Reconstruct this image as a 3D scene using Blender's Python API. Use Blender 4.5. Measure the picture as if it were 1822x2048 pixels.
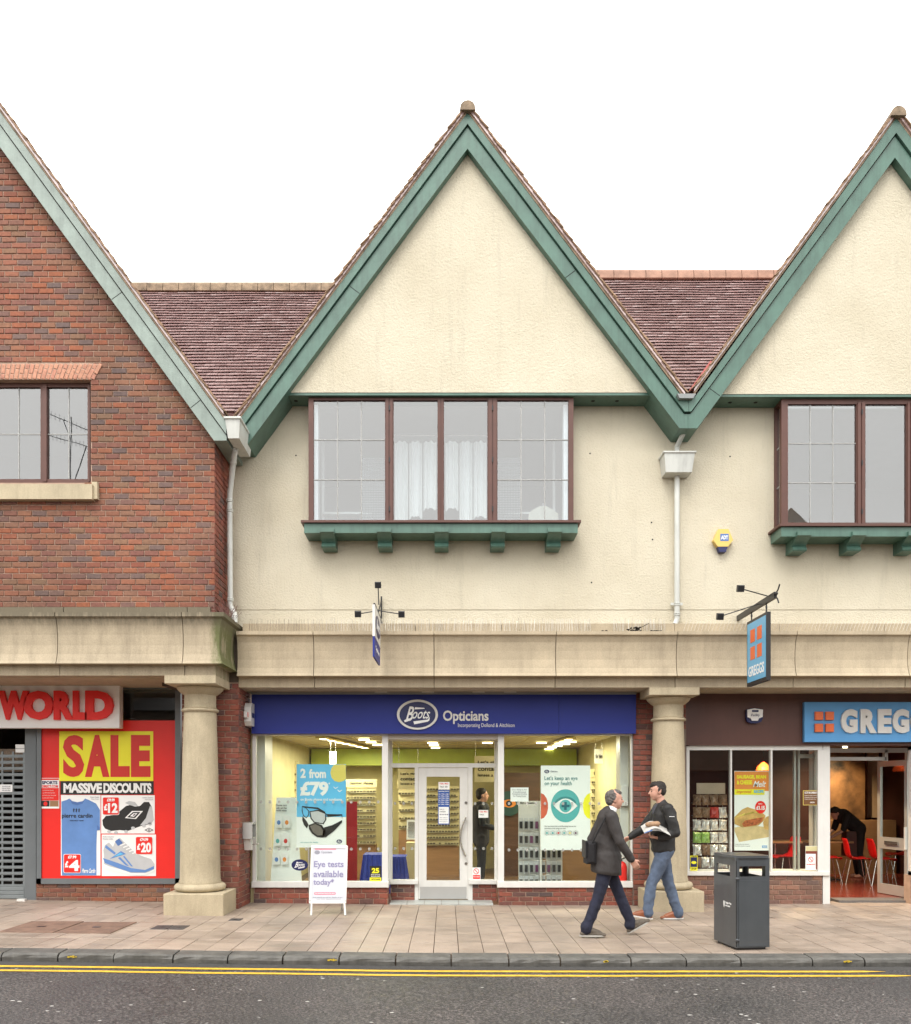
import bpy, math, random
from mathutils import Vector, Matrix

random.seed(7)
SC = bpy.context.scene
COL = SC.collection
for _o in list(bpy.data.objects):
    bpy.data.objects.remove(_o)
R = math.radians

# ------------------------------------------------------------------ camera
F, VX, HY, CH = 1700.0, 893.0, 1583.0, 1.7      # focal length and eye level measured on the photograph
cam_d = bpy.data.cameras.new('camera')
cam = bpy.data.objects.new('camera', cam_d)
COL.objects.link(cam)
cam.location = (0, 0, CH)
cam.rotation_euler = (R(90), 0, 0)
cam_d.sensor_fit = 'HORIZONTAL'
cam_d.sensor_width = 36.0
cam_d.lens = 36.0 * F / 1822.0
cam_d.shift_x = (911.0 - VX) / 1822.0
cam_d.shift_y = (HY - 1024.0) / 1822.0
cam_d.clip_start = 0.05
cam_d.clip_end = 2000
SC.camera = cam

# ------------------------------------------------------------------ sky and sun (overcast)
SUN_EL, SUN_ROT = R(52), R(200)
world = bpy.data.worlds.new('World')
SC.world = world
world.use_nodes = True
wn = world.node_tree.nodes
wl = world.node_tree.links
wn.clear()
w_out = wn.new('ShaderNodeOutputWorld')
w_bg = wn.new('ShaderNodeBackground')
w_sky = wn.new('ShaderNodeTexSky')
w_sky.sky_type = 'NISHITA'
w_sky.sun_disc = False
w_sky.sun_elevation = SUN_EL
w_sky.sun_rotation = SUN_ROT
w_sky.dust_density = 3.0
w_hs = wn.new('ShaderNodeHueSaturation')
w_hs.inputs['Saturation'].default_value = 0.1
w_mix = wn.new('ShaderNodeMixRGB')
w_mix.inputs['Fac'].default_value = 0.85            # closed cloud layer
w_mix.inputs['Color2'].default_value = (9.3, 9.25, 9.0, 1)
wl.new(w_sky.outputs[0], w_hs.inputs['Color'])
wl.new(w_hs.outputs[0], w_mix.inputs['Color1'])
wl.new(w_mix.outputs[0], w_bg.inputs['Color'])
w_bg.inputs['Strength'].default_value = 0.15
wl.new(w_bg.outputs[0], w_out.inputs['Surface'])
sun_d = bpy.data.lights.new('sun', 'SUN')
sun_d.energy = 0.9
sun_d.angle = R(25)
sun_d.color = (1.0, 0.96, 0.9)
sun = bpy.data.objects.new('sun', sun_d)
COL.objects.link(sun)
# light comes from behind the camera, above
_d = Vector((math.sin(SUN_ROT) * math.cos(SUN_EL), math.cos(SUN_ROT) * math.cos(SUN_EL), math.sin(SUN_EL)))
sun.rotation_euler = _d.to_track_quat('Z', 'Y').to_euler()
sun.location = (0, -5, 30)
vs = SC.view_settings
vs.view_transform = 'Standard'
vs.look = 'None'
vs.exposure = 1.0
vs.gamma = 1.0
vs.use_curve_mapping = False
SC.display_settings.display_device = 'sRGB'
try:
    SC.cycles.max_bounces = 8
    SC.cycles.transparent_max_bounces = 12
    SC.cycles.use_denoising = True
    SC.cycles.sample_clamp_indirect = 4.0
    SC.cycles.caustics_reflective = False
    SC.cycles.caustics_refractive = False
except Exception:
    pass


# ------------------------------------------------------------------ measuring helpers
def X(px, D):
    return (px - VX) * D / F


def Z(py, D):
    return CH - (py - HY) * D / F


def gz(x):
    """the ground rises gently towards the left end of the street"""
    return 0.0125 * (0.5 * (-x + math.sqrt(x * x + 0.25)) - 0.02)


# ------------------------------------------------------------------ mesh builder
class MB:
    def __init__(self):
        self.v, self.f = [], []

    def add(self, vs_, fs_):
        b = len(self.v)
        self.v += [tuple(p) for p in vs_]
        self.f += [tuple(b + i for i in f) for f in fs_]
        return self

    def box(self, x0, x1, y0, y1, z0, z1):
        if x0 > x1: x0, x1 = x1, x0
        if y0 > y1: y0, y1 = y1, y0
        if z0 > z1: z0, z1 = z1, z0
        return self.add([(x0, y0, z0), (x1, y0, z0), (x1, y1, z0), (x0, y1, z0),
                         (x0, y0, z1), (x1, y0, z1), (x1, y1, z1), (x0, y1, z1)],
                        [(0, 1, 5, 4), (1, 2, 6, 5), (2, 3, 7, 6), (3, 0, 4, 7), (4, 5, 6, 7), (3, 2, 1, 0)])

    def cbox(self, x0, x1, y0, y1, z0, z1, c=0.006):
        """box with chamfered vertical and front edges"""
        if x0 > x1: x0, x1 = x1, x0
        if y0 > y1: y0, y1 = y1, y0
        if z0 > z1: z0, z1 = z1, z0
        vs_, out = [], []
        for (y, i) in ((y0, c), (y0 + c, 0), (y1 - c, 0), (y1, c)):
            vs_ += [(x0 + i, y, z0 + i), (x1 - i, y, z0 + i), (x1 - i, y, z1 - i), (x0 + i, y, z1 - i)]
        out = [(0, 1, 2, 3), (15, 14, 13, 12)]
        for k in range(3):
            a, b = 4 * k, 4 * k + 4
            for j in range(4):
                n = (j + 1) % 4
                out.append((a + n, a + j, b + j, b + n))
        return self.add(vs_, out)

    def prism(self, pts, a0, a1, fn):
        """extrude a 2-D polygon; fn(u, v, a) gives the 3-D point"""
        n = len(pts)
        vs_ = [fn(u, w, a0) for u, w in pts] + [fn(u, w, a1) for u, w in pts]
        fs_ = [tuple(range(n)), tuple(range(2 * n - 1, n - 1, -1))]
        for i in range(n):
            j = (i + 1) % n
            fs_.append((j, i, n + i, n + j))
        return self.add(vs_, fs_)

    def xz(self, pts, y0, y1):
        return self.prism(pts, y0, y1, lambda u, w, a: (u, a, w))

    def yz(self, pts, x0, x1):
        return self.prism(pts, x0, x1, lambda u, w, a: (a, u, w))

    def xy(self, pts, z0, z1):
        return self.prism(pts, z0, z1, lambda u, w, a: (u, w, a))

    def tube(self, pts, r, n=8, r1=None):
        P = [Vector(p) for p in pts]
        k = len(P)
        rs = [r] * k if r1 is None else [r + (r1 - r) * i / (k - 1) for i in range(k)]
        if isinstance(r, (list, tuple)): rs = list(r)
        rings = []
        up = None
        for i, p in enumerate(P):
            t = (P[min(i + 1, k - 1)] - P[max(i - 1, 0)])
            if t.length < 1e-9: t = Vector((0, 0, 1))
            t.normalize()
            if up is None:
                up = Vector((0, 0, 1)) if abs(t.z) < 0.9 else Vector((0, 1, 0))
            a = t.cross(up)
            if a.length < 1e-6: a = t.cross(Vector((1, 0, 0)))
            a.normalize()
            b = a.cross(t).normalized()
            up = b
            rings.append([p + (a * math.cos(q) + b * math.sin(q)) * rs[i] for q in [2 * math.pi * j / n for j in range(n)]])
        vs_ = [q for ring in rings for q in ring]
        fs_ = [tuple(range(n)), tuple(range(k * n - 1, (k - 1) * n - 1, -1))]
        for i in range(k - 1):
            for j in range(n):
                m = (j + 1) % n
                fs_.append((i * n + m, i * n + j, (i + 1) * n + j, (i + 1) * n + m))
        return self.add(vs_, fs_)

    def lathe(self, prof, cx, cy, n=40):
        k = len(prof)
        vs_ = []
        for r_, z in prof:
            vs_ += [(cx + r_ * math.cos(2 * math.pi * j / n), cy + r_ * math.sin(2 * math.pi * j / n), z) for j in range(n)]
        fs_ = [tuple(range(n - 1, -1, -1)), tuple(range((k - 1) * n, k * n))]
        for i in range(k - 1):
            for j in range(n):
                m = (j + 1) % n
                fs_.append((i * n + j, i * n + m, (i + 1) * n + m, (i + 1) * n + j))
        return self.add(vs_, fs_)

    def ell(self, c, r, n=14, m=10, rot=None):
        c = Vector(c)
        vs_ = [(0, 0, r[2])]
        for i in range(1, m):
            t = math.pi * i / m
            vs_ += [(r[0] * math.sin(t) * math.cos(2 * math.pi * j / n), r[1] * math.sin(t) * math.sin(2 * math.pi * j / n), r[2] * math.cos(t)) for j in range(n)]
        vs_.append((0, 0, -r[2]))
        if rot is not None:
            vs_ = [rot @ Vector(p) for p in vs_]
        vs_ = [Vector(p) + c for p in vs_]
        fs_ = []
        for j in range(n):
            fs_.append((0, 1 + j, 1 + (j + 1) % n))
            fs_.append((len(vs_) - 1, 1 + (m - 2) * n + (j + 1) % n, 1 + (m - 2) * n + j))
        for i in range(m - 2):
            for j in range(n):
                a, b = 1 + i * n + j, 1 + i * n + (j + 1) % n
                fs_.append((a, a + n, b + n, b))
        return self.add(vs_, fs_)

    def cap(self, p0, p1, r0, r1, n=12, flat=None):
        """tapered capsule; flat = (axis vector, factor) squashes the section along an axis"""
        p0, p1 = Vector(p0), Vector(p1)
        t = (p1 - p0)
        L = max(t.length, 1e-6)
        t.normalize()
        up = Vector((0, 0, 1)) if abs(t.z) < 0.9 else Vector((0, 1, 0))
        a = t.cross(up).normalized()
        b = a.cross(t).normalized()
        rows = []
        for q in (-80, -45, -15): rows.append((r0 * math.sin(R(q)), r0 * math.cos(R(q))))
        rows.append((L * 0.5, (r0 + r1) / 2))
        for q in (15, 45, 80): rows.append((L + r1 * math.sin(R(q)), r1 * math.cos(R(q))))
        vs_ = []
        for h, rr in rows:
            for j in range(n):
                q = 2 * math.pi * j / n
                off = (a * math.cos(q) + b * math.sin(q)) * rr
                if flat is not None:
                    ax = Vector(flat[0]).normalized()
                    off = off - ax * off.dot(ax) * (1 - flat[1])
                vs_.append(p0 + t * h + off)
        k = len(rows)
        fs_ = [tuple(range(n)), tuple(range(k * n - 1, (k - 1) * n - 1, -1))]
        for i in range(k - 1):
            for j in range(n):
                m = (j + 1) % n
                fs_.append((i * n + m, i * n + j, (i + 1) * n + j, (i + 1) * n + m))
        return self.add(vs_, fs_)

    def mesh(self, name):
        me = bpy.data.meshes.new(name)
        me.from_pydata([tuple(p) for p in self.v], [], self.f)
        me.update()
        return me

    def build(self, name, mat, parent=None, smooth=False, **kw):
        me = self.mesh(name)
        if mat is not None: me.materials.append(mat)
        if smooth:
            me.polygons.foreach_set('use_smooth', [True] * len(me.polygons))
            try:
                me.set_sharp_from_angle(angle=R(38))
            except Exception:
                pass
        o = bpy.data.objects.new(name, me)
        COL.objects.link(o)
        put(o, parent)
        if kw: tag(o, **kw)
        return o


ORIG = {}


def put(o, parent):
    if parent is not None:
        o.parent = parent
        if parent.name in ORIG:
            o.matrix_parent_inverse = Matrix.Translation(-ORIG[parent.name])


def tag(o, label=None, cat=None, group=None, kind=None):
    if label: o['label'] = label
    if cat: o['category'] = cat
    if group: o['group'] = group
    if kind: o['kind'] = kind
    return o


def thing(name, label, cat, loc=(0, 0, 0), group=None):
    """an Empty whose parts are modelled in world coordinates"""
    o = bpy.data.objects.new(name, None)
    o.empty_display_size = 0.2
    COL.objects.link(o)
    o.location = loc
    ORIG[o.name] = Vector(loc)
    return tag(o, label, cat, group)


def local_thing(name, label, cat, loc, rz=0, group=None):
    """an Empty whose parts are modelled round its own origin"""
    o = bpy.data.objects.new(name, None)
    o.empty_display_size = 0.2
    COL.objects.link(o)
    o.location = loc
    o.rotation_euler = (0, 0, rz)
    return tag(o, label, cat, group)


# ------------------------------------------------------------------ materials
def _new(name):
    m = bpy.data.materials.new(name)
    m.use_nodes = True
    nt = m.node_tree
    return m, nt, nt.nodes, nt.links, nt.nodes['Principled BSDF']


def _pos(N, L, scale):
    g = N.new('ShaderNodeNewGeometry')
    mp = N.new('ShaderNodeMapping')
    mp.inputs['Scale'].default_value = scale if isinstance(scale, tuple) else (scale,) * 3
    L.new(g.outputs['Position'], mp.inputs['Vector'])
    return mp


def _noise(N, L, scale, detail=4, rough=0.55):
    n = N.new('ShaderNodeTexNoise')
    n.inputs['Scale'].default_value = 1.0
    n.inputs['Detail'].default_value = detail
    n.inputs['Roughness'].default_value = rough
    L.new(_pos(N, L, scale).outputs[0], n.inputs['Vector'])
    return n


def _ramp(N, L, src, stops, interp='LINEAR'):
    r = N.new('ShaderNodeValToRGB')
    r.color_ramp.interpolation = interp
    els = r.color_ramp.elements
    while len(els) < len(stops): els.new(0.5)
    for e, (p, c) in zip(els, stops):
        e.position = p
        e.color = (c[0], c[1], c[2], 1) if isinstance(c, (tuple, list)) else (c, c, c, 1)
    L.new(src, r.inputs[0])
    return r


def _mul(N, L, a, b, fac=1.0, mode='MULTIPLY'):
    m = N.new('ShaderNodeMixRGB')
    m.blend_type = mode
    if isinstance(fac, float): m.inputs[0].default_value = fac
    else: L.new(fac, m.inputs[0])
    for i, q in ((1, a), (2, b)):
        if isinstance(q, tuple): m.inputs[i].default_value = (q[0], q[1], q[2], 1)
        else: L.new(q, m.inputs[i])
    return m.outputs[0]


def pmat(name, col, rough=0.6, var=0.12, vs_=4.0, bump=0.0, bs=60.0, metal=0.0, spec=0.5, coat=0.0, grime=0.0, gs=1.3):
    m, nt, N, L, B = _new(name)
    n = _noise(N, L, vs_, 5)
    r = _ramp(N, L, n.outputs[0], [(0.3, 1 - var), (0.7, 1 + var * 0.5)])
    c = _mul(N, L, (col[0], col[1], col[2]), r.outputs[0])
    if grime:
        g = _noise(N, L, (gs * 9, gs * 9, gs), 6, 0.65)
        gr = _ramp(N, L, g.outputs[0], [(0.45, 1.0), (0.75, 1 - grime)])
        c = _mul(N, L, c, gr.outputs[0])
    L.new(c, B.inputs['Base Color'])
    B.inputs['Roughness'].default_value = rough
    B.inputs['Metallic'].default_value = metal
    B.inputs['Specular IOR Level'].default_value = spec
    if coat: B.inputs['Coat Weight'].default_value = coat
    if bump:
        bn = _noise(N, L, bs, 4)
        b = N.new('ShaderNodeBump')
        b.inputs['Strength'].default_value = bump
        b.inputs['Distance'].default_value = 0.01
        L.new(bn.outputs[0], b.inputs['Height'])
        L.new(b.outputs[0], B.inputs['Normal'])
    return m


def emat(name, col, s):
    m, nt, N, L, B = _new(name)
    B.inputs['Base Color'].default_value = (col[0], col[1], col[2], 1)
    B.inputs['Emission Color'].default_value = (col[0], col[1], col[2], 1)
    B.inputs['Emission Strength'].default_value = s
    return m


def brickmat(name, stops, mortar=False, dirt=0.25):
    m, nt, N, L, B = _new(name)
    oi = N.new('ShaderNodeObjectInfo')
    at = N.new('ShaderNodeAttribute')
    at.attribute_name = 'rnd'
    ad = N.new('ShaderNodeMath'); ad.operation = 'ADD'
    fr = N.new('ShaderNodeMath'); fr.operation = 'FRACT'
    L.new(oi.outputs['Random'], ad.inputs[0])
    L.new(at.outputs['Fac'], ad.inputs[1])
    L.new(ad.outputs[0], fr.inputs[0])
    r = _ramp(N, L, fr.outputs[0], stops)
    n1 = _noise(N, L, 26.0, 6, 0.7)
    v1 = _ramp(N, L, n1.outputs[0], [(0.25, 0.62), (0.5, 1.0), (0.8, 1.32)])
    c = _mul(N, L, r.outputs[0], v1.outputs[0])
    n2 = _noise(N, L, (1.2, 1.2, 0.8), 4)
    v2 = _ramp(N, L, n2.outputs[0], [(0.35, 1 - dirt), (0.7, 1.1)])
    c = _mul(N, L, c, v2.outputs[0])
    # pale lime bloom in small specks
    n3 = _noise(N, L, 14.0, 7, 0.75)
    v3 = _ramp(N, L, n3.outputs[0], [(0.66, 0.0), (0.78, 0.28)])
    c = _mul(N, L, c, (0.5, 0.42, 0.36), v3.outputs[0], 'MIX')
    L.new(c, B.inputs['Base Color'])
    B.inputs['Roughness'].default_value = 0.82
    b = N.new('ShaderNodeBump')
    b.inputs['Strength'].default_value = 0.5
    b.inputs['Distance'].default_value = 0.006
    L.new(_noise(N, L, 90.0, 4).outputs[0], b.inputs['Height'])
    L.new(b.outputs[0], B.inputs['Normal'])
    return m


BRICK_STOPS = [(p, tuple(v * k for v, k in zip(c, (.72, .76, .76)))) for p, c in [(0.0, (0.33, 0.095, 0.055)), (0.08, (0.29, 0.16, 0.095)), (0.16, (0.39, 0.14, 0.08)), (0.3, (0.31, 0.105, 0.07)), (0.44, (0.43, 0.13, 0.06)),
               (0.56, (0.33, 0.155, 0.095)), (0.68, (0.28, 0.105, 0.08)), (0.8, (0.38, 0.16, 0.09)), (0.88, (0.19, 0.12, 0.11)), (0.94, (0.22, 0.13, 0.11)), (1.0, (0.33, 0.095, 0.055))]]
DARK_STOPS = [(p, tuple(v * .88 for v in c)) for p, c in [(0.0, (0.30, 0.085, 0.055)), (0.2, (0.24, 0.075, 0.055)), (0.4, (0.36, 0.10, 0.06)), (0.55, (0.15, 0.075, 0.065)),
              (0.7, (0.33, 0.11, 0.07)), (0.85, (0.12, 0.08, 0.075)), (1.0, (0.30, 0.085, 0.055))]]
M = {}
M['brick'] = brickmat('red_brick', BRICK_STOPS)
M['brick_dark'] = brickmat('dark_red_brick', DARK_STOPS, dirt=0.35)
M['brick_brown'] = brickmat('brown_brick', [(0.0, (0.25, 0.12, 0.085)), (0.25, (0.17, 0.10, 0.075)), (0.5, (0.30, 0.15, 0.10)), (0.75, (0.12, 0.085, 0.075)), (1.0, (0.25, 0.12, 0.085))])
M['lintel'] = brickmat('pink_brick', [(0.0, (0.48, 0.22, 0.15)), (0.5, (0.52, 0.26, 0.17)), (1.0, (0.45, 0.2, 0.14))], dirt=0.1)
M['mortar'] = pmat('mortar', (0.42, 0.29, 0.22), 0.9, 0.2, 8, 0.4, 120)
M['mortar_dark'] = pmat('mortar_dark', (0.2, 0.15, 0.12), 0.9, 0.2, 8, 0.4, 120)


def stuccomat():
    m, nt, N, L, B = _new('cream_render')
    n = _noise(N, L, 0.9, 6, 0.6)
    r = _ramp(N, L, n.outputs[0], [(0.3, (0.57, 0.512, 0.39)), (0.7, (0.65, 0.595, 0.47))])
    s = _noise(N, L, (7, 7, 0.7), 6, 0.7)
    sr = _ramp(N, L, s.outputs[0], [(0.55, 1.0), (0.8, 0.84)])
    c = _mul(N, L, r.outputs[0], sr.outputs[0])
    p = _noise(N, L, 42.0, 6, 0.8)
    pr = _ramp(N, L, p.outputs[0], [(0.28, 0.62), (0.42, 1.0)])
    c = _mul(N, L, c, pr.outputs[0], 0.65)
    q = _noise(N, L, 11.0, 5, 0.8)
    qr = _ramp(N, L, q.outputs[0], [(0.715, 1.0), (0.74, 0.5)])
    c = _mul(N, L, c, qr.outputs[0], 0.5)
    L.new(c, B.inputs['Base Color'])
    B.inputs['Roughness'].default_value = 0.85
    b = N.new('ShaderNodeBump')
    b.inputs['Strength'].default_value = 0.9
    b.inputs['Distance'].default_value = 0.02
    L.new(_noise(N, L, 36.0, 6, 0.7).outputs[0], b.inputs['Height'])
    L.new(b.outputs[0], B.inputs['Normal'])
    return m


M['stucco'] = stuccomat()


def stonemat(name, col, streak=0.35, moss=False):
    m, nt, N, L, B = _new(name)
    n = _noise(N, L, 2.2, 6, 0.6)
    r = _ramp(N, L, n.outputs[0], [(0.3, tuple(q * 0.84 for q in col)), (0.7, tuple(q * 1.1 for q in col))])
    s = _noise(N, L, (7, 3, 0.9), 6, 0.75)
    sr = _ramp(N, L, s.outputs[0], [(0.46, 1.0), (0.74, 1 - streak)])
    c = _mul(N, L, r.outputs[0], sr.outputs[0])
    g = _noise(N, L, 60.0, 4, 0.7)
    gr = _ramp(N, L, g.outputs[0], [(0.3, 0.85), (0.6, 1.05)])
    c = _mul(N, L, c, gr.outputs[0])
    if moss:
        # weather stains: a grown patch of algae at the outer corner and soot runs from the top lip
        ge = N.new('ShaderNodeNewGeometry')
        sp = N.new('ShaderNodeSeparateXYZ')
        L.new(ge.outputs['Position'], sp.inputs[0])
        mr = N.new('ShaderNodeMapRange')
        mr.inputs['From Min'].default_value = -3.3
        mr.inputs['From Max'].default_value = -2.95
        L.new(sp.outputs[0], mr.inputs[0])
        k = _noise(N, L, (7, 7, 2.0), 6, 0.75)
        ml = N.new('ShaderNodeMath'); ml.operation = 'MULTIPLY'
        L.new(mr.outputs[0], ml.inputs[0]); L.new(k.outputs[0], ml.inputs[1])
        rr = _ramp(N, L, ml.outputs[0], [(0.24, 0.0), (0.42, 0.9)])
        c = _mul(N, L, c, (0.095, 0.11, 0.03), rr.outputs[0], 'MIX')
        mr2 = N.new('ShaderNodeMapRange')
        mr2.inputs['From Min'].default_value = 3.75
        mr2.inputs['From Max'].default_value = 4.1
        L.new(sp.outputs[2], mr2.inputs[0])
        k2 = _noise(N, L, (22, 22, 2.2), 6, 0.75)
        ml2 = N.new('ShaderNodeMath'); ml2.operation = 'MULTIPLY'
        L.new(mr2.outputs[0], ml2.inputs[0]); L.new(k2.outputs[0], ml2.inputs[1])
        r2 = _ramp(N, L, ml2.outputs[0], [(0.10, 0.0), (0.42, 0.88)])
        c = _mul(N, L, c, (0.12, 0.10, 0.065), r2.outputs[0], 'MIX')
    L.new(c, B.inputs['Base Color'])
    B.inputs['Roughness'].default_value = 0.8
    b = N.new('ShaderNodeBump')
    b.inputs['Strength'].default_value = 0.35
    b.inputs['Distance'].default_value = 0.006
    L.new(_noise(N, L, 70.0, 5, 0.65).outputs[0], b.inputs['Height'])
    L.new(b.outputs[0], B.inputs['Normal'])
    return m


M['stone'] = stonemat('sandstone', (0.455, 0.375, 0.262), 0.2)
M['stone_moss'] = stonemat('stained_sandstone', (0.425, 0.35, 0.245), 0.3, True)
M['stone_col'] = stonemat('column_sandstone', (0.47, 0.395, 0.27), 0.22)
M['green'] = pmat('green_paint', (0.075, 0.158, 0.122), 0.42, 0.2, 3, 0.2, 14, coat=0.12, grime=0.3)
M['brown_frame'] = pmat('brown_window_frame', (0.10, 0.038, 0.027), 0.5, 0.15, 6, 0.05, 60)
M['lead'] = pmat('lead_strip', (0.24, 0.25, 0.25), 0.5)
M['white_paint'] = pmat('white_paint', (0.70, 0.69, 0.66), 0.38, 0.06, 3, 0.03, 30, grime=0.08)
M['white_pipe'] = pmat('white_downpipe', (0.58, 0.59, 0.555), 0.38, 0.08, 3, 0.0, 30, grime=0.22)
M['white'] = pmat('white_print', (0.86, 0.86, 0.85), 0.4, 0.02)
M['grey_frame'] = pmat('grey_metal_frame', (0.16, 0.175, 0.185), 0.4, 0.08, 4, metal=0.2)
M['shutter'] = pmat('shutter_steel', (0.24, 0.265, 0.275), 0.38, 0.1, 4, metal=0.35)
M['steel'] = pmat('steel', (0.55, 0.53, 0.5), 0.25, 0.05, 4, metal=0.9)
M['black'] = pmat('black_metal', (0.016, 0.016, 0.018), 0.4, 0.1)
M['dark'] = pmat('dark_gap', (0.01, 0.01, 0.01), 0.9, 0.0)


def tilemat():
    m, nt, N, L, B = _new('clay_roof_tile')
    oi = N.new('ShaderNodeObjectInfo')
    at = N.new('ShaderNodeAttribute'); at.attribute_name = 'rnd'
    ad = N.new('ShaderNodeMath'); ad.operation = 'ADD'
    fr = N.new('ShaderNodeMath'); fr.operation = 'FRACT'
    L.new(oi.outputs['Random'], ad.inputs[0]); L.new(at.outputs['Fac'], ad.inputs[1]); L.new(ad.outputs[0], fr.inputs[0])
    r = _ramp(N, L, fr.outputs[0], [(0.0, (0.43, 0.29, 0.28)), (0.4, (0.49, 0.345, 0.33)), (0.7, (0.36, 0.24, 0.23)), (1.0, (0.43, 0.29, 0.28))])
    n = _noise(N, L, 9.0, 6, 0.7)
    v = _ramp(N, L, n.outputs[0], [(0.3, 0.85), (0.65, 1.1)])
    c = _mul(N, L, r.outputs[0], v.outputs[0])
    k = _noise(N, L, 5.0, 6, 0.8)
    kr = _ramp(N, L, k.outputs[0], [(0.66, 0.0), (0.76, 0.6)])
    c = _mul(N, L, c, (0.33, 0.30, 0.12), kr.outputs[0], 'MIX')
    L.new(c, B.inputs['Base Color'])
    B.inputs['Roughness'].default_value = 0.3
    B.inputs['Specular IOR Level'].default_value = 0.9
    B.inputs['Coat Weight'].default_value = 1.0
    B.inputs['Coat IOR'].default_value = 1.7
    B.inputs['Coat Roughness'].default_value = 0.18
    return m


M['tile'] = tilemat()
M['verge'] = pmat('weathered_verge_tile', (0.30, 0.19, 0.12), 0.85, 0.45, 14, 0.5, 60)
M['cement'] = pmat('verge_mortar', (0.33, 0.24, 0.165), 0.9, 0.5, 9, 0.6, 50)
M['ridge'] = pmat('ridge_tile_clay', (0.36, 0.21, 0.15), 0.75, 0.3, 7, 0.3, 50)
M['ridge_moss'] = pmat('mossy_ridge_tile', (0.26, 0.19, 0.125), 0.8, 0.55, 10, 0.4, 50)


def glassmat(name, base=0.04, tint=(1, 1, 1), rough=0.0):
    m, nt, N, L, B = _new(name)
    N.remove(B)
    out = [n for n in N if n.type == 'OUTPUT_MATERIAL'][0]
    tr = N.new('ShaderNodeBsdfTransparent'); tr.inputs[0].default_value = (*tint, 1)
    gl = N.new('ShaderNodeBsdfGlossy'); gl.inputs['Roughness'].default_value = rough
    gl.inputs[0].default_value = (1, 1, 1, 1)
    fr = N.new('ShaderNodeFresnel'); fr.inputs[0].default_value = 1.5
    ad = N.new('ShaderNodeMath'); ad.operation = 'ADD'; ad.use_clamp = True
    ad.inputs[1].default_value = base
    # the pane's far face adds no second reflection
    ge = N.new('ShaderNodeNewGeometry')
    iv = N.new('ShaderNodeMath'); iv.operation = 'SUBTRACT'; iv.inputs[0].default_value = 1.0
    L.new(ge.outputs['Backfacing'], iv.inputs[1])
    ad2 = N.new('ShaderNodeMath'); ad2.operation = 'MULTIPLY'
    L.new(fr.outputs[0], ad.inputs[0])
    L.new(ad.outputs[0], ad2.inputs[0]); L.new(iv.outputs[0], ad2.inputs[1])
    # old float glass waves a little
    b = N.new('ShaderNodeBump'); b.inputs['Strength'].default_value = 0.02; b.inputs['Distance'].default_value = 0.02
    L.new(_noise(N, L, 1.5, 2).outputs[0], b.inputs['Height'])
    L.new(b.outputs[0], gl.inputs['Normal'])
    mx = N.new('ShaderNodeMixShader')
    L.new(ad2.outputs[0], mx.inputs[0]); L.new(tr.outputs[0], mx.inputs[1]); L.new(gl.outputs[0], mx.inputs[2])
    L.new(mx.outputs[0], out.inputs['Surface'])
    return m


M['glass'] = glassmat('shop_glass', 0.0, (0.95, 0.98, 0.96))
M['glass_up'] = glassmat('upper_window_glass', 0.15, (0.86, 0.9, 0.92))


def roadmat():
    m, nt, N, L, B = _new('wet_asphalt')
    n = _noise(N, L, (42.0, 60.0, 42.0), 5, 0.8)
    r = _ramp(N, L, n.outputs[0], [(0.36, (0.010, 0.010, 0.011)), (0.5, (0.038, 0.037, 0.039)), (0.64, (0.22, 0.212, 0.21))])
    n2 = _noise(N, L, 0.7, 5, 0.6)
    r2 = _ramp(N, L, n2.outputs[0], [(0.35, (0.8, 0.78, 0.76)), (0.65, (1.25, 1.12, 1.05))])
    c = _mul(N, L, r.outputs[0], r2.outputs[0])
    # pale chippings
    vo = N.new('ShaderNodeTexVoronoi'); vo.inputs['Scale'].default_value = 1.0
    L.new(_pos(N, L, (7, 11, 7)).outputs[0], vo.inputs['Vector'])
    vr = _ramp(N, L, vo.outputs['Distance'], [(0.10, 1.0), (0.15, 0.0)])
    sp = _noise(N, L, 5.3, 2)
    sr = _ramp(N, L, sp.outputs[0], [(0.56, 0.0), (0.6, 1.0)])
    mk = _mul(N, L, vr.outputs[0], sr.outputs[0])
    c = _mul(N, L, c, (0.62, 0.6, 0.57), mk, 'MIX')
    L.new(c, B.inputs['Base Color'])
    rr = _ramp(N, L, n2.outputs[0], [(0.3, 0.36), (0.7, 0.62)])
    L.new(rr.outputs[0], B.inputs['Roughness'])
    b = N.new('ShaderNodeBump'); b.inputs['Strength'].default_value = 0.9; b.inputs['Distance'].default_value = 0.012
    L.new(n.outputs[0], b.inputs['Height'])
    L.new(b.outputs[0], B.inputs['Normal'])
    return m


M['road'] = roadmat()


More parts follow.
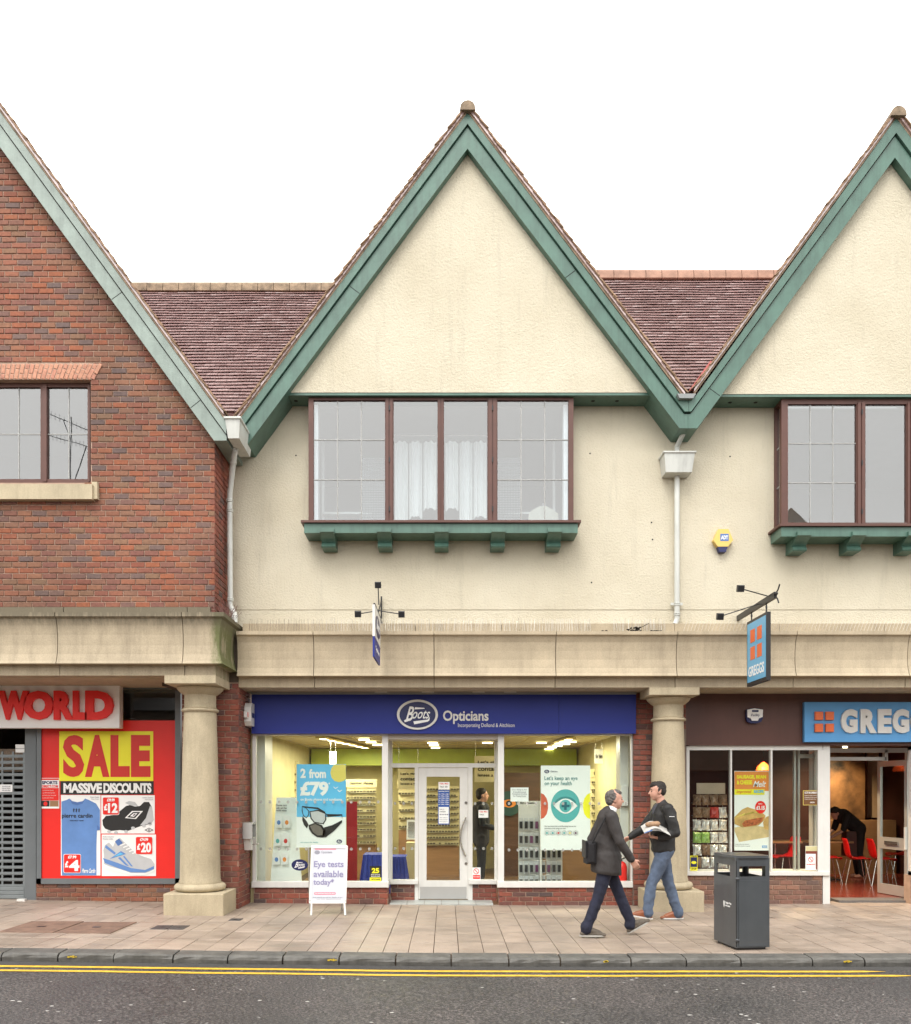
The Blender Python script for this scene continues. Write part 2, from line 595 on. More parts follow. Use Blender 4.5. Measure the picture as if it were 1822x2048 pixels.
def slabmat():
    m, nt, N, L, B = _new('paving_stone')
    oi = N.new('ShaderNodeObjectInfo')
    at = N.new('ShaderNodeAttribute'); at.attribute_name = 'rnd'
    ad = N.new('ShaderNodeMath'); ad.operation = 'ADD'
    fr = N.new('ShaderNodeMath'); fr.operation = 'FRACT'
    L.new(oi.outputs['Random'], ad.inputs[0]); L.new(at.outputs['Fac'], ad.inputs[1]); L.new(ad.outputs[0], fr.inputs[0])
    r = _ramp(N, L, fr.outputs[0], [(0.0, (0.35, 0.275, 0.218)), (0.35, (0.375, 0.298, 0.242)), (0.7, (0.325, 0.257, 0.205)), (1.0, (0.395, 0.31, 0.248))])
    n = _noise(N, L, (2.0, 6.0, 2.0), 7, 0.7)
    v = _ramp(N, L, n.outputs[0], [(0.32, 0.7), (0.55, 1.0), (0.75, 1.08)])
    c = _mul(N, L, r.outputs[0], v.outputs[0])
    k = _noise(N, L, (3.0, 9.0, 3.0), 6, 0.75)
    kr = _ramp(N, L, k.outputs[0], [(0.57, 0.0), (0.72, 0.6)])
    c = _mul(N, L, c, (0.19, 0.105, 0.06), kr.outputs[0], 'MIX')
    k5 = _noise(N, L, 0.9, 6, 0.7)
    k5r = _ramp(N, L, k5.outputs[0], [(0.42, 1.06), (0.62, 0.8)])
    c = _mul(N, L, c, k5r.outputs[0])
    vo = N.new('ShaderNodeTexVoronoi')
    L.new(_pos(N, L, 2.6).outputs[0], vo.inputs['Vector'])
    vr = _ramp(N, L, vo.outputs['Distance'], [(0.05, 0.6), (0.07, 0.0)])
    c = _mul(N, L, c, (0.10, 0.09, 0.08), vr.outputs[0], 'MIX')
    g = _noise(N, L, 85.0, 4, 0.8)
    gr = _ramp(N, L, g.outputs[0], [(0.28, 0.72), (0.5, 1.0), (0.74, 1.16)])
    c = _mul(N, L, c, gr.outputs[0])
    L.new(c, B.inputs['Base Color'])
    rr = _ramp(N, L, n.outputs[0], [(0.35, 0.38), (0.65, 0.66)])
    L.new(rr.outputs[0], B.inputs['Roughness'])
    b = N.new('ShaderNodeBump'); b.inputs['Strength'].default_value = 0.3; b.inputs['Distance'].default_value = 0.005
    L.new(_noise(N, L, 45.0, 5).outputs[0], b.inputs['Height'])
    L.new(b.outputs[0], B.inputs['Normal'])
    return m


M['slab'] = slabmat()
M['joint'] = pmat('paving_joint', (0.10, 0.075, 0.055), 0.9, 0.3, 10)
M['kerb'] = pmat('kerb_granite', (0.115, 0.11, 0.10), 0.6, 0.35, 6, 0.6, 22, grime=0.25, gs=2)
M['yellow_line'] = pmat('road_paint_yellow', (0.72, 0.43, 0.04), 0.6, 0.25, 16, 0.4, 90)


# ------------------------------------------------------------------ lettering and flat print
def text_mesh(s, ext=0.0, bold=0.0, shear=0.0, spacing=1.0):
    cu = bpy.data.curves.new('lettering', 'FONT')
    cu.body = s
    cu.extrude = ext
    cu.offset = bold
    cu.shear = shear
    cu.space_character = spacing
    cu.align_x = 'LEFT'
    cu.resolution_u = 3
    o = bpy.data.objects.new('lettering_tmp', cu)
    me = bpy.data.meshes.new_from_object(o)
    v = [tuple(p.co) for p in me.vertices]
    f = [tuple(p.vertices) for p in me.polygons]
    bpy.data.objects.remove(o)
    bpy.data.curves.remove(cu)
    bpy.data.meshes.remove(me)
    return v, f


def text_on(s, O, U, V, w, h, mat, parent, name='lettering', ext=0.002, bold=0.02, shear=0.0, spacing=1.0, align='fit', gap=0.0015):
    """lettering in the rectangle with lower-left corner O, width w along U, height h along V; N = U x V faces the reader"""
    U, V = Vector(U).normalized(), Vector(V).normalized()
    Nn = U.cross(V)
    v, f = text_mesh(s, 0.5, bold, shear, spacing)
    if not v: return None
    xs, ys, zs = [p[0] for p in v], [p[1] for p in v], [p[2] for p in v]
    sx, sy = w / (max(xs) - min(xs)), h / (max(ys) - min(ys))
    O = Vector(O)
    mb = MB()
    mb.add([O + U * ((p[0] - min(xs)) * sx) + V * ((p[1] - min(ys)) * sy) + Nn * (gap + ext * (p[2] + 0.5)) for p in v], f)
    return mb.build(name, mat, parent)


def text(s, x0, x1, yt, yb, D, mat, parent, **kw):
    """lettering on a plane facing the street at depth D, in the box given in photograph pixels"""
    return text_on(s, (X(x0, D), D, Z(yb, D)), (1, 0, 0), (0, 0, 1), X(x1, D) - X(x0, D), Z(yt, D) - Z(yb, D), mat, parent, **kw)


def flat(name, pts, D, mat, parent, t=0.002, off=0.0, **kw):
    """thin printed shape (pixel outline) lying on a street-facing plane at depth D"""
    mb = MB().xz([(X(a, D), Z(b, D)) for a, b in pts], D - off - t, D - off)
    return mb.build(name, mat, parent, **kw)


def rect(x0, x1, y0, y1):
    return [(x0, y1), (x1, y1), (x1, y0), (x0, y0)]


def oval(cx, cy, rx, ry, n=28, a0=0, a1=360):
    return [(cx + rx * math.cos(R(a0 + (a1 - a0) * i / n)), cy - ry * math.sin(R(a0 + (a1 - a0) * i / n))) for i in range(n + (0 if a1 - a0 == 360 else 1))]


def rrect(x0, x1, y0, y1, r):
    p = []
    for cx, cy, a in ((x0 + r, y1 - r, 180), (x1 - r, y1 - r, 270), (x1 - r, y0 + r, 0), (x0 + r, y0 + r, 90)):
        for k in range(5):
            q = R(a + k * 22.5)
            p.append((cx + r * math.cos(q), cy - r * math.sin(q)))
    return p


# ------------------------------------------------------------------ bricks and tiles as pieces
def piece_mesh(name, mat, ch, depth, seed, jit=0.02):
    rnd = random.Random(seed)
    j = lambda a: a * (1 + rnd.uniform(-jit, jit))
    c, e = ch
    vs_ = []
    for (y, i, k) in ((-0.0, c, e), (0.006, 0, 0), (depth, 0, 0)):
        vs_ += [(j(-0.5 + i), y, j(-0.5 + k)), (j(0.5 - i), y, j(-0.5 + k)), (j(0.5 - i), y, j(0.5 - k)), (j(-0.5 + i), y, j(0.5 - k))]
    fs_ = [(0, 1, 2, 3)]
    for a in (0, 4):
        for q in range(4):
            n = (q + 1) % 4
            fs_.append((a + n, a + q, a + 4 + q, a + 4 + n))
    me = bpy.data.meshes.new(name)
    me.from_pydata(vs_, [], fs_)
    me.materials.append(mat)
    me.update()
    return me


BRICK_MESHES = {}


def brick_meshes(key):
    if key not in BRICK_MESHES:
        BRICK_MESHES[key] = [piece_mesh('brick', M[key], (0.02, 0.07), 0.05, 10 + i, 0.03) for i in range(5)]
    return BRICK_MESHES[key]


class Bricks:
    """collects the bricks of one building: the first `cap` become objects, the others one piece of stuff per part"""

    def __init__(self):
        self.items = []

    def field(self, part, key, origin, u, length, z0, z1, prio, keep=None, L=0.2, H=0.0772, joint=0.011, seed=0, header_ends=False):
        rnd = random.Random(seed)
        u = Vector(u).normalized()
        rot = math.atan2(u.y, u.x)
        rows = int(round((z1 - z0) / H))
        H = (z1 - z0) / max(rows, 1)
        for r in range(rows):
            z = z0 + H * (r + 0.5)
            off = (-L / 2 if r % 2 else 0.0) + rnd.choice((0, 0, 0.25, -0.25)) * L * 0.25
            a = off
            while a < length:
                b = a + L + rnd.uniform(-0.006, 0.006)
                s, e = max(a, 0.0), min(b, length)
                if e - s > 0.03:
                    cu_ = (s + e) / 2
                    if keep is None or keep(cu_, z):
                        self.items.append((prio, part, key, Vector(origin) + u * cu_ + Vector((0, 0, z)), rot, e - s - joint, H - joint, rnd.uniform(-0.003, 0.003), rnd.uniform(-0.012, 0.012), rnd.random()))
                a = b
        return self

    def one(self, part, key, pos, rot, l, h, prio, tilt=0.0):
        self.items.append((prio, part, key, Vector(pos), rot, l, h, random.uniform(-0.002, 0.002), tilt, random.random()))

    def build(self, cap=298):
        self.items.sort(key=lambda t: t[0])
        rest = {}
        for i, (prio, part, key, pos, rot, l, h, d, tilt, rv) in enumerate(self.items):
            ms = brick_meshes(key)
            me = ms[i % len(ms)]
            Mx = Matrix.Translation(pos) @ Matrix.Rotation(rot, 4, 'Z') @ Matrix.Translation((0, d, 0)) @ Matrix.Rotation(tilt, 4, 'Y') @ Matrix.Diagonal((l, 1, h, 1))
            if i < cap:
                o = bpy.data.objects.new('brick', me)
                COL.objects.link(o)
                o.parent = part
                if part.name in ORIG: o.matrix_parent_inverse = Matrix.Translation(-ORIG[part.name])
                o.matrix_basis = Mx
            else:
                rest.setdefault((part, key), []).append((Mx, me, rv))
        for (part, key), lst in rest.items():
            joined_pieces('brickwork', lst, M[key], part)


def joined_pieces(name, lst, mat, parent):
    mb = MB()
    rv = []
    for Mx, me, r_ in lst:
        vs_ = [Mx @ v.co for v in me.vertices]
        fs_ = [tuple(p.vertices) for p in me.polygons]
        mb.add(vs_, fs_)
        rv += [r_] * len(vs_)
    o = mb.build(name, mat, parent, kind='stuff')
    at = o.data.attributes.new('rnd', 'FLOAT', 'POINT')
    at.data.foreach_set('value', rv)
    return o


# ================================================================== THE GROUND
def sheet(name, x0, x1, y0, y1, z, mat, nx=40, thick=0.3, tilt=True):
    mb = MB()
    vs_ = []
    for i in range(nx + 1):
        x = x0 + (x1 - x0) * i / nx
        g = gz(max(x, -12)) if tilt else 0
        vs_ += [(x, y0, z + g), (x, y1, z + g), (x, y0, z + g - thick), (x, y1, z + g - thick)]
    fs_ = []
    for i in range(nx):
        a, b = 4 * i, 4 * i + 4
        fs_ += [(a, b, b + 1, a + 1), (a + 2, a + 3, b + 3, b + 2), (a, a + 2, b + 2, b), (a + 1, b + 1, b + 3, a + 3)]
    fs_ += [(0, 1, 3, 2), (4 * nx, 4 * nx + 2, 4 * nx + 3, 4 * nx + 1)]
    mb.add(vs_, fs_)
    return mb.build(name, mat, None)


KY0, KY1 = 8.68, 8.93          # kerb front and back
road = tag(sheet('road', -60, 60, -1.5, KY0 - 0.002, -0.09, M['road'], 120), kind='structure')
ground = tag(sheet('ground', -400, 400, -400, 400, -0.7, pmat('earth', (0.12, 0.11, 0.10), 0.9), 80, 0.2), kind='structure')
pavement = tag(sheet('pavement', -30, 30, KY0 + 0.05, 19.0, -0.022, M['joint'], 60, 0.5), kind='structure')
far_pavement = tag(sheet('opposite_pavement', -60, 60, -6.5, -1.5, 0.0, pmat('far_paving', (0.3, 0.24, 0.2), 0.7), 60, 0.5), kind='structure')

# yellow lines on the road
for (a, b, xe) in ((8.395, 8.475, 4.36), (8.205, 8.28, 4.58)):
    mb = MB()
    n = 60
    pts = []
    for i in range(n + 1):
        x = -9 + (xe + 9) * i / n
        w = 0.004 * math.sin(x * 3.1) + 0.003 * math.sin(x * 11)
        k = (b - a) / 2 * min(1, (xe - x) / 0.25 + 0.05)
        c = (a + b) / 2 + w
        pts += [(x, c - k, -0.086 + gz(x)), (x, c + k, -0.086 + gz(x))]
    mb.add(pts, [(2 * i, 2 * i + 2, 2 * i + 3, 2 * i + 1) for i in range(n)])
    ln = mb.build('yellow_line', M['yellow_line'], road)
# the strip of darker tarmac channel along the kerb
mb = MB()
pts = []
for i in range(61):
    x = -10 + 20 * i / 60
    pts += [(x, 8.5, -0.0885 + gz(x)), (x, 8.676, -0.0875 + gz(x))]
mb.add(pts, [(2 * i, 2 * i + 2, 2 * i + 3, 2 * i + 1) for i in range(60)])
mb.build('gutter_channel', pmat('channel_tarmac', (0.055, 0.052, 0.05), 0.75, 0.3, 20, 0.6, 80), road)

# kerb stones
kerb = tag(MB().box(-30, 30, KY0 + 0.04, KY1, -0.35, -0.03).build('kerb', M['joint']), kind='structure')
kpx = [5, 117, 228, 347, 456, 566, 678.5, 791, 902.6, 1017.5, 1121, 1261.5, 1372, 1481, 1624, 1728, 1838, 1950]
kx = [X(p, 8.7) for p in kpx]
kx = [kx[0] - 0.58 * k for k in range(8, 0, -1)] + kx + [kx[-1] + 0.58 * k for k in range(1, 6)]
rk = random.Random(3)
for a, b in zip(kx, kx[1:]):
    mb = MB()
    a2, b2 = a + 0.006 + rk.uniform(0, .004), b - 0.006 - rk.uniform(0, .004)
    dz, dy = rk.uniform(-.004, .004), rk.uniform(-.005, .005)
    # a worn, rounded front arris
    prof = [(KY0 + .012 + dy, -0.2), (KY0 + dy, -0.05), (KY0 + .006 + dy, -0.02), (KY0 + .03 + dy, -0.003), (KY1 - .004, 0.001), (KY1 - .004, -0.2)]
    n = 5
    vs_, fs_ = [], []
    for i in range(n + 1):
        x = a2 + (b2 - a2) * i / n
        for j, (y, z) in enumerate(prof):
            q = 0.006 if j in (1, 2, 3) else 0.0
            e = 0.012 if i in (0, n) and j in (2, 3) else 0
            vs_.append((x, y + rk.uniform(-q, q) + e * .5, z + dz + gz(x) + rk.uniform(-q, q) * 0.5 - e * .4))
    k = len(prof)
    for i in range(n):
        for j in range(k):
            m2 = (j + 1) % k
            fs_.append((i * k + j, i * k + m2, (i + 1) * k + m2, (i + 1) * k + j))
    fs_ += [tuple(range(k - 1, -1, -1)), tuple(range(n * k, n * k + k))]
    mb.add(vs_, fs_).build('kerb_stone', M['kerb'], kerb)

# paving slabs in rows along the street
slab_me = [piece_mesh('paving_slab', M['slab'], (0.006, 0.006), 0.05, 40 + i, 0.008) for i in range(5)]
SW, SL = 0.2665, 0.604
rs = random.Random(5)
cands = []
COVERS = [(X(4, 10.6), X(262, 10.6), 9.72, 10.28), (X(300, 10.25), X(372, 10.25), 9.98, 10.28), (X(458, 10.7), X(482, 10.7), 10.8, 10.95)]
rowy = KY1
row = 0
while rowy < 13.4:
    d = SL if row else 0.62
    off = 0.0
    xx = -7.6 + off
    while xx < 8.2:
        w = SW
        y0, y1 = rowy, rowy + d
        xc, yc = xx + w / 2, (y0 + y1) / 2
        xx += w
        # the columns, piers and low walls stand on the paving bed
        if y0 > 12.72: continue
        hidden = False
        cands.append((xc, yc, w, y1 - y0))
    rowy += d
    row += 1
vis = lambda x, y: abs(x * F / y + VX - 911) < 940
cands.sort(key=lambda c: (not vis(c[0], c[1]), c[1]))
rest = []
for i, (xc, yc, w, l) in enumerate(cands):
    me = slab_me[i % 5]
    sl = math.atan(0.5 * 0.0125 * (1 if xc < 0 else 0) * 2)
    t = rs.uniform(-0.004, 0.004)
    # rotate the unit piece so that its face looks up
    Mx = Matrix.Translation((xc, yc, gz(xc) + rs.uniform(-0.002, 0.002))) @ Matrix.Rotation(sl + t, 4, 'Y') @ Matrix.Rotation(R(-90), 4, 'X') @ Matrix.Diagonal((w - 0.0055, 1, l - 0.0055, 1))
    if i < 298:
        o = bpy.data.objects.new('paving_slab', me)
        COL.objects.link(o)
        o.parent = pavement
        o.matrix_basis = Mx
    else:
        rest.append((Mx, me, rs.random()))
if rest: joined_pieces('slab_field', rest, M['slab'], pavement)


# ================================================================== BUILDINGS
brick_shop = thing('brick_shop_building', 'red brick gabled shop with pale green barge boards and white sign box ending in WORLD', 'building', (-5.0, 12.7, 0))
optic = thing('optician_building', 'cream rendered gabled building with green barge boards above the blue Opticians shopfront', 'building', (0, 12.7, 0))
bakery = thing('bakery_building', 'cream rendered gabled building above the brown bakery shopfront', 'building', (6.0, 12.7, 0))
BR_L, BR_M, BR_R = Bricks(), Bricks(), Bricks()

# ------------------------------------------------------------------ roofs and gables
verge_me = [MB().box(-.085, .085, 0, .3, -.008, .008).mesh('verge_tile') for _ in range(3)]
for k, me in enumerate(verge_me):
    rr_ = random.Random(k)
    for v in me.vertices:
        v.co.x += rr_.uniform(-.012, .012); v.co.z += rr_.uniform(-.004, .004)
    me.materials.append(M['verge'])


def slope_roof(b, D, apex, m, sgn, xend, yback):
    """tiled slab of one gable slope; apex = (X, Z) of the underside at the ridge"""
    ax, az = apex
    ex = xend
    ez = az - m * abs(ex - ax)
    mb = MB().xz([(ax, az + .045), (ex, ez + .045), (ex, ez + .085), (ax, az + .105)] if sgn > 0 else [(ex, ez + .045), (ax, az + .045), (ax, az + .105), (ex, ez + .085)], D - .06, yback)
    mb.build('roof', M['tile'], b)
    MB().xz([(ax, az + .004), (ex, ez + .004), (ex, ez + .05), (ax, az + .05)] if sgn > 0 else [(ex, ez + .004), (ax, az + .004), (ax, az + .05), (ex, ez + .05)], D - .035, D + .35).build('verge_mortar', M['cement'], b)
    L = math.hypot(ex - ax, ez - az)
    n = int(L / 0.1)
    ang = math.atan(m)
    for i in range(n):
        t = (i + 0.6) / n
        x, z = ax + (ex - ax) * t, az + (ez - az) * t + .105
        o = bpy.data.objects.new('verge_tile', verge_me[i % 3])
        COL.objects.link(o)
        put(o, b)
        a = (ang - R(7)) * sgn + random.uniform(-.05, .05)
        o.matrix_basis = Matrix.Translation((x, D - .085 + random.uniform(-.012, .012), z + random.uniform(-.006, .006))) @ Matrix.Rotation(a, 4, 'Y')


def ridge(b, x, z, y0, y1, r=.105):
    n = int((y1 - y0) / .4)
    for i in range(n):
        a = y0 + (y1 - y0) * i / n
        pts = []
        for k in range(9):
            q = math.pi * k / 8
            pts.append((x + r * math.cos(q) * 1.0, z + r * math.sin(q) * 1.0))
        pts += [(x - r * 1.02, z - .025), (x + r * 1.02, z - .025)]
        MB().xz(pts[::-1], a + .004, a + (y1 - y0) / n).build('ridge_tile', M['ridge_moss'], b)


def board(name, b, pts, D, y0, y1, mat=None):
    mb = MB().xz([(X(p, D), Z(q, D)) for p, q in pts], y0, y1)
    return mb.build(name, mat or M['green'], b)


# --- middle gable
D = 11.78
board('barge_board', optic, [(935, 297), (935, 254), (470, 880), (470, 888), (496, 888)], D, D, 11.899)
board('barge_board', optic, [(935, 297), (1359, 856.5), (1375.7, 856.5), (1375.7, 828), (1368, 828), (935, 254)], D, D, 11.899)
board('barge_trim', optic, [(935, 251), (935, 229), (470, 855), (470, 877)], D, D - .035, 11.899)
board('barge_trim', optic, [(935, 251), (1368, 825), (1375.7, 825), (1375.7, 796), (1362, 796), (935, 229)], D, D - .035, 11.899)
board('eaves_soffit', optic, [(573, 783), (540, 783), (470, 880), (470, 888), (496, 888)], D, 11.9, 12.249)
board('eaves_soffit', optic, [(1304, 783), (1359, 856.5), (1375.7, 856.5), (1375.7, 836), (1337, 783)], D, 11.9, 12.249)
axm, azm = X(935, D), Z(229, D)
slope_roof(optic, D, (axm, azm), 1.347, -1, X(476, D), 15.2)
slope_roof(optic, D, (axm, azm), 1.320, 1, X(1368, D), 15.2)
ridge(optic, axm, azm + .01, D - .11, 15.2)
# --- right gable
board('barge_board', bakery, [(1790, 315), (1790, 272), (1381, 828), (1376.3, 828), (1376.3, 856.5), (1394.5, 856.5)], D, D, 11.899)
board('barge_board', bakery, [(1790, 315), (2190, 856), (2210, 856), (2210, 840), (1790, 272)], D, D, 11.899)
board('barge_trim', bakery, [(1790, 269), (1790, 240), (1389, 796), (1376.3, 796), (1376.3, 825), (1381, 825)], D, D - .035, 11.899)
board('barge_trim', bakery, [(1790, 269), (2210, 837), (2210, 811), (1790, 240)], D, D - .035, 11.899)
board('eaves_soffit', bakery, [(1447, 785), (1415, 785), (1376.3, 836), (1376.3, 856.5), (1394.5, 856.5)], D, 11.9, 12.249)
axr, azr = X(1790, D), Z(240, D)
slope_roof(bakery, D, (axr, azr), 1.37, -1, X(1386, D), 15.2)
slope_roof(bakery, D, (axr, azr), 1.355, 1, X(2200, D), 15.2)
ridge(bakery, axr, azr + .01, D - .11, 15.2)
# --- left gable
DL = 11.35
Yb0 = 11.5
mat_pale = pmat('faded_green_paint', (0.235, 0.295, 0.26), 0.4, 0.2, 3, 0.3, 12, coat=0.2, grime=0.25)
board('barge_board', brick_shop, [(-62, 209), (-62, 166), (453, 872), (453, 881), (428, 881)], DL, DL, Yb0 - .001, mat_pale)
board('eaves_soffit', brick_shop, [(428, 881), (453, 881), (453, 872), (445, 861), (413, 861)], DL, Yb0, 12.24, mat_pale)
board('barge_trim', brick_shop, [(-62, 163), (-62, 139), (453, 845), (453, 869)], DL, DL - .025, Yb0 - .001, mat_pale)
board('barge_board', brick_shop, [(-62, 209), (-570, 905), (-610, 905), (-62, 166)], DL, DL, Yb0 - .001, mat_pale)
axl, azl = X(-62, DL), Z(139, DL)
slope_roof(brick_shop, DL, (axl, azl), 1.37, 1, X(449, DL), 15.4)
slope_roof(brick_shop, DL, (axl, azl), 1.37, -1, X(-580, DL), 15.4)
ridge(brick_shop, axl, azl + .01, DL - .1, 15.2)

# ------------------------------------------------------------------ main roofs seen in the two valleys
TH = R(52)
tile_me = []
for k in range(5):
    rr_ = random.Random(60 + k)
    mb = MB()
    L2, w2, t2 = .135, .5, .012
    # a clay plain tile lying on the slope: x across, y up the slope, z out
    vs_ = [(-.5, 0, 0), (.5, 0, 0), (.5, L2, 0), (-.5, L2, 0), (-.5, 0, t2), (.5, 0, t2), (.5, L2, t2 * .4), (-.5, L2, t2 * .4)]
    vs_ = [(a + rr_.uniform(-.012, .012), y + rr_.uniform(-.005, .005), c + rr_.uniform(-.0015, .0015)) for a, y, c in vs_]
    mb.add(vs_, [(0, 1, 5, 4), (1, 2, 6, 5), (3, 0, 4, 7), (4, 5, 6, 7), (2, 3, 7, 6)])
    me = mb.mesh('roof_tile'); me.materials.append(M['tile'])
    tile_me.append(me)


def valley_roof(b, xa, xb, xm, D1, Z1, D2, Z2, halfbot, seed, moss):
    """roof slope facing the street: eave centre xm at (D1, Z1), ridge at (D2, Z2)"""
    rd = random.Random(seed)
    up = Vector((0, D2 - D1, Z2 - Z1)); S = up.length; up.normalize()
    nr = Vector((0, -up.z, up.y))
    h0 = halfbot + .05
    q0, q1 = Vector((0, D1, Z1)) - nr * .036, Vector((0, D2, Z2)) - nr * .036
    deck = MB()
    dv = [(xm - h0, q0.y, q0.z), (xm + h0, q0.y, q0.z), (xb + .3, q1.y, q1.z), (xa - .3, q1.y, q1.z)]
    deck.add(dv + [(a_, b_ + nr.y * -.08, c_ + nr.z * -.08) for a_, b_, c_ in dv], [(0, 1, 2, 3), (7, 6, 5, 4), (1, 0, 4, 5), (2, 1, 5, 6), (3, 2, 6, 7), (0, 3, 7, 4)])
    deck.yz([(D2, Z2 - .02), (D2 + 3.2, Z2 - 3.6), (D2 + 3.2, Z2 - 3.7), (D2, Z2 - .12)], xa - .6, xb + .6)
    main = deck.build('main_roof', M['tile'], b)
    g = 0.096
    rows = int(S / g)
    W_ = 0.165
    items = []
    for r_ in range(rows):
        s = r_ * g
        frac = s / S
        half = halfbot + (xb - xa) / 2 * frac + .12
        cx = xm + ((xa + xb) / 2 - xm) * frac
        x = cx - half - rd.uniform(0, W_) if False else math.floor((cx - half) / W_) * W_ + (W_ / 2 if r_ % 2 else 0)
        wob = 0.006 * math.sin(r_ * 1.7)
        while x < cx + half:
            wx = .004 * math.sin(x * 4.2 + r_ * .9) + .003 * math.sin(x * 9 + r_)
            p = Vector((x + W_ / 2, D1, Z1)) + up * (s + wx) + nr * (.003 * math.sin(x * 3 + r_ * .3) + rd.uniform(-.001, .0015))
            tilt = R(-13) + rd.uniform(-.008, .008)
            Bm = Matrix((Vector((1, 0, 0)), up, nr)).transposed().to_4x4()
            Mx = Matrix.Translation(p) @ Bm @ Matrix.Rotation(tilt, 4, 'X') @ Matrix.Rotation(rd.uniform(-.006, .006), 4, 'Z') @ Matrix.Diagonal((W_ - .004, 1, 1, 1))
            items.append((Mx, tile_me[rd.randrange(5)], rd.random()))
            x += W_
    for Mx, me, rv in items[:298]:
        o = bpy.data.objects.new('roof_tile', me)
        COL.objects.link(o)
        put(o, main)
        if b.name in ORIG and main.name not in ORIG: pass
        o.matrix_basis = Mx
    if items[298:]: joined_pieces('roof_tiling', items[298:], M['tile'], main)
    # ridge tiles
    n = int(round((xb - xa + 1.0) / .267))
    for i in range(n):
        a = xa - .5 + i * .267
        pts = []
        for k in range(9):
            q = math.pi * k / 8
            pts.append((D2 + .09 * math.cos(q), Z2 + .02 + .10 * math.sin(q)))
        pts += [(D2 - .10, Z2 - .06), (D2 + .10, Z2 - .06)]
        MB().yz(pts, a + .004, a + .262).build('ridge_tile', M['ridge_moss'] if moss else M['ridge'], main)


valley_roof(optic, X(262, 14.42), X(668, 14.42), X(468, 11.9), 11.9, Z(822, 11.9), 14.42, Z(580, 14.42), .14, 1, True)
valley_roof(bakery, X(1190, 14.28), X(1556, 14.28), X(1372, 11.9), 11.9, Z(778, 11.9), 14.28, Z(555, 14.28), .14, 2, False)
# lead and red flashing in the valley above the right hopper
MB().xz([(X(1357, 11.62), Z(783, 11.62)), (X(1395, 11.62), Z(783, 11.62)), (X(1389, 11.62), Z(792, 11.62)), (X(1362, 11.62), Z(792, 11.62))], 11.68, 12.0).build('lead_flashing', M['lead'], bakery)
MB().add([(X(1378, 11.75), 11.75, Z(781, 11.75)), (X(1390, 11.75), 11.75, Z(781, 11.75)), (X(1424, 12.3), 12.3, Z(722, 12.3)), (X(1420, 12.3), 12.3, Z(722, 12.3))], [(0, 1, 2, 3)]).build('valley_flashing', pmat('red_flashing', (0.3, 0.03, 0.02), 0.5), bakery)

# ------------------------------------------------------------------ middle and right upper walls
gxl, gxr, gzb = -2.43, 3.06, 7.286


def poly_wall(b, pts, y0, y1, mat, name='wall'):
    return MB().xz(pts, y0, y1).build(name, mat, b)


poly_wall(optic, [(gxl, gzb), (gxr, gzb), (axm, azm - .03)], 11.9, 12.1, M['stucco'], 'gable_wall')
MB().box(gxl - .05, gxr + .1, 11.907, 12.249, 7.25, 7.283).build('soffit', M['green'], optic)
for px in (1186, 1234):
    MB().lathe([(.0, 7.246), (.024, 7.246), (.028, 7.249)], X(px, 12.08), 12.08, 14).build('soffit_vent', M['dark'], optic)
MB().lathe([(.0, 7.246), (.024, 7.246), (.028, 7.249)], X(592, 12.08), 12.08, 14).build('soffit_vent', M['dark'], optic)
rz_b = Z(788, 11.9)
rl = axr - (azr - rz_b) / 1.37 + .02
poly_wall(bakery, [(rl, rz_b), (axr + 2.75, rz_b), (axr, azr - .03)], 11.9, 12.1, M['stucco'], 'gable_wall')
MB().box(rl - .05, 9.4, 11.907, 12.249, rz_b - .036, rz_b - .002).build('soffit', M['green'], bakery)
for px in (1460, 1511):
    MB().lathe([(.0, rz_b - .04), (.024, rz_b - .04), (.028, rz_b - .037)], X(px, 12.08), 12.08, 14).build('soffit_vent', M['dark'], bakery)

Yw = 12.25
wx0, wx1 = X(617, 11.97), X(1147, 11.97)
wz0, wz1 = Z(1046, 11.97), 7.25
GRV = Z(1220, Yw)
main_w = MB().box(-3.2, wx0, Yw, 12.45, GRV + .006, 7.25).box(wx1, 3.299, Yw, 12.45, GRV + .006, 7.25).box(wx0, wx1, Yw, 12.45, GRV + .006, wz0).box(-3.2, 3.299, Yw + .012, 12.45, GRV - .006, GRV + .006)
main_w.build('wall', M['stucco'], optic)
MB().box(-3.2, 3.299, Yw - .001, 12.45, 3.9, GRV - .006).build('wall_band', M['stucco'], optic)
bx0, bx1 = X(1563, 11.97), X(2078, 11.97)
bz0 = Z(1053, 11.97)
MB().box(3.301, bx0, Yw, 12.45, GRV + .006, 7.25).box(bx1, 9.4, Yw, 12.45, GRV + .006, 7.25).box(bx0, bx1, Yw, 12.45, GRV + .006, bz0).box(3.301, 9.4, Yw + .012, 12.45, GRV - .006, GRV + .006).build('wall', M['stucco'], bakery)
MB().box(3.301, 9.4, Yw - .001, 12.45, 3.9, GRV - .006).build('wall_band', M['stucco'], bakery)


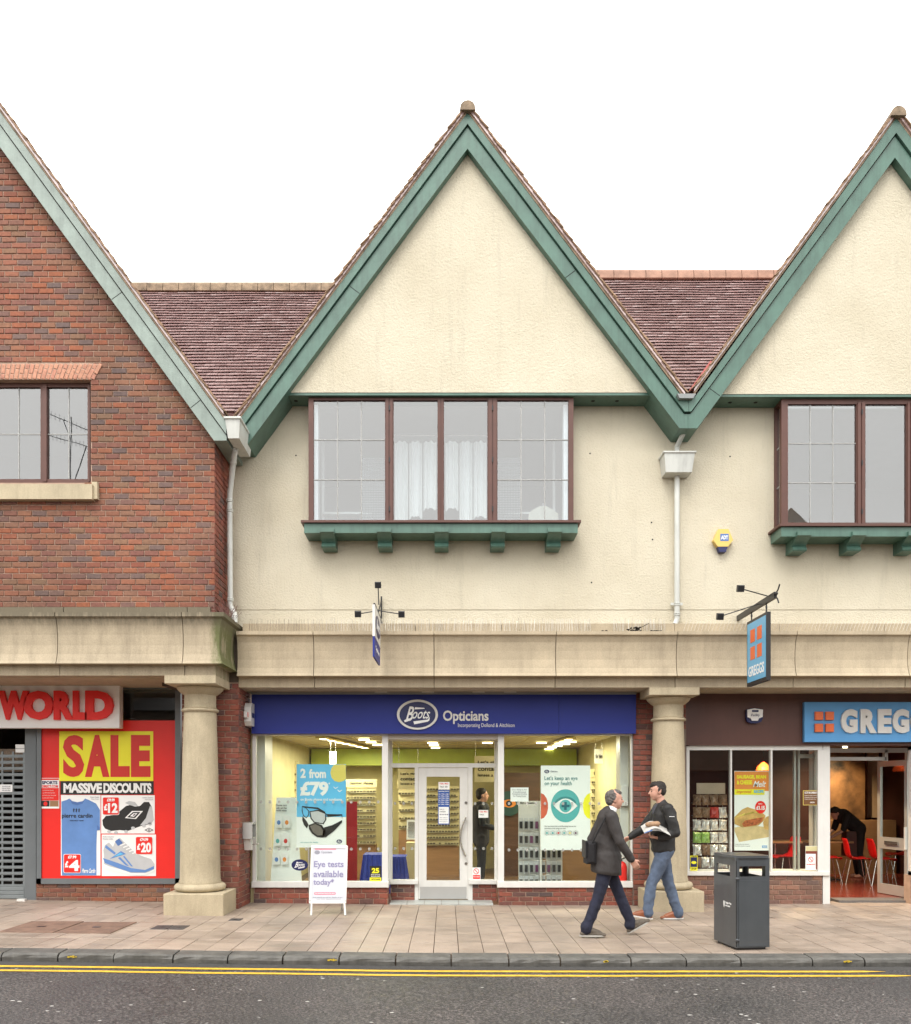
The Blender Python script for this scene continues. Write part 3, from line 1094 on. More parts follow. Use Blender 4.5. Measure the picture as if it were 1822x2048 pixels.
# ------------------------------------------------------------------ oriel windows
def oriel(b, gl, xl, xr, yt, yb, sill_y, brackets, hinges):
    """gl: glazed openings (px0, px1, leaded columns); members fill the rest"""
    D = 11.97
    fm = MB()
    x0, x1 = X(xl, D), X(xr, D)
    zt, zb = Z(yt, D), Z(yb, D)
    top, bot = 7.248, Z(sill_y, D)
    fm.box(x0, x1, D, D + .07, zt, top)
    fm.box(x0, x1, D, D + .07, bot, zb)
    edges = [x0] + [v for g in gl for v in (X(g[0], D), X(g[1], D))] + [x1]
    for i in range(0, len(edges), 2):
        fm.box(edges[i], edges[i + 1], D, D + .07, zb, zt)
        if 0 < i < len(edges) - 2:
            mx_ = (edges[i] + edges[i + 1]) / 2
            fm.box(edges[i] + .012, mx_ - .008, D - .014, D, zb - .03, zt + .02)
            fm.box(mx_ + .008, edges[i + 1] - .012, D - .014, D, zb - .03, zt + .02)
    for xs in (x0, x1 - .06):       # the cheeks of the bay
        fm.box(xs, xs + .06, Yw - .05, Yw, bot, top)
        fm.box(xs, xs + .06, D + .07, Yw - .05, bot, bot + .06)
        fm.box(xs, xs + .06, D + .07, Yw - .05, top - .06, top)
    w = fm.build('window', M['brown_frame'], b)
    for xs in (x0 + .028, x1 - .032):
        MB().box(xs, xs + .004, D + .07, Yw - .05, bot + .06, top - .06).build('side_pane', M['glass_up'], w)
        for zz in (zb + (zt - zb) / 3, zb + (zt - zb) * 2 / 3):
            MB().box(xs - .006, xs + .010, D + .07, Yw - .05, zz - .008, zz + .008).build('glazing_bar', M['lead_light'], w)
    for (a, c, cols) in gl:
        xa, xb_ = X(a, D), X(c, D)
        MB().box(xa - .005, xb_ + .005, D + .030, D + .036, zb - .005, zt + .005).build('pane', M['glass_up'], w)
        if cols > 1:
            for k in range(1, cols):
                xx = xa + (xb_ - xa) * k / cols
                MB().box(xx - .007, xx + .007, D + .022, D + .044, zb, zt).build('glazing_bar', M['lead_light'], w)
            for k in (1, 2):
                zz = zb + (zt - zb) * k / 3 + .01
                MB().box(xa, xb_, D + .0215, D + .0445, zz - .007, zz + .007).build('glazing_bar', M['lead_light'], w)
        else:
            # pressed anti-bird strip along the casement foot
            mb = MB()
            n = 16
            for k in range(n):
                xx = xa + (xb_ - xa) * (k + .5) / n
                mb.add([(xx - .02, D - .018, zb - .045), (xx - .013, D - .022, zb - .045), (xx + .003, D - .022, zb - .012), (xx - .003, D - .018, zb - .012)], [(0, 1, 2, 3)])
                mb.add([(xx + .02, D - .018, zb - .045), (xx + .003, D - .018, zb - .012), (xx - .003, D - .022, zb - .012), (xx + .013, D - .022, zb - .045)], [(0, 1, 2, 3)])
            mb.build('zigzag_strip', M['lead'], w)
    for hx in hinges:
        for hy in (0.09, .5, .93):
            z = zb + (zt - zb) * hy
            MB().box(X(hx, D) - .008, X(hx, D) + .008, D - .024, D - .012, z - .035, z + .035).build('hinge', M['black'], w)
    # brown sill board, green cill beam and shaped brackets
    MB().box(x0 - .085, x1 + .085, 11.83, Yw, bot - .034, bot - .002).build('sill', M['brown_frame'], w)
    beam = MB().box(x0 - .045, x1 + .045, 11.87, Yw, bot - .17, bot - .036).build('sill_beam', M['green'], w)
    for p in brackets:
        c = X(p, 11.85)
        t = bot - .17
        MB().yz([(Yw, t + .06), (11.83, t + .06), (11.83, t + .005), (11.88, t - .012), (11.99, t - .07), (12.02, t - .095), (12.0, t - .115), (11.985, t - .15), (12.0, t - .168), (Yw, t - .168)], c - .098, c + .098).build('bracket', M['green'], w)
    return w


M['lead_light'] = pmat('lead_came', (0.33, 0.33, 0.32), 0.5, 0.05)
oriel(optic, [(627, 770, 3), (787, 875, 1), (888, 975, 1), (995, 1137, 3)], 617, 1147, 800, 1040, 1046, [654, 768, 883, 997, 1110], [779, 985])
oriel(bakery, [(1576, 1713, 3), (1731, 1813, 1), (1827, 1910, 1), (1930, 2066, 3)], 1563, 2078, 808, 1045, 1053, [1608, 1718, 1830, 1940, 2050], [1723, 1918])

# rooms behind the upper windows
M['room_grey'] = pmat('pale_room_wall', (0.42, 0.42, 0.43), 0.8, 0.04)


def room(b, x0, x1, y0, y1, z0, z1, wall, floor, ceil, name='room_wall'):
    t = .05
    MB().box(x0 - t, x0, y0, y1, z0, z1).box(x1, x1 + t, y0, y1, z0, z1).box(x0 - t, x1 + t, y1, y1 + t, z0, z1).build(name, wall, b)
    MB().box(x0 - t, x1 + t, y0, y1 + t, z0 - t, z0).build('room_floor', floor, b)
    MB().box(x0 - t, x1 + t, y0, y1 + t, z1, z1 + t).build('room_ceiling', ceil, b)


room(optic, -2.9, 3.1, 12.30, 15.5, 5.2, 7.249, M['room_grey'], M['room_grey'], M['room_grey'])
room(bakery, 4.0, 9.0, 12.30, 15.5, 5.2, 7.2, M['room_grey'], M['room_grey'], M['room_grey'])
# white reveal boards inside the bay ends
for px in (632, 1131):
    MB().box(X(px, 12.1) - .03, X(px, 12.1) + .03, 12.08, 12.22, wz0 + .03, 7.2).build('reveal_board', M['white'], optic)

# ------------------------------------------------------------------ brick shop upper wall
Yb = 11.5
cxr = X(430, Yb)
ozt, ozb, oxr = Z(759, Yb), Z(965, Yb), X(181, Yb)
lineL = lambda x: azl - 1.37 * abs(x - axl)
bk = .012
bz = Z(1215, Yb)
back = MB().box(-8.3, cxr - .012, Yb + bk, 11.8, bz - .3, ozb).xz([(oxr, ozb), (cxr - .012, ozb), (cxr - .012, lineL(cxr) - .02), (oxr, lineL(oxr) - .02)], Yb + bk, 11.8)
back.xz([(-8.3, ozt), (oxr, ozt), (oxr, lineL(oxr) - .02), (axl, azl - .05), (-8.3, lineL(-8.3))], Yb + bk, 11.8)
back.box(cxr - .3, cxr - .012, 11.8, 12.3, bz - .3, lineL(cxr) - .2)
wall_b = back.build('wall', M['mortar'], brick_shop)


def keep_b(u, z):
    x = -8.2 + u
    if z > lineL(x) - .1: return False
    if ozt <= z < ozt + .22 and x < X(172, Yb) + (z - ozt) * .5: return False
    if x < oxr + .0 and Z(998, Yb) < z < ozb: return False
    return True


H_ = .0772
r0_, r1_ = int(round((ozb - bz) / H_)), int(round((ozt - bz) / H_))
BR_L.field(wall_b, 'brick', (-8.2, Yb, 0), (1, 0, 0), cxr + 8.2, bz, bz + r0_ * H_, 5, keep_b, seed=11)
BR_L.field(wall_b, 'brick', (oxr, Yb, 0), (1, 0, 0), cxr - oxr, bz + r0_ * H_, bz + r1_ * H_, 5, lambda u, z: keep_b(u + oxr + 8.2, z), seed=13)
BR_L.field(wall_b, 'brick', (-8.2, Yb, 0), (1, 0, 0), cxr + 8.2, bz + r1_ * H_, bz + 90 * H_, 5, keep_b, seed=14)
BR_L.field(wall_b, 'brick_dark', (cxr, Yb + .0, 0), (0, 1, 0), 12.25 - Yb, bz - .1, bz + 34 * .0772, 2, lambda u, z: z < lineL(cxr) - .22, seed=12)
BR_L.items = [it if it[1] is not wall_b or it[2] != 'brick' or it[3].x > -6.2 else (9,) + it[1:] for it in BR_L.items]
# keep those nearest the camera's height first
BR_L.items = [((it[0] + it[3].z * .1) if it[0] == 5 else it[0],) + it[1:] for it in BR_L.items]
# flat brick arch over the window
lz0, lz1 = ozt, Z(728, Yb)
k = 0
for px in range(-70, 190, 9):
    fr_ = max(0.0, (px + 20) / 205.0)
    tl = R(4 + 25 * fr_)
    xb_ = X(px + 3, Yb)
    hh = (lz1 - lz0)
    cut = .5 + (.16 if k % 2 else -.16)
    for (a, c) in ((0, cut), (cut, 1)):
        zc = lz0 + hh * (a + c) / 2
        BR_L.one(wall_b, 'lintel', (xb_ + math.tan(tl) * hh * (a + c) / 2, Yb - .010, zc), 0, .048 / math.cos(tl) ** .0, hh * (c - a) / math.cos(tl) - .008, 1, tl)
    k += 1
poly_wall(brick_shop, [(-8.2, lz0 - .001), (oxr + .01, lz0 - .001), (oxr + .12, lz1), (-8.2, lz1)], Yb - .0035, Yb + .05, M['mortar'], 'arch_bed')
# window
D = 11.6
fm = MB()
g1, g2 = (-100, 81), (94, 176)
zt1, zb1 = Z(774, D), Z(958, D)
x0, x1 = -8.0, X(181, D) + .02
fm.box(x0, x1, D, D + .07, zt1, ozt + .01).box(x0, x1, D, D + .07, ozb - .01, zb1)
for a, c in ((X(81, D), X(94, D)), (X(176, D), x1), (-8.0, X(-100, D))):
    fm.box(a, c, D, D + .07, zb1, zt1)
fm.box(X(86.5, D) , X(94, D) , D - .015, D, zb1 - .04, zt1 + .03).box(X(176, D), X(180.5, D), D - .015, D, zb1 - .04, zt1 + .03)
win = fm.build('window', M['brown_frame'], brick_shop)
for a, c, bar in ((-100, 81, 36), (94, 176, 136)):
    MB().box(X(a, D) - .005, X(c, D) + .005, D + .03, D + .036, zb1 - .005, zt1 + .005).build('pane', M['glass_up'], win)
    MB().box(X(bar, D) - .007, X(bar, D) + .007, D + .022, D + .044, zb1, zt1).build('glazing_bar', M['lead_light'], win)
    zz = Z(867, D)
    MB().box(X(a, D), X(c, D), D + .0215, D + .0445, zz - .007, zz + .007).build('glazing_bar', M['lead_light'], win)
MB().box(-8.1, X(184, 11.4), 11.4, 11.6, Z(998, 11.4), Z(968, 11.4)).box(X(184, 11.45), X(195, 11.45), 11.44, 11.6, Z(998, 11.45), Z(964, 11.45)).build('window_sill', M['stone_col'], brick_shop)
room(brick_shop, -8.2, -3.9, 11.82, 14.5, 5.2, 7.4, M['room_grey'], M['room_grey'], M['room_grey'])

# ------------------------------------------------------------------ stone entablatures
PROF_M = [(0.0, 3.947), (0.35, 3.947), (0.35, 3.898), (0.315, 3.878), (0.285, 3.80), (0.268, 3.68), (0.262, 3.56), (0.275, 3.44), (0.30, 3.36), (0.325, 3.325), (0.20, 3.318), (0.20, 3.176), (0.0, 3.176)]


def ent_run(b, cuts, prof, ybase, mat, wob=0.0):
    for a, c in zip(cuts, cuts[1:]):
        MB().yz([(ybase - d, z) for d, z in prof], a + .005, c - .005).build('stone_block', mat, b)


cutM = [-2.95, X(627, 11.95), X(868, 11.95), X(1112, 11.95), X(1354, 11.95)]
ent_run(optic, cutM, PROF_M, Yw, M['stone'])
cutR = [X(1354, 11.95), X(1592, 11.95), X(1818, 11.95), X(2060, 11.95), 9.3]
ent_run(bakery, cutR, PROF_M, Yw, M['stone'])
MB().box(-2.95, cutM[-1], 12.1, 12.9, 3.19, 3.9).build('entablature_core', M['joint'], optic)
MB().box(cutR[0], 9.3, 12.1, 12.9, 3.19, 3.9).build('entablature_core', M['joint'], bakery)
sof = MB().box(-2.95, cutM[-1], 12.251, 12.95, 3.174, 3.19).build('portico_soffit', M['stone'], optic)
MB().box(cutR[0], 9.3, 12.251, 12.95, 3.174, 3.19).build('portico_soffit', M['stone'], bakery)
# upstand course behind the cornice
for b, a, c in ((optic, -2.9, cutM[-1]), (bakery, cutR[0], 9.2)):
    n = int((c - a) / 1.2)
    for i in range(n):
        MB().box(a + (c - a) * i / n + .003, a + (c - a) * (i + 1) / n - .003, 12.08, Yw - .002, 3.949, Z(1247, 12.08)).build('upstand_stone', M['stone'], b)
for px in (762, 856, 957, 1020):
    x = X(px, 12.6)
    MB().box(x - .09, x + .09, 12.54, 12.66, 3.163, 3.173).build('downlight', M['white_paint'], optic)
    MB().box(x - .07, x + .07, 12.56, 12.64, 3.160, 3.162).build('downlight_lens', M['dark'], optic)

PROF_L = [(0.0, 4.185), (0.05, 4.185), (0.05, 4.11), (0.09, 4.075), (0.30, 4.065), (0.30, 4.01), (0.265, 3.985), (0.24, 3.90), (0.222, 3.78), (0.218, 3.64), (0.23, 3.52), (0.255, 3.43), (0.275, 3.392), (0.155, 3.385), (0.155, 3.248), (0.0, 3.248)]
cutL = [-8.3, X(-130, 11.25), X(113, 11.25), X(365, 11.25)]
ent_run(brick_shop, cutL, PROF_L, Yb, M['stone_moss'])
xc = -3.235
mb = MB()
n = len(PROF_L)
a = cutL[-1] + .005
vs_ = [(a, Yb - d, z) for d, z in PROF_L] + [(xc + d, Yb - d, z) for d, z in PROF_L] + [(xc + d, 12.3, z) for d, z in PROF_L]
fs_ = [tuple(range(n)), tuple(range(3 * n - 1, 2 * n - 1, -1))]
for s in (0, n):
    for i in range(n):
        j = (i + 1) % n
        fs_.append((s + j, s + i, s + n + i, s + n + j))
mb.add(vs_, fs_)
mb.build('stone_block', M['stone_moss'], brick_shop)
MB().box(-8.3, xc - .02, Yb + .001, 12.7, 3.26, 4.12).box(xc - .02, xc + .1, Yb + .02, 12.3, 3.28, 3.95).box(xc - .8, xc + .3, 12.06, 12.9, 3.2, 3.9).build('entablature_core', M['joint'], brick_shop)
MB().box(-8.3, xc + .06, Yb + .002, 12.9, 3.246, 3.262).build('portico_soffit', M['stone'], brick_shop)


# ------------------------------------------------------------------ columns
def column(b, cx, cy, plx, ply0, ply1, z0, ptop, ztop, abx, aby0, aby1, r0, r1, seed):
    """plinth, torus base, tapering shaft, necking ring, echinus and square abacus"""
    col = MB().lathe([(r0 * 1.04, ptop + .112), (r0 * 1.04, ptop + .14), (r0, ptop + .165)] + [(r0 + (r1 - r0) * t ** 1.25, ptop + .165 + (ztop - .45 - ptop - .165) * t) for t in [k / 12 for k in range(1, 13)]], cx, cy, 48).build('column', M['stone_col'], b, smooth=True)
    MB().cbox(plx[0], plx[1], ply0, ply1, z0 - .1, ptop, .008).build('plinth', M['stone_col'], col)
    tor = [(r0 * .9, ptop + .001)] + [(r0 * 1.04 + .065 * math.cos(q), ptop + .056 + .055 * math.sin(q)) for q in [R(-90 + 18 * k) for k in range(11)]] + [(r0 * .9, ptop + .111)]
    MB().lathe(tor, cx, cy, 48).build('base_ring', M['stone_col'], col, smooth=True)
    zn = ztop - .45
    MB().lathe([(r1, zn), (r1 + .028, zn + .004), (r1 + .036, zn + .02), (r1 + .028, zn + .036), (r1 + .006, zn + .04), (r1 + .012, zn + .052), (r1, zn + .06)], cx, cy, 48).build('neck_ring', M['stone_col'], col, smooth=True)
    ech = [(r1 - .003, zn + .061), (r1 - .005, ztop - .225), (r1 + .012, ztop - .205), (r1 + .03, ztop - .2), (r1 + .055, ztop - .175), (r1 + .082, ztop - .15), (r1 + .095, ztop - .126), (r1 + .09, ztop - .11)]
    MB().lathe(ech, cx, cy, 48).build('capital', M['stone_col'], col, smooth=True)
    MB().cbox(abx[0], abx[1], aby0, aby1, ztop - .109, ztop - .002, .005).build('abacus', M['stone_col'], col)
    return col


column(brick_shop, -3.41, 11.77, (-3.782, -2.98), 11.35, 12.08, .03, .33, 3.246, (-3.755, -3.07), 11.31, 12.1, .272, .218, 1)
column(optic, 3.24, 12.42, (2.84, 3.64), 12.0, 12.62, 0, .285, 3.174, (2.87, 3.58), 12.02, 12.63, .272, .218, 2)

# ------------------------------------------------------------------ piers and low walls of brick
pr = MB().box(-3.75, -2.94 - .012, 12.052, 12.95, -.1, 3.245).build('brick_pier', M['mortar'], optic)
BR_M.field(pr, 'brick_dark', (-3.75, 12.04, 0), (1, 0, 0), .81, .03, 3.235, 1, None, seed=21)
BR_M.field(pr, 'brick_dark', (-2.94, 12.04, 0), (0, 1, 0), .72, .03, 3.17, 1, None, seed=22)
pr2 = MB().box(X(1266, 12.66), 3.57, 12.662, 12.95, -.1, 3.172).build('brick_pier', M['mortar_dark'], optic)
BR_M.field(pr2, 'brick_dark', (X(1266, 12.66), 12.65, 0), (1, 0, 0), 3.57 - X(1266, 12.66), 0, 3.165, 0, lambda u, z: u < .42 or z > 2.6, seed=23)


def low_wall(b, BR, key, x0, x1, y, z1, seed, y1=None, prio=0):
    g = gz((x0 + x1) / 2)
    p = MB().box(x0, x1, y + .012, (y1 or y + .2), -.1, z1).build('low_wall', M['mortar'], b)
    BR.field(p, key, (x0, y, 0), (1, 0, 0), x1 - x0, g - .01, z1, prio, None, seed=seed)
    return p



for (px, py) in ((1180, 907), (1303, 1045), (1305, 1079), (592, 911), (1183, 1165), (1460, 913)):
    MB().lathe([(0, 0), (.012, .001), (.010, .004), (0, .004)], 0, 0, 8).build('fixing_hole', M['dark'], optic).matrix_basis = Matrix.Translation((X(px, Yw), Yw - .001, Z(py, Yw))) @ Matrix.Rotation(R(90), 4, 'X')

for b, Dj, mt, pts in ((optic, 11.78, None, [(700, 572), (719.5, 586.5), (718.8, 587.6), (699.3, 573.1)]), (optic, 11.78, None, [(1150, 540.5), (1130.5, 555), (1131.2, 556.1), (1150.7, 541.6)]),
                       (bakery, 11.78, None, [(1420, 776.5), (1440, 791), (1439.3, 792.1), (1419.3, 777.6)]), (brick_shop, DL, None, [(243, 584), (223, 598.5), (223.7, 599.6), (243.7, 585.1)]), (brick_shop, DL, None, [(400, 800), (381, 815), (381.7, 816.1), (400.7, 801.1)])):
    board('board_joint', b, pts, Dj, Dj - .0015, Dj, M['dark'])
ym = pmat('yellow_spray', (0.6, 0.42, 0.03), .8, .6, 60)
for (px, w_) in ((145, 20), (665, 20), (1212, 8), (1695, 16)):
    for k in range(4):
        x = X(px - w_ / 2 + w_ * (k + .5) / 4, 8.68)
        MB().box(x - .012, x + .010, 8.672, 8.6765, -.045 + gz(x) + .006 * (k % 2), -.03 + gz(x) + .004 * (k % 3)).build('paint_mark', ym, kerb)
# ================================================================== SHOPFRONTS
M['royal'] = pmat('royal_blue_board', (0.018, 0.03, 0.22), 0.45, 0.06, 2, spec=.3)
M['navy'] = pmat('navy_print', (0.012, 0.016, 0.09), 0.4, 0.05)
M['red'] = pmat('red_print', (0.78, 0.02, 0.014), 0.42, 0.06, 3)
M['red_letter'] = pmat('red_acrylic', (0.82, 0.016, 0.01), 0.5, 0.03)
M['sale_red'] = pmat('sale_red_print', (0.62, 0.03, 0.022), 0.45, 0.05)
M['yellow'] = pmat('yellow_print', (0.88, 0.82, 0.03), 0.45, 0.04)
M['ink'] = pmat('black_ink', (0.015, 0.014, 0.014), 0.5, 0.0)
M['sky_blue'] = pmat('sky_blue_print', (0.13, 0.50, 0.82), 0.45, 0.06, 2)
M['sun_yellow'] = pmat('sun_yellow_print', (0.75, 0.62, 0.14), 0.45, 0.02)
M['shirt'] = pmat('blue_shirt_print', (0.12, 0.25, 0.55), 0.5, 0.12, 5)
M['shirt_d'] = pmat('blue_shirt_fold_print', (0.08, 0.17, 0.42), 0.5, 0.12, 5)
M['pale_grey'] = pmat('pale_grey_print', (0.52, 0.53, 0.54), 0.5, 0.08, 6)
M['grey_ink'] = pmat('grey_ink', (0.22, 0.22, 0.26), 0.5, 0.0)
M['teal'] = pmat('teal_print', (0.10, 0.42, 0.42), 0.45, 0.03)
M['teal_ink'] = pmat('teal_ink', (0.08, 0.24, 0.24), 0.45, 0.0)
M['paper'] = pmat('poster_paper', (0.86, 0.875, 0.85), 0.45, 0.03)
M['orange'] = pmat('orange_print', (0.80, 0.27, 0.05), 0.45, 0.04)
M['bakery_blue'] = pmat('bakery_blue', (0.10, 0.34, 0.68), 0.4, 0.05)
M['bakery_orange'] = pmat('bakery_orange', (0.78, 0.16, 0.045), 0.4, 0.05)
M['brown_board'] = pmat('brown_fascia', (0.10, 0.04, 0.03), 0.4, 0.15, 2, grime=0.1)
M['cream_wall'] = pmat('yellow_cream_wall', (0.55, 0.49, 0.26), 0.7, 0.1)
M['ceiling_t'] = pmat('ceiling_tiles', (0.62, 0.57, 0.43), 0.8, 0.05)
M['wood_floor'] = pmat('brown_vinyl_floor', (0.17, 0.10, 0.055), 0.35, 0.3, (3, 12, 3))
M['dark_red'] = pmat('dark_red_wall', (0.07, 0.018, 0.014), 0.6, 0.3, 2)
M['red_floor'] = pmat('red_lino', (0.22, 0.045, 0.03), 0.2, 0.2, 3)
M['tan'] = pmat('tan_panel', (0.34, 0.19, 0.09), 0.5, 0.2, (1, 1, 8))
M['gold_lamp'] = emat('gold_strip', (1.0, 0.78, 0.30), 1.6)
M['lamp'] = emat('warm_tube', (1.0, 0.86, 0.55), 4.0)
M['lamp_o'] = emat('orange_pendant_glow', (1.0, 0.12, 0.02), 0.9)
M['green_wash'] = pmat('lime_pelmet', (0.42, 0.50, 0.08), 0.6, 0.1)


def frame(b, name, boxes, D, t, mat):
    mb = MB()
    for (x0, x1, y0, y1) in boxes:
        mb.box(X(x0, D), X(x1, D), D, D + t, Z(y1, D), Z(y0, D))
    return mb.build(name, mat, b)


def pane(parent, x0, x1, y0, y1, D, name='pane', mat='glass'):
    return MB().box(X(x0, D), X(x1, D), D, D + .006, Z(y1, D), Z(y0, D)).build(name, M[mat], parent)


def dots(parent, xs, ys, D, r=2.8):
    mb = MB()
    for x in xs:
        for y in ys:
            mb.xz([(X(a, D), Z(c, D)) for a, c in oval(x, y, r, r * 1.15, 12)], D - .0035, D - .0015)
    mb.build('privacy_dots', M['dot'], parent, kind='stuff')


M['dot'] = pmat('frosted_dot', (0.45, 0.45, 0.42), 0.7, 0.0)
M['dot'].node_tree.nodes['Principled BSDF'].inputs['Alpha'].default_value = 0.55

# ------------------------------------------------------------------ brick shop (left)
D = 12.7
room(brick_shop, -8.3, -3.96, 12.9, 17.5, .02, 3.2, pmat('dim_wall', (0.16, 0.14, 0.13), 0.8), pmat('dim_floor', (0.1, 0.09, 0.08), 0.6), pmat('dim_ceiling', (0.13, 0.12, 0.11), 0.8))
low_wall(brick_shop, BR_L, 'brick', X(72, D), -3.93, D, Z(1767, D), 31)
sw = frame(brick_shop, 'shop_window', [(73, 82, 1370, 1768), (350, 361, 1370, 1768), (73, 361, 1757, 1768), (73, 361, 1368, 1377)], D - .03, .1, M['grey_frame'])
pane(sw, 82, 350, 1377, 1757, D + .003)
frame(brick_shop, 'door_frame', [(50, 64, 1455, 1803), (64, 72, 1455, 1803), (-90, -70, 1455, 1803), (-90, 72, 1370, 1455)], D + .02, .12, M['grey_frame'])
MB().box(X(36, 12.6), X(52, 12.6), 12.56, 12.62, .05, .11).build('shutter_lock', M['white_paint'], brick_shop)
# perforated roller shutter
sh = frame(brick_shop, 'roller_shutter', [(-70, -66, 1490, 1800), (48, 50, 1490, 1800)], D + .06, .05, M['shutter'])
for i in range(22):
    y = 1503 + 12.35 * i
    mb = MB()
    Ds = D + .065
    mb.box(X(-68, Ds), X(49, Ds), Ds, Ds + .02, Z(y + 12.1, Ds), Z(y + 6.2, Ds))
    mb.box(X(-68, Ds), X(49, Ds), Ds - .006, Ds, Z(y + 10.5, Ds), Z(y + 8, Ds))
    for k in range(6):
        xx = 49 - 21.5 * k - (10 if i % 2 else 0) * 0
        mb.box(X(xx - 3.2, Ds), X(xx, Ds), Ds, Ds + .02, Z(y + 6.2, Ds), Z(y, Ds))
    mb.build('shutter_slat', M['shutter'], sh)
for i in range(3):
    y = 1775 + 8 * i
    MB().cbox(X(-68, D + .06), X(49, D + .06), D + .055, D + .085, Z(y + 7.6, D), Z(y, D), .006).build('shutter_slat', M['shutter'], sh)
MB().box(X(-68, D + .3), X(48, D + .3), D + .3, D + .32, 2.0, 2.35).build('inner_shelf', pmat('dim_goods', (0.28, 0.2, 0.14), 0.7, 0.5, 20), brick_shop)

# WORLD sign box
sg = thing('shop_sign', 'white fascia sign box with raised red letters reading WORLD', 'sign', (X(100, 12.45), 12.45, 3))
MB().cbox(X(-210, 12.42), X(239, 12.42), 12.42, 12.56, Z(1456, 12.42), Z(1369, 12.42), .004).build('sign_box', M['white'], sg)
for ch, a, c in (('W', -1, 60), ('O', 50, 109), ('R', 110, 149), ('L', 148, 176), ('D', 173, 229)):
    text(ch, a, c, 1382, 1440, 12.42, M['red_letter'], sg, ext=.05, bold=.06)

# posters in the left window
PD = 12.692
bg = tag(flat('window_film', rect(82, 350, 1441, 1757), PD + .005, M['red'], None), 'red vinyl film filling the shop window beneath the WORLD sign', 'window film')
sp = thing('sale_poster', 'yellow SALE poster with red capitals over a black MASSIVE DISCOUNTS strip', 'poster', (X(212, PD), PD, Z(1589, PD)))
flat('sheet', rect(118.6, 306.5, 1462.6, 1562), PD, M['yellow'], sp)
flat('strip', rect(121, 307.5, 1562.5, 1589), PD, M['ink'], sp)
for ch, a, c in (('S', 126, 168.5), ('A', 170, 219), ('L', 221, 259.5), ('E', 262, 301)):
    text(ch, a, c, 1470, 1554, PD - .002, M['sale_red'], sp, bold=.06 if ch != 'S' else .045)
text('MASSIVE', 127, 204, 1566, 1586, PD - .002, M['white'], sp, bold=.05, spacing=.95)
text('DISCOUNTS', 207, 303, 1566, 1586, PD - .002, M['white'], sp, bold=.05, spacing=.95)


def price(p, x0, x1, y0, y1, was, now):
    flat('price_tag', rrect(x0, x1, y0, y1, 3), PD - .0045, M['white'], p)
    flat('price_tag', rrect(x0 + .9, x1 - .9, y0 + .9, y1 - .9, 2.6), PD - .007, M['red'], p)
    text(was, x0 + 9, x1 - 9, y0 + 3, y0 + 9, PD - .009, M['white'], p, bold=.05, ext=.001)
    text('£', x0 + 3, x0 + 10, y0 + 14, y0 + 27, PD - .009, M['white'], p, bold=.06, ext=.001)
    text(now, x0 + 11, x1 - 3, y0 + 12, y1 - 4, PD - .009, M['white'], p, bold=.045, ext=.001)


tp = thing('shirt_poster', 'poster of a blue T-shirt printed pierre cardin priced £4', 'poster', (X(160, PD), PD, Z(1751, PD)))
flat('sheet', rect(122, 201, 1590, 1751), PD, M['white'], tp)
flat('shirt_print', [(124, 1750.5), (123.5, 1700), (123, 1603), (133, 1600), (139, 1597), (144, 1606), (155, 1608.5), (165, 1606), (170, 1597), (178, 1600), (192, 1607), (200, 1620), (200, 1660), (194, 1661), (193, 1690), (193, 1750.5)], PD - .002, M['shirt'], tp)
flat('shirt_print', [(140, 1598), (144, 1607.5), (155, 1610.5), (165, 1607.5), (170, 1598), (166, 1602), (155, 1604.5), (144, 1602)], PD - .0045, M['shirt_d'], tp)
flat('shirt_print', [(194, 1650), (200, 1655), (200, 1660), (194, 1661)], PD - .0045, M['shirt_d'], tp)
text('pierre cardin', 123.5, 185, 1627, 1638, PD - .0045, M['ink'], tp, bold=.02, ext=.001)
text('* * *', 146, 160, 1616, 1625, PD - .0045, M['ink'], tp, bold=.02, ext=.001)
text('PARIS PRINT TSHIRT', 140, 168, 1640, 1642.5, PD - .0045, M['ink'], tp, bold=.01, ext=.001)
text('Pierre Cardin', 164, 191, 1737, 1746, PD - .0045, M['white'], tp, shear=.4, ext=.001)
text('Pierre Cardin', 181, 198, 1593, 1595.6, PD - .0045, M['grey_ink'], tp, ext=.001, bold=0)
text('Print T-shirt', 183, 198, 1597, 1599.4, PD - .0045, M['grey_ink'], tp, ext=.001, bold=0)
price(tp, 127, 162, 1708, 1746, '£7.99', '4')
bp = thing('football_boot_poster', 'poster of a black football boot priced £12', 'poster', (X(256, PD), PD, Z(1667, PD)))
flat('sheet', rect(202.5, 309.5, 1590.5, 1667), PD, M['white'], bp)
flat('boot_print', [(206, 1650), (205, 1640), (212, 1632), (228, 1630), (240, 1622), (252, 1612), (260, 1610), (270, 1613), (280, 1612), (288, 1604), (298, 1604), (304, 1615), (307, 1640), (300, 1648), (282, 1652), (255, 1662), (240, 1660), (222, 1662), (210, 1657)], PD - .002, M['ink'], bp)
flat('boot_print', [(300, 1612), (304, 1615), (307.5, 1640), (302, 1647), (280, 1651), (292, 1636)], PD - .0045, M['pale_grey'], bp)
for k, (sx, sy) in enumerate(((218, 1663), (232, 1665), (252, 1663), (266, 1656), (288, 1652), (300, 1648))):
    flat('stud', oval(sx, sy, 4, 3, 8), PD - .0045, M['pale_grey'], bp)
flat('boot_print', [(250, 1636), (264, 1622), (286, 1622), (272, 1638)], PD - .007, M['white'], bp)
flat('boot_print', [(254, 1634.5), (266, 1624), (281, 1624), (270, 1636)], PD - .0095, M['ink'], bp)
flat('boot_print', [(260, 1632.5), (267, 1626.5), (275, 1626.5), (268, 1633.5)], PD - .012, M['white'], bp)
flat('boot_print', [(265, 1631), (268.5, 1628), (271.5, 1628), (268, 1631.5)], PD - .0145, M['ink'], bp)
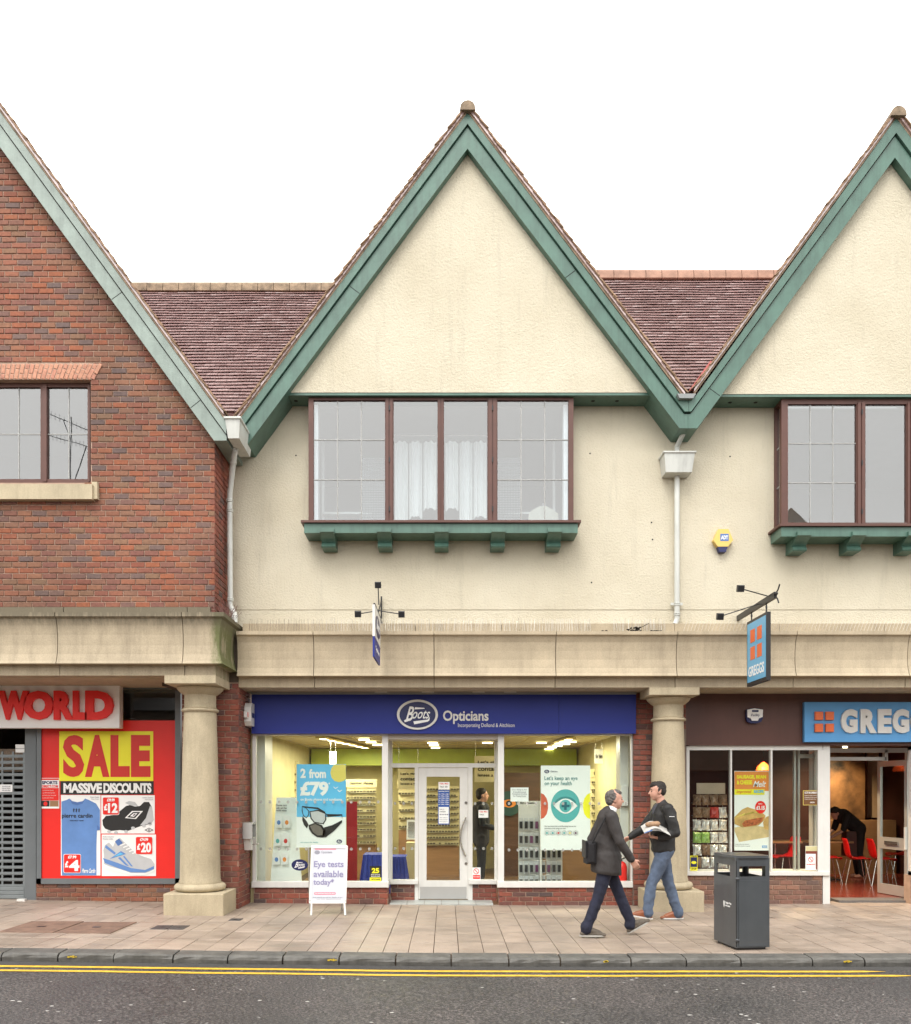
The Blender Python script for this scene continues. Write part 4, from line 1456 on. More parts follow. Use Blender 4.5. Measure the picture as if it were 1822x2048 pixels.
flat('boot_print', [(250, 1606), (258, 1602), (270, 1604), (276, 1612), (262, 1611)], PD - .0045, M['pale_grey'], bp)
flat('emblem', [(289, 1660), (298, 1655.5), (307, 1660), (298, 1664.5)], PD - .0045, M['ink'], bp)
flat('emblem', [(292, 1660), (298, 1657), (304, 1660), (298, 1663)], PD - .007, M['white'], bp)
flat('emblem', [(295, 1660), (298, 1658.4), (301, 1660), (298, 1661.6)], PD - .0095, M['ink'], bp)
text('Umbro Classico', 285, 306, 1594, 1596.5, PD - .0045, M['grey_ink'], bp, ext=.001, bold=0)
text('Hard Ground', 290, 306, 1598, 1600.4, PD - .0045, M['grey_ink'], bp, ext=.001, bold=0)
price(bp, 205, 238.5, 1594, 1630, '£29.99', '12')
hp = thing('running_shoe_poster', 'poster of a white and blue running shoe priced £20', 'poster', (X(256, PD), PD, Z(1752, PD)))
flat('sheet', rect(203.5, 312, 1669, 1752), PD, M['white'], hp)
flat('shoe_print', [(208, 1710), (207, 1700), (210, 1690), (218, 1685), (226, 1694), (232, 1680), (240, 1676), (248, 1684), (258, 1693), (270, 1706), (284, 1712), (302, 1718), (309, 1728), (308, 1740), (290, 1746), (262, 1746), (240, 1738), (220, 1733), (208, 1728)], PD - .002, M['pale_grey'], hp)
flat('shoe_print', [(206, 1716), (212, 1718), (236, 1726), (262, 1736), (290, 1740), (308, 1732), (308, 1738), (290, 1745), (262, 1744.5), (238, 1737), (210, 1726)], PD - .0045, M['shirt'], hp)
flat('shoe_print', [(219, 1718), (242, 1702), (252, 1708)], PD - .0045, M['shirt'], hp)
flat('shoe_print', [(227, 1714), (241, 1705), (247, 1708.5)], PD - .007, M['sky_blue'], hp)
flat('shoe_print', [(236, 1716), (240, 1714), (258, 1732), (252, 1731)], PD - .0045, M['shirt'], hp)
flat('shoe_print', [(246, 1713), (249, 1712), (266, 1733), (262, 1732.5)], PD - .0045, M['shirt'], hp)
flat('shoe_print', [(210, 1695), (212, 1690), (232, 1706), (229, 1709)], PD - .0045, M['shirt'], hp)
flat('shoe_print', [(230, 1683), (238, 1677), (246, 1686), (236, 1692)], PD - .0045, M['shirt_d'], hp)
for k in range(5):
    flat('shoe_print', [(240 + 6 * k, 1690 + 4 * k), (250 + 5 * k, 1686 + 4.5 * k), (251 + 5 * k, 1688 + 4.5 * k), (241 + 6 * k, 1692 + 4 * k)], PD - .0045, M['white'], hp)
flat('shoe_print', [(208, 1731), (222, 1734), (240, 1740), (262, 1748), (290, 1748), (309, 1738), (309, 1742), (290, 1750), (262, 1750), (232, 1743), (210, 1737)], PD - .007, M['paper'], hp)
text('Reebok Easytone', 206, 228, 1672.5, 1675, PD - .0045, M['grey_ink'], hp, ext=.001, bold=0)
text('Reeview Ladies', 206, 226, 1676.5, 1679, PD - .0045, M['grey_ink'], hp, ext=.001, bold=0)
price(hp, 271, 305.5, 1673, 1709, '£74.99', '20')
sd = thing('small_red_notice', 'small red and white SPORTS DIRECT.COM notice left of the T-shirt poster', 'notice', (X(100, PD), PD, Z(1617, PD)))
flat('sheet', rect(81, 118.5, 1556, 1617), PD - .002, M['white'], sd)
flat('red_band', rect(82, 117.5, 1557, 1560), PD - .0045, M['red'], sd)
flat('red_band', rect(82, 117.5, 1576, 1601), PD - .0045, M['red'], sd)
flat('photo_print', rect(82.5, 99, 1601.5, 1613), PD - .0045, M['ink'], sd)
flat('photo_print', rect(100, 117, 1601.5, 1613), PD - .0045, M['tan'], sd)
flat('photo_print', oval(91, 1607.5, 4, 4.5, 10), PD - .007, M['red'], sd)
text('SPORTS', 84, 115, 1562, 1568.5, PD - .0045, M['navy'], sd, ext=.001, bold=.04)
text('DIRECT.COM', 84, 116, 1570, 1575.3, PD - .0045, M['red'], sd, ext=.001, bold=.04)
for yy in (1580, 1585, 1590, 1595):
    text('ALL STOCK MUST GO NOW', 85, 113 - (yy % 7), yy, yy + 1.6, PD - .007, M['white'], sd, ext=.001, bold=0)
nt_ = thing('door_notice', 'small white paper notice taped to the steel roller shutter', 'notice', (X(12, 12.75), 12.75, Z(1584, 12.75)))
flat('sheet', rect(0, 25, 1569, 1584), 12.752, M['white'], nt_)
for i, s_ in enumerate(('WE APOLOGISE', 'FOR ANY DELAY', 'WE CAN HELP')):
    text(s_, 4, 21, 1571.5 + 4 * i, 1573.8 + 4 * i, 12.749, M['grey_ink'], nt_, ext=.001, bold=.02)
st_ = thing('shutter_sticker', 'two white stickers one above the other inside the shop door glass', 'sticker', (X(40, 12.75), 12.75, Z(1505, 12.75)))
flat('sticker_sheet', rect(31, 49, 1489, 1497), 12.75, M['white'], st_)
flat('sticker_sheet', rect(31, 49, 1498, 1505), 12.75, M['white'], st_)

# ------------------------------------------------------------------ optician shopfront
DF, DW, DD = 12.58, 12.7, 13.15
room(optic, X(508, 12.76), X(1264, 12.76), 12.76, 18.6, .012, 2.62, M['cream_wall'], M['wood_floor'], M['ceiling_t'])
fs = thing('optician_fascia_sign', 'royal blue fascia board with oval Boots badge and white word Opticians', 'sign', (X(888, DF), DF, 2.56))
bbt, bbb = 3.135, Z(1467, DF)
MB().box(X(503, DF), X(1117.6, DF), DF, 12.74, bbb, bbt).box(X(1118.2, DF), X(1272, DF), DF, 12.74, bbb, bbt).build('fascia_board', M['royal'], fs)
MB().box(X(503, DF), X(1272, DF), DF - .03, 12.7, bbt + .002, bbt + .03).build('top_trim', M['lead'], fs)


def logo(p, cx, cy, rx, ry, D, ring, inner, ext=.012, txt=None):
    if ring is not None: flat('badge_ring', oval(cx, cy, rx, ry, 40), D, ring, p, t=ext)
    k = .88 if ring is not None else 1.0
    flat('badge_face', oval(cx, cy, rx * k, ry * k * .98, 40), D - ext if ring is not None else D, inner, p, t=.003)
    d = D - (ext if ring is not None else 0) - .003
    t = txt or M['white']
    # script initial, word and the underline sweep
    text('B', cx - rx * .58, cx - rx * .16, cy - ry * .55, cy + ry * .42, d, t, p, shear=.45, bold=.02, ext=.001)
    text('oots', cx - rx * .26, cx + rx * .62, cy - ry * .30, cy + ry * .26, d, t, p, shear=.5, bold=.01, ext=.001)
    flat('badge_stroke', [(cx - rx * .66, cy + ry * .38), (cx - rx * .56, cy + ry * .30), (cx - rx * .46, cy + ry * .44), (cx - rx * .62, cy + ry * .5)], d, t, p, t=.001)
    flat('badge_stroke', [(cx - rx * .20, cy + ry * .44), (cx + rx * .5, cy + ry * .32), (cx + rx * .6, cy + ry * .12), (cx + rx * .58, cy + ry * .38), (cx + rx * .50, cy + ry * .46), (cx - rx * .16, cy + ry * .64)], d, t, p, t=.001)
    flat('badge_stroke', [(cx - rx * .12, cy - ry * .50), (cx + rx * .34, cy - ry * .46), (cx + rx * .34, cy - ry * .40), (cx - rx * .14, cy - ry * .36)], d, t, p, t=.001)


logo(fs, 835, 1429.5, 41, 30, DF, M['white_paint'], M['navy'], .03)
text('Opticians', 886, 977, 1421, 1448, DF, M['white_paint'], fs, ext=.015, bold=.022, spacing=.98)
text('Incorporating Dollond & Aitchison', 916, 1029, 1446.5, 1456.5, DF, M['white_paint'], fs, ext=.006, bold=.0)

sill_z = Z(1775, DW)
low_wall(optic, BR_M, 'brick_dark', X(507, DW), X(775, DW), DW, sill_z, 41)
low_wall(optic, BR_M, 'brick_dark', X(998, DW), X(1267, DW), DW, sill_z, 42)
for xx, sgn, sd_ in ((X(775, DW), 1, 43), (X(998, DW), -1, 44)):
    p = MB().box(xx - .2 if sgn > 0 else xx + .012, xx - .012 if sgn > 0 else xx + .2, DW + .2, DD, -.1, sill_z).build('low_wall', M['mortar'], optic)
    if sgn > 0: BR_M.field(p, 'brick_dark', (xx, DW, 0), (0, 1, 0), DD - DW, 0, sill_z, 0, None, seed=sd_)
    else: BR_M.field(p, 'brick_dark', (xx, DD, 0), (0, -1, 0), DD - DW, 0, sill_z, 0, None, seed=sd_)
low_wall(optic, BR_M, 'brick_dark', X(781, DD), X(829.5, DD), DD, Z(1767, DD), 45)
low_wall(optic, BR_M, 'brick_dark', X(944, DD), X(994, DD), DD, Z(1767, DD), 46)

for (a, c, g0, g1, seed) in ((505, 776, 511.5, 764, 0), (996, 1269, 1008, 1262, 1)):
    w = frame(optic, 'shop_window', [(a, c, 1466, 1471), (a, g0, 1471, 1763), (g1, c, 1471, 1763)], DW, .1, M['white_paint'])
    MB().cbox(X(a, DW) - .01, X(c, DW) + .01, DW - .03, DW + .12, Z(1775, DW), Z(1763, DW), .005).build('sill', M['white_paint'], w)
    pane(w, g0, g1, 1471, 1763, DW + .05)
    if seed == 0: dots(w, [522 + 18.05 * i for i in range(14)], (1604, 1698), DW + .05)
    else: dots(w, [1018 + 18.0 * i for i in range(14)], (1607, 1700), DW + .05)
# glazed returns of the two bays
for xx, nm in ((X(776, DW), 0), (X(996, DW), 1)):
    s_ = -1 if nm == 0 else 1
    w = MB().box(xx, xx + s_ * .06, DD - .06, DD + .001, sill_z, Z(1475, DD)).box(xx, xx + s_ * .06, DW + .1, DD - .06, sill_z - .0, sill_z + .08).box(xx, xx + s_ * .06, DW + .1, DD - .06, 2.46, 2.56).build('bay_return', M['white_paint'], optic)
    MB().box(xx + s_ * .02, xx + s_ * .026, DW + .1, DD - .06, sill_z + .08, 2.46).build('pane', M['glass'], w)
# entrance screen
M['beige_head'] = pmat('beige_header', (0.55, 0.50, 0.42), 0.5, 0.05)
es = frame(optic, 'entrance_screen', [(775.6, 784.5, 1480, 1767), (989, 997, 1480, 1767), (784.5, 989, 1526.5, 1535), (829.5, 836.5, 1535, 1803), (936, 945, 1535, 1803)], DD, .09, M['white_paint'])
MB().box(X(776, DW) , X(996, DW), DW + .02, DD + .09, Z(1482, DD), Z(1469, DD) + .04).build('header', M['beige_head'], es)
for a, c in ((780, 836), (938, 994)):
    MB().cbox(X(a, DD - .04), X(c, DD - .04), DD - .05, DD + .1, Z(1768, DD), Z(1759.5, DD), .004).build('sill', M['white_paint'], es)
pane(es, 784.5, 989, 1482, 1526.5, DD + .04)
pane(es, 784.5, 829.5, 1535, 1760, DD + .04)
pane(es, 945, 989, 1535, 1760, DD + .04)
dots(es, (790, 807, 824, 950, 967, 984), (1607, 1697), DD + .04)
dr = frame(optic, 'door', [(837, 853, 1536, 1798), (919.6, 935.6, 1536, 1798), (853, 919.6, 1536, 1553.4), (853, 919.6, 1761, 1798)], DD + .01, .05, M['white_paint'])
pane(dr, 853, 919.6, 1553.4, 1761, DD + .03, 'glass_panel')
flat('kick_plate', rect(840, 933, 1773.5, 1798), DD + .01, pmat('kick_plate', (0.5, 0.5, 0.49), 0.3, 0.05, 3, metal=0.4), dr, t=.004)
hb = [(932, 1634), (928.5, 1641), (924.5, 1651), (921.5, 1662), (920.6, 1673), (921.5, 1685), (924.5, 1697), (928.5, 1706), (932, 1713)]
MB().tube([(X(a, DD - .05), DD - .05, Z(c, DD - .05)) for a, c in hb], .017, 10).tube([(X(930, DD), DD - .05, Z(1640, DD)), (X(930, DD), DD + .01, Z(1640, DD))], .01).tube([(X(930, DD), DD - .05, Z(1707, DD)), (X(930, DD), DD + .01, Z(1707, DD))], .01).build('handle', M['steel'], dr, smooth=True)
for y in (1605.5, 1727):
    flat('lock', oval(932, y, 3, 3, 16), DD + .01, M['steel'], dr, t=.01)
    flat('lock', oval(932, y, 1, 1.4, 10), DD, M['ink'], dr, t=.002)
# pale threshold tiles
for i in range(6):
    a, c = X(779, 12.72) + i * .259, X(779, 12.72) + (i + 1) * .259
    MB().cbox(a + .003, c - .003, DW + .003, DD + .04, -.04, .022, .003).build('threshold_tile', pmat('pale_tile', (0.42, 0.44, 0.42), 0.4, 0.12, 5) if i == 0 else bpy.data.materials['pale_tile'], optic)

# ------------------------------------------------------------------ things behind the optician's glass
def lightbar(name, label, p0, p1, wdt, watts, mat='gold_lamp', n=6, group=None):
    """ceiling strip of louvred lamps with the light it gives"""
    p0, p1 = Vector(p0), Vector(p1)
    t = thing(name, label, 'ceiling light', p0, group)
    d = (p1 - p0); L = d.length; d.normalize()
    sdv = Vector((0, 0, 1)).cross(d).normalized() * wdt / 2
    lo = Vector((0, 0, -.03))
    MB().add([p0 - sdv, p0 + sdv, p1 + sdv, p1 - sdv, p0 - sdv + lo, p0 + sdv + lo, p1 + sdv + lo, p1 - sdv + lo], [(0, 1, 2, 3), (7, 6, 5, 4), (0, 4, 5, 1), (1, 5, 6, 2), (2, 6, 7, 3), (3, 7, 4, 0)]).build('housing', M['tan_metal'], t)
    for i in range(n):
        a = p0 + d * L * (i + .25) / n
        c = p0 + d * L * (i + .75) / n
        lo2 = Vector((0, 0, -.034))
        MB().add([a - sdv * .7 + lo2, a + sdv * .7 + lo2, c + sdv * .7 + lo2, c - sdv * .7 + lo2], [(3, 2, 1, 0)]).build('lamp', M['lamp'], t)
    if watts:
        ld = bpy.data.lights.new(name + '_light', 'AREA')
        ld.shape = 'RECTANGLE'; ld.size = L; ld.size_y = wdt
        ld.energy = watts; ld.color = (1.0, 0.9, 0.66)
        lo_ = bpy.data.objects.new(name + '_glow', ld)
        COL.objects.link(lo_)
        lo_.parent = t
        lo_.matrix_parent_inverse = Matrix.Translation(-p0)
        lo_.location = (p0 + p1) / 2 + Vector((0, 0, -.06))
        lo_.rotation_euler = (0, 0, math.atan2(d.y, d.x))
    return t


M['tan_metal'] = pmat('gold_louvre', (0.75, 0.58, 0.2), 0.35, 0.05, metal=0.6)
cz = 2.60
lightbar('ceiling_strip_light', 'long gold louvred strip light on the ceiling behind the left window', (X(640, 13.9), 13.9, cz), (X(735, 17.2), 17.2, cz), .16, 72, n=7, group='strip lights on the optician ceiling')
lightbar('ceiling_strip_light', 'short gold louvred strip light behind the right window', (X(1142, 14.0), 14.0, cz), (X(1112, 15.6), 15.6, cz), .16, 44, n=3, group='strip lights on the optician ceiling')
for _i, (px, d_) in enumerate(((728, 14.6), (742, 15.4), (755, 16.3), (865, 15.6), (868, 16.4), (871, 17.4), (978, 14.8), (975, 15.6), (1083, 15.6), (1142, 15.3), (1130, 16.0), (1115, 16.6), (1104, 17.2), (1098, 17.9))):
    x = X(px, d_)
    t = thing('ceiling_tube_light', 'small warm ceiling tube, ' + ('nearest of the three behind the left window|middle one of the three behind the left window|farthest of the three behind the left window|nearest of the three behind the door fanlight|middle one of the three behind the door fanlight|farthest of the three behind the door fanlight|nearer of the pair at the right of the door fanlight|farther of the pair at the right of the door fanlight|alone left of the strip behind the right window|first of the slanting row behind the right window|second of the slanting row behind the right window|third of the slanting row behind the right window|fourth of the slanting row behind the right window|last and farthest of the slanting row behind the right window'.split('|')[_i]), 'ceiling light', (x, d_, cz), 'small tube lights on the optician ceiling')
    MB().box(x - .09, x + .09, d_ - .03, d_ + .03, cz - .018, cz).build('lamp', M['lamp'], t)
# ceiling grid joints
mb = MB()
for k in range(1, 10):
    mb.box(-2.8 + k * .6, -2.79 + k * .6, 12.8, 18.5, cz + .012, cz + .0185)
for k in range(10):
    mb.box(-2.8, 2.7, 13.0 + k * .6, 13.012 + k * .6, cz + .0115, cz + .018)
mb.build('ceiling_grid', M['tan_metal'], optic)
MB().box(-2.85, 2.74, 17.9, 18.5, 2.25, 2.6).build('pelmet', M['green_wash'], optic)

M['rack_board'] = pmat('yellow_rack_board', (0.70, 0.62, 0.36), 0.6, 0.08)
M['lens'] = pmat('dark_spectacle', (0.03, 0.022, 0.02), 0.3, 0.1)
M['plum'] = pmat('plum_cloth', (0.12, 0.03, 0.09), 0.6)


def eyewear_rack(label, px0, px1, py0, py1, D, rows, cols, head=None, dark=.0, group=None, base=True):
    t = thing('eyewear_rack', label, 'display rack', (X((px0 + px1) / 2, D), D, .01), group)
    x0, x1, z0, z1 = X(px0, D), X(px1, D), Z(py1, D), Z(py0, D)
    MB().box(x0, x1, D, D + .05, z0, z1).build('back_board', M['rack_board'], t)
    if base: MB().box(x0, x1, D + .01, D + .3, .012, z0).build('cupboard', M['tan'], t)
    gl, sh_ = MB(), MB()
    w, h = (x1 - x0) / cols, (z1 - z0) / rows
    rd = random.Random(int(px0))
    for r_ in range(rows):
        z = z0 + h * (r_ + .45)
        sh_.box(x0 + .02, x1 - .02, D - .06, D, z - .03, z - .024)
        for c_ in range(cols):
            if rd.random() < .06: continue
            cx = x0 + w * (c_ + .5)
            e = min(.055, w * .36)
            for s in (-1, 1):
                gl.xz([(cx + s * e * .55 + e * .42 * math.cos(q), z + .018 * math.sin(q)) for q in [R(45 * k + 22) for k in range(8)]], D - .045, D - .038)
            gl.box(cx - e * .2, cx + e * .2, D - .045, D - .04, z + .004, z + .01)
            gl.box(cx - e, cx - e + .004, D - .04, D - .0, z + .004, z + .01)
            gl.box(cx + e - .004, cx + e, D - .04, D - .0, z + .004, z + .01)
    gl.build('spectacles', M['lens'], t, kind='stuff')
    sh_.build('shelf', M['steel'], t)
    if head:
        hz = (z1 - z0) * .0 + .17
        MB().box(x0 - .02, x1 + .02, D - .02, D + .04, z1 + .01, z1 + hz).build('header_board', M['rack_board'], t)
        text_on(head, (x0 + .1 * (x1 - x0), D - .02, z1 + .05), (1, 0, 0), (0, 0, 1), (x1 - x0) * .8, .075, M['ink'], t, ext=.002)
    return t


rg = 'spectacle display racks'
eyewear_rack('yellow spectacle rack seen between the tall info stand and the £79 poster', 548, 594, 1540, 1650, 16.2, 7, 7, 'designer glasses', group=rg)
eyewear_rack('yellow rack of spectacles under a designer glasses header beside the red banner', 694, 752, 1576, 1690, 16.4, 9, 9, 'designer glasses', group=rg)
eyewear_rack('yellow rack of spectacles seen through the door glass', 848, 918, 1572, 1692, 16.8, 10, 12, None, group=rg)
eyewear_rack('yellow rack of spectacles seen left of the door, above the blue table', 797, 834, 1578, 1660, 16.9, 5, 6, 'glasses', group=rg)
eyewear_rack('yellow spectacle rack on the wall right of the eye poster', 1181, 1236, 1556, 1680, 16.0, 8, 6, 'for men', group=rg)
# wall return at the left end, white
MB().box(X(513, 12.95), X(530, 12.95), 12.95, 13.5, .012, 2.6).build('white_wall_end', M['white_paint'], optic)
MB().box(X(1240, 13.0), X(1262, 13.0), 13.0, 13.3, .012, 2.6).build('white_wall_end', M['white_paint'], optic)
# hanging card signs
def hung_sign(label, s, x0, x1, y0, y1, D, mat='rack_board', n=1):
    t = thing('hanging_sign', label, 'sign', (X((x0 + x1) / 2, D), D, Z(y1, D)))
    flat('card', rect(x0, x1, y0, y1), D, M[mat], t, t=.008)
    for k, q in enumerate(s):
        hh = (y1 - y0) / (len(s) + 1)
        text(q, x0 + (x1 - x0) * .12, x1 - (x1 - x0) * .1, y0 + hh * (k + .7), y0 + hh * (k + 1.3), D - .008, M['ink'], t, bold=.02)
    MB().tube([(X(x0 + 2, D), D, Z(y0, D)), (X(x0 + 2, D), D, 2.6)], .004, 5).tube([(X(x1 - 2, D), D, Z(y0, D)), (X(x1 - 2, D), D, 2.6)], .004, 5).build('wire', M['steel'], t)
    return t


hung_sign('hanging card reading Let\'s give contact lenses a go, left of the door', ("Let's give", 'contact', 'lenses a go'), 796, 838, 1538, 1578, 15.2)
hung_sign('hanging card reading Let\'s give contact lenses a go, right of the door', ("Let's give", 'contact', 'lenses a go'), 949, 1004, 1512, 1564, 15.0)
hung_sign('white card reading for her hanging from the strip light', ('for her',), 659, 673, 1503, 1530, 14.6, 'paper')
hung_sign('white card reading for him hanging behind the right window', ('for him',), 1189, 1206, 1498, 1527, 14.6, 'paper')
# £79 poster
PD = 12.785
p = thing('sunglasses_poster', 'sky blue poster reading 2 from £79 over two pairs of glasses', 'poster', (X(642, PD), PD, Z(1694, PD)))
flat('sheet', rect(593.5, 692, 1528.5, 1634), PD, M['sky_blue'], p)
flat('sheet', rect(593.5, 692, 1634.2, 1695), PD, M['paper'], p)
flat('sun_print', [(692, 1562.5)] + [q for q in oval(678.5, 1546, 17.5, 18, 36) if q[0] <= 692 and q[1] >= 1528.5] if False else [(691.8, 1530), (686, 1528.7), (668, 1530), (662.5, 1537), (661, 1546), (663, 1555), (669, 1562), (678, 1564.5), (687, 1562), (691.8, 1558)], PD - .002, M['sun_yellow'], p)
text('2', 601, 611.5, 1537, 1556, PD - .002, M['white'], p, bold=.04)
text('from', 618, 652, 1538, 1556.5, PD - .002, M['white'], p, bold=.04)
text('£79', 600, 657, 1563, 1592, PD - .002, M['white'], p, bold=.05)
text('*', 657, 660.5, 1565, 1569, PD - .002, M['white'], p, bold=.02)
text('on Boots glasses and sunglasses', 601, 684, 1596, 1603, PD - .002, M['white'], p, bold=.015)
for bx_, by_ in ((672, 1576), (680, 1582)):
    flat('bird_print', [(bx_ - 5, by_ - 3), (bx_ - 1, by_ + .5), (bx_ + 4, by_ - 2.6), (bx_ + 4.5, by_ - 1.8), (bx_ - 1, by_ + 2.2), (bx_ - 5, by_ - 1.6)], PD - .002, M['white'], p)


def loop_print(p, pts, wdt, mat, D, name='glasses_print'):
    """outline drawn as a closed ribbon"""
    n = len(pts)
    cx, cy = sum(a for a, _ in pts) / n, sum(c for _, c in pts) / n
    mb = MB()
    vs_ = []
    for a, c in pts:
        l = math.hypot(a - cx, c - cy)
        k = (l - wdt) / l
        vs_ += [(X(a, D), D - .002, Z(c, D)), (X(cx + (a - cx) * k, D), D - .002, Z(cy + (c - cy) * k, D))]
    mb.add(vs_, [(2 * i, 2 * ((i + 1) % n), 2 * ((i + 1) % n) + 1, 2 * i + 1) for i in range(n)])
    mb.build(name, mat, p)


flat('glasses_print', [(620.5, 1624), (635, 1620.5), (650, 1625), (650, 1638), (645, 1647), (629, 1645), (622, 1638)], PD - .002, M['pale_grey'], p)
loop_print(p, [(604, 1612.5), (611, 1614), (618.5, 1622), (618, 1630), (613, 1636.5), (606.5, 1632), (603.5, 1622)], 1.8, M['ink'], PD - .003)
loop_print(p, [(619, 1622.5), (636, 1619.5), (653, 1627), (652.5, 1640), (647, 1648.5), (628, 1645.5), (621, 1637)], 2.4, M['ink'], PD - .0045)
flat('glasses_print', [(604, 1612), (636, 1615), (651, 1624), (650, 1626), (634, 1618), (604, 1613.8)], PD - .0065, M['ink'], p)
flat('glasses_print', [(653, 1628), (684.5, 1628.5), (684.5, 1638), (683, 1631), (655, 1634)], PD - .0065, M['ink'], p)
flat('glasses_print', [(605, 1632), (613, 1642), (617, 1649), (614, 1657), (608, 1650), (604.5, 1640)], PD - .0045, M['ink'], p)
flat('glasses_print', [(617, 1650), (630, 1645.5), (644, 1650), (650, 1660), (651, 1668), (645, 1675), (634, 1674), (624, 1667), (618, 1658)], PD - .0085, M['ink'], p)
flat('glasses_print', [(620, 1652), (630, 1648.5), (641, 1653), (646, 1661), (645, 1670), (635, 1671), (626, 1664)], PD - .0105, pmat('lens_tint', (0.16, 0.14, 0.12), 0.4), p)
flat('glasses_print', [(648, 1655), (665, 1650), (684.5, 1640), (684, 1645), (668, 1662), (652, 1674), (644, 1675)], PD - .0085, M['ink'], p)
logo(p, 678.5, 1683, 5.6, 4.2, PD - .002, None, M['navy'])
text('Opticians', 672, 686, 1689, 1692.5, PD - .002, M['grey_ink'], p, bold=0)
text('ask instore for details', 601, 636, 1683, 1685.6, PD - .002, M['teal'], p, bold=0)
# info stand
sx = 13.25
p = thing('leaflet_stand', 'tall white leaning leaflet stand headed Discover more with our free health guides', 'leaflet stand', (X(570, sx), sx, .01))
MB().add([(X(538, 13.0), 13.0, .012), (X(606, 13.0), 13.0, .012), (X(591, 13.25), 13.25, Z(1595, 13.25)), (X(553, 13.25), 13.25, Z(1595, 13.25)),
          (X(538, 13.0), 13.05, .012), (X(606, 13.0), 13.05, .012), (X(591, 13.25), 13.3, Z(1595, 13.25)), (X(553, 13.25), 13.3, Z(1595, 13.25))],
         [(0, 1, 2, 3), (7, 6, 5, 4), (0, 4, 5, 1), (1, 5, 6, 2), (2, 6, 7, 3), (3, 7, 4, 0)]).build('board', M['paper'], p)
dd = 12.99
for i, s_ in enumerate(('Discover more', 'with our free', 'health guides')):
    text(s_, 552.5, 573.5, 1608 + 5.6 * i, 1612.5 + 5.6 * i, 13.16, M['ink'], p, bold=.02)
for r_ in range(3):
    for c_ in range(2):
        x0 = 551 + c_ * 16 - r_ * 2.3; y0 = 1631 + 37 * r_
        Dp = 13.1 - .03 * r_
        flat('leaflet', rect(x0, x0 + 13, y0, y0 + 24), Dp, M['white'], p, t=.006)
        flat('leaflet_badge', oval(x0 + 6.5, y0 + 14, 3.6, 4.6, 16), Dp - .006, (M['shirt'], M['orange'], M['teal'], M['sale_red'])[(r_ * 2 + c_) % 4], p)
# oval sticker on the glass
p = thing('oval_window_sticker', 'small navy oval Boots sticker low on the left window glass', 'sticker', (X(599, 12.74), 12.74, Z(1742, 12.74)))
logo(p, 599.5, 1730, 16.5, 11.5, 12.744, None, M['navy'])
# red banner, blue tables
MB().box(X(693, 13.6), X(714, 13.6), 13.6, 13.64, .012, Z(1603, 13.6)).build('banner_stand', pmat('deep_red_cloth', (0.45, 0.012, 0.02), 0.6, 0.1)); b_ = bpy.data.objects['banner_stand']
tag(b_, 'tall deep red banner stand right of the £79 poster', 'banner stand')


def blue_table(label, px0, px1, D, ztop, seed):
    t = thing('draped_table', label, 'table', (X((px0 + px1) / 2, D), D, .01), 'tables under blue cloths')
    x0, x1 = X(px0, D), X(px1, D)
    rd = random.Random(seed)
    MB().box(x0 + .03, x1 - .03, D + .03, D + .5, ztop - .03, ztop).build('table_top', M['tan'], t)
    mb = MB(); n = 14; vs_ = []
    for i in range(n + 1):
        x = x0 + (x1 - x0) * i / n
        f = (i / n - .5) * .18
        o_ = .03 * math.sin(i * 1.9) + rd.uniform(-.006, .006)
        vs_ += [(x + f, D + o_ * 1.2, .02), (x, D + o_ * .4, ztop + .004), (x, D + .52, ztop + .006)]
    fs_ = []
    for i in range(n):
        a = 3 * i
        fs_ += [(a, a + 3, a + 4, a + 1), (a + 1, a + 4, a + 5, a + 2)]
    mb.add(vs_, fs_).build('cloth', pmat('blue_cloth_%d' % seed, (0.03, 0.055, 0.36), 0.7, 0.2, 5), t, smooth=True)
    return t


blue_table('table under a blue cloth behind the left window, right of the banner', 726, 766, 13.4, .70, 1)
blue_table('table under a blue cloth left of the white door', 780, 812, 14.0, .62, 2)
p = thing('black_notice', 'black and yellow notice with a large 25 on the left window', 'notice', (X(750, 12.74), 12.74, Z(1762, 12.74)))
flat('sheet', rect(739.5, 762.5, 1732, 1763), 12.744, M['ink'], p)
flat('strip', rect(739.5, 762.5, 1755, 1762.5), 12.742, M['yellow'], p)
text('25', 743.5, 758.5, 1736, 1746.5, 12.742, M['yellow'], p, bold=.05)
for i, s_ in enumerate(('MOST OF OUR', 'BRANDS AND FRAMES')):
    text(s_, 742, 760, 1748 + 3.4 * i, 1750.4 + 3.4 * i, 12.742, M['white'], p, bold=.02, ext=.001)
text('OPTICIANS', 742, 760, 1757, 1760.5, 12.74, M['ink'], p, bold=.02, ext=.001)
# opening hours on the door
p = thing('opening_hours_notice', 'blue opening hours notice stuck inside the white door glass', 'notice', (X(887, 13.17), 13.17, Z(1649, 13.17)))
PD = 13.176
flat('sheet', rect(877, 899, 1564, 1579), PD, M['paper'], p)
text('Tally Man', 878.5, 897, 1566, 1569.5, PD - .002, M['red'], p, bold=.02, ext=.001)
text('TALK  GO', 879.5, 895, 1572, 1575, PD - .002, M['ink'], p, bold=.02, ext=.001)
flat('sheet', rect(876, 899, 1580, 1649), PD, pmat('mid_blue_print', (0.03, 0.10, 0.36), 0.45), p)
text('opening hours', 877.2, 898, 1581.5, 1584, PD - .002, M['white'], p, bold=.03, ext=.001)
for i, dn in enumerate(('mon  9.00am  5.30pm', 'tue  9.00am  5.30pm', 'wed  9.00am  5.30pm', 'thu  9.00am  5.30pm', 'fri  9.00am  5.30pm', 'sat  9.00am  5.30pm')):
    text(dn, 877, 898, 1587 + 4.1 * i, 1589.4 + 4.1 * i, PD - .002, M['white'], p, bold=.03, ext=.001)
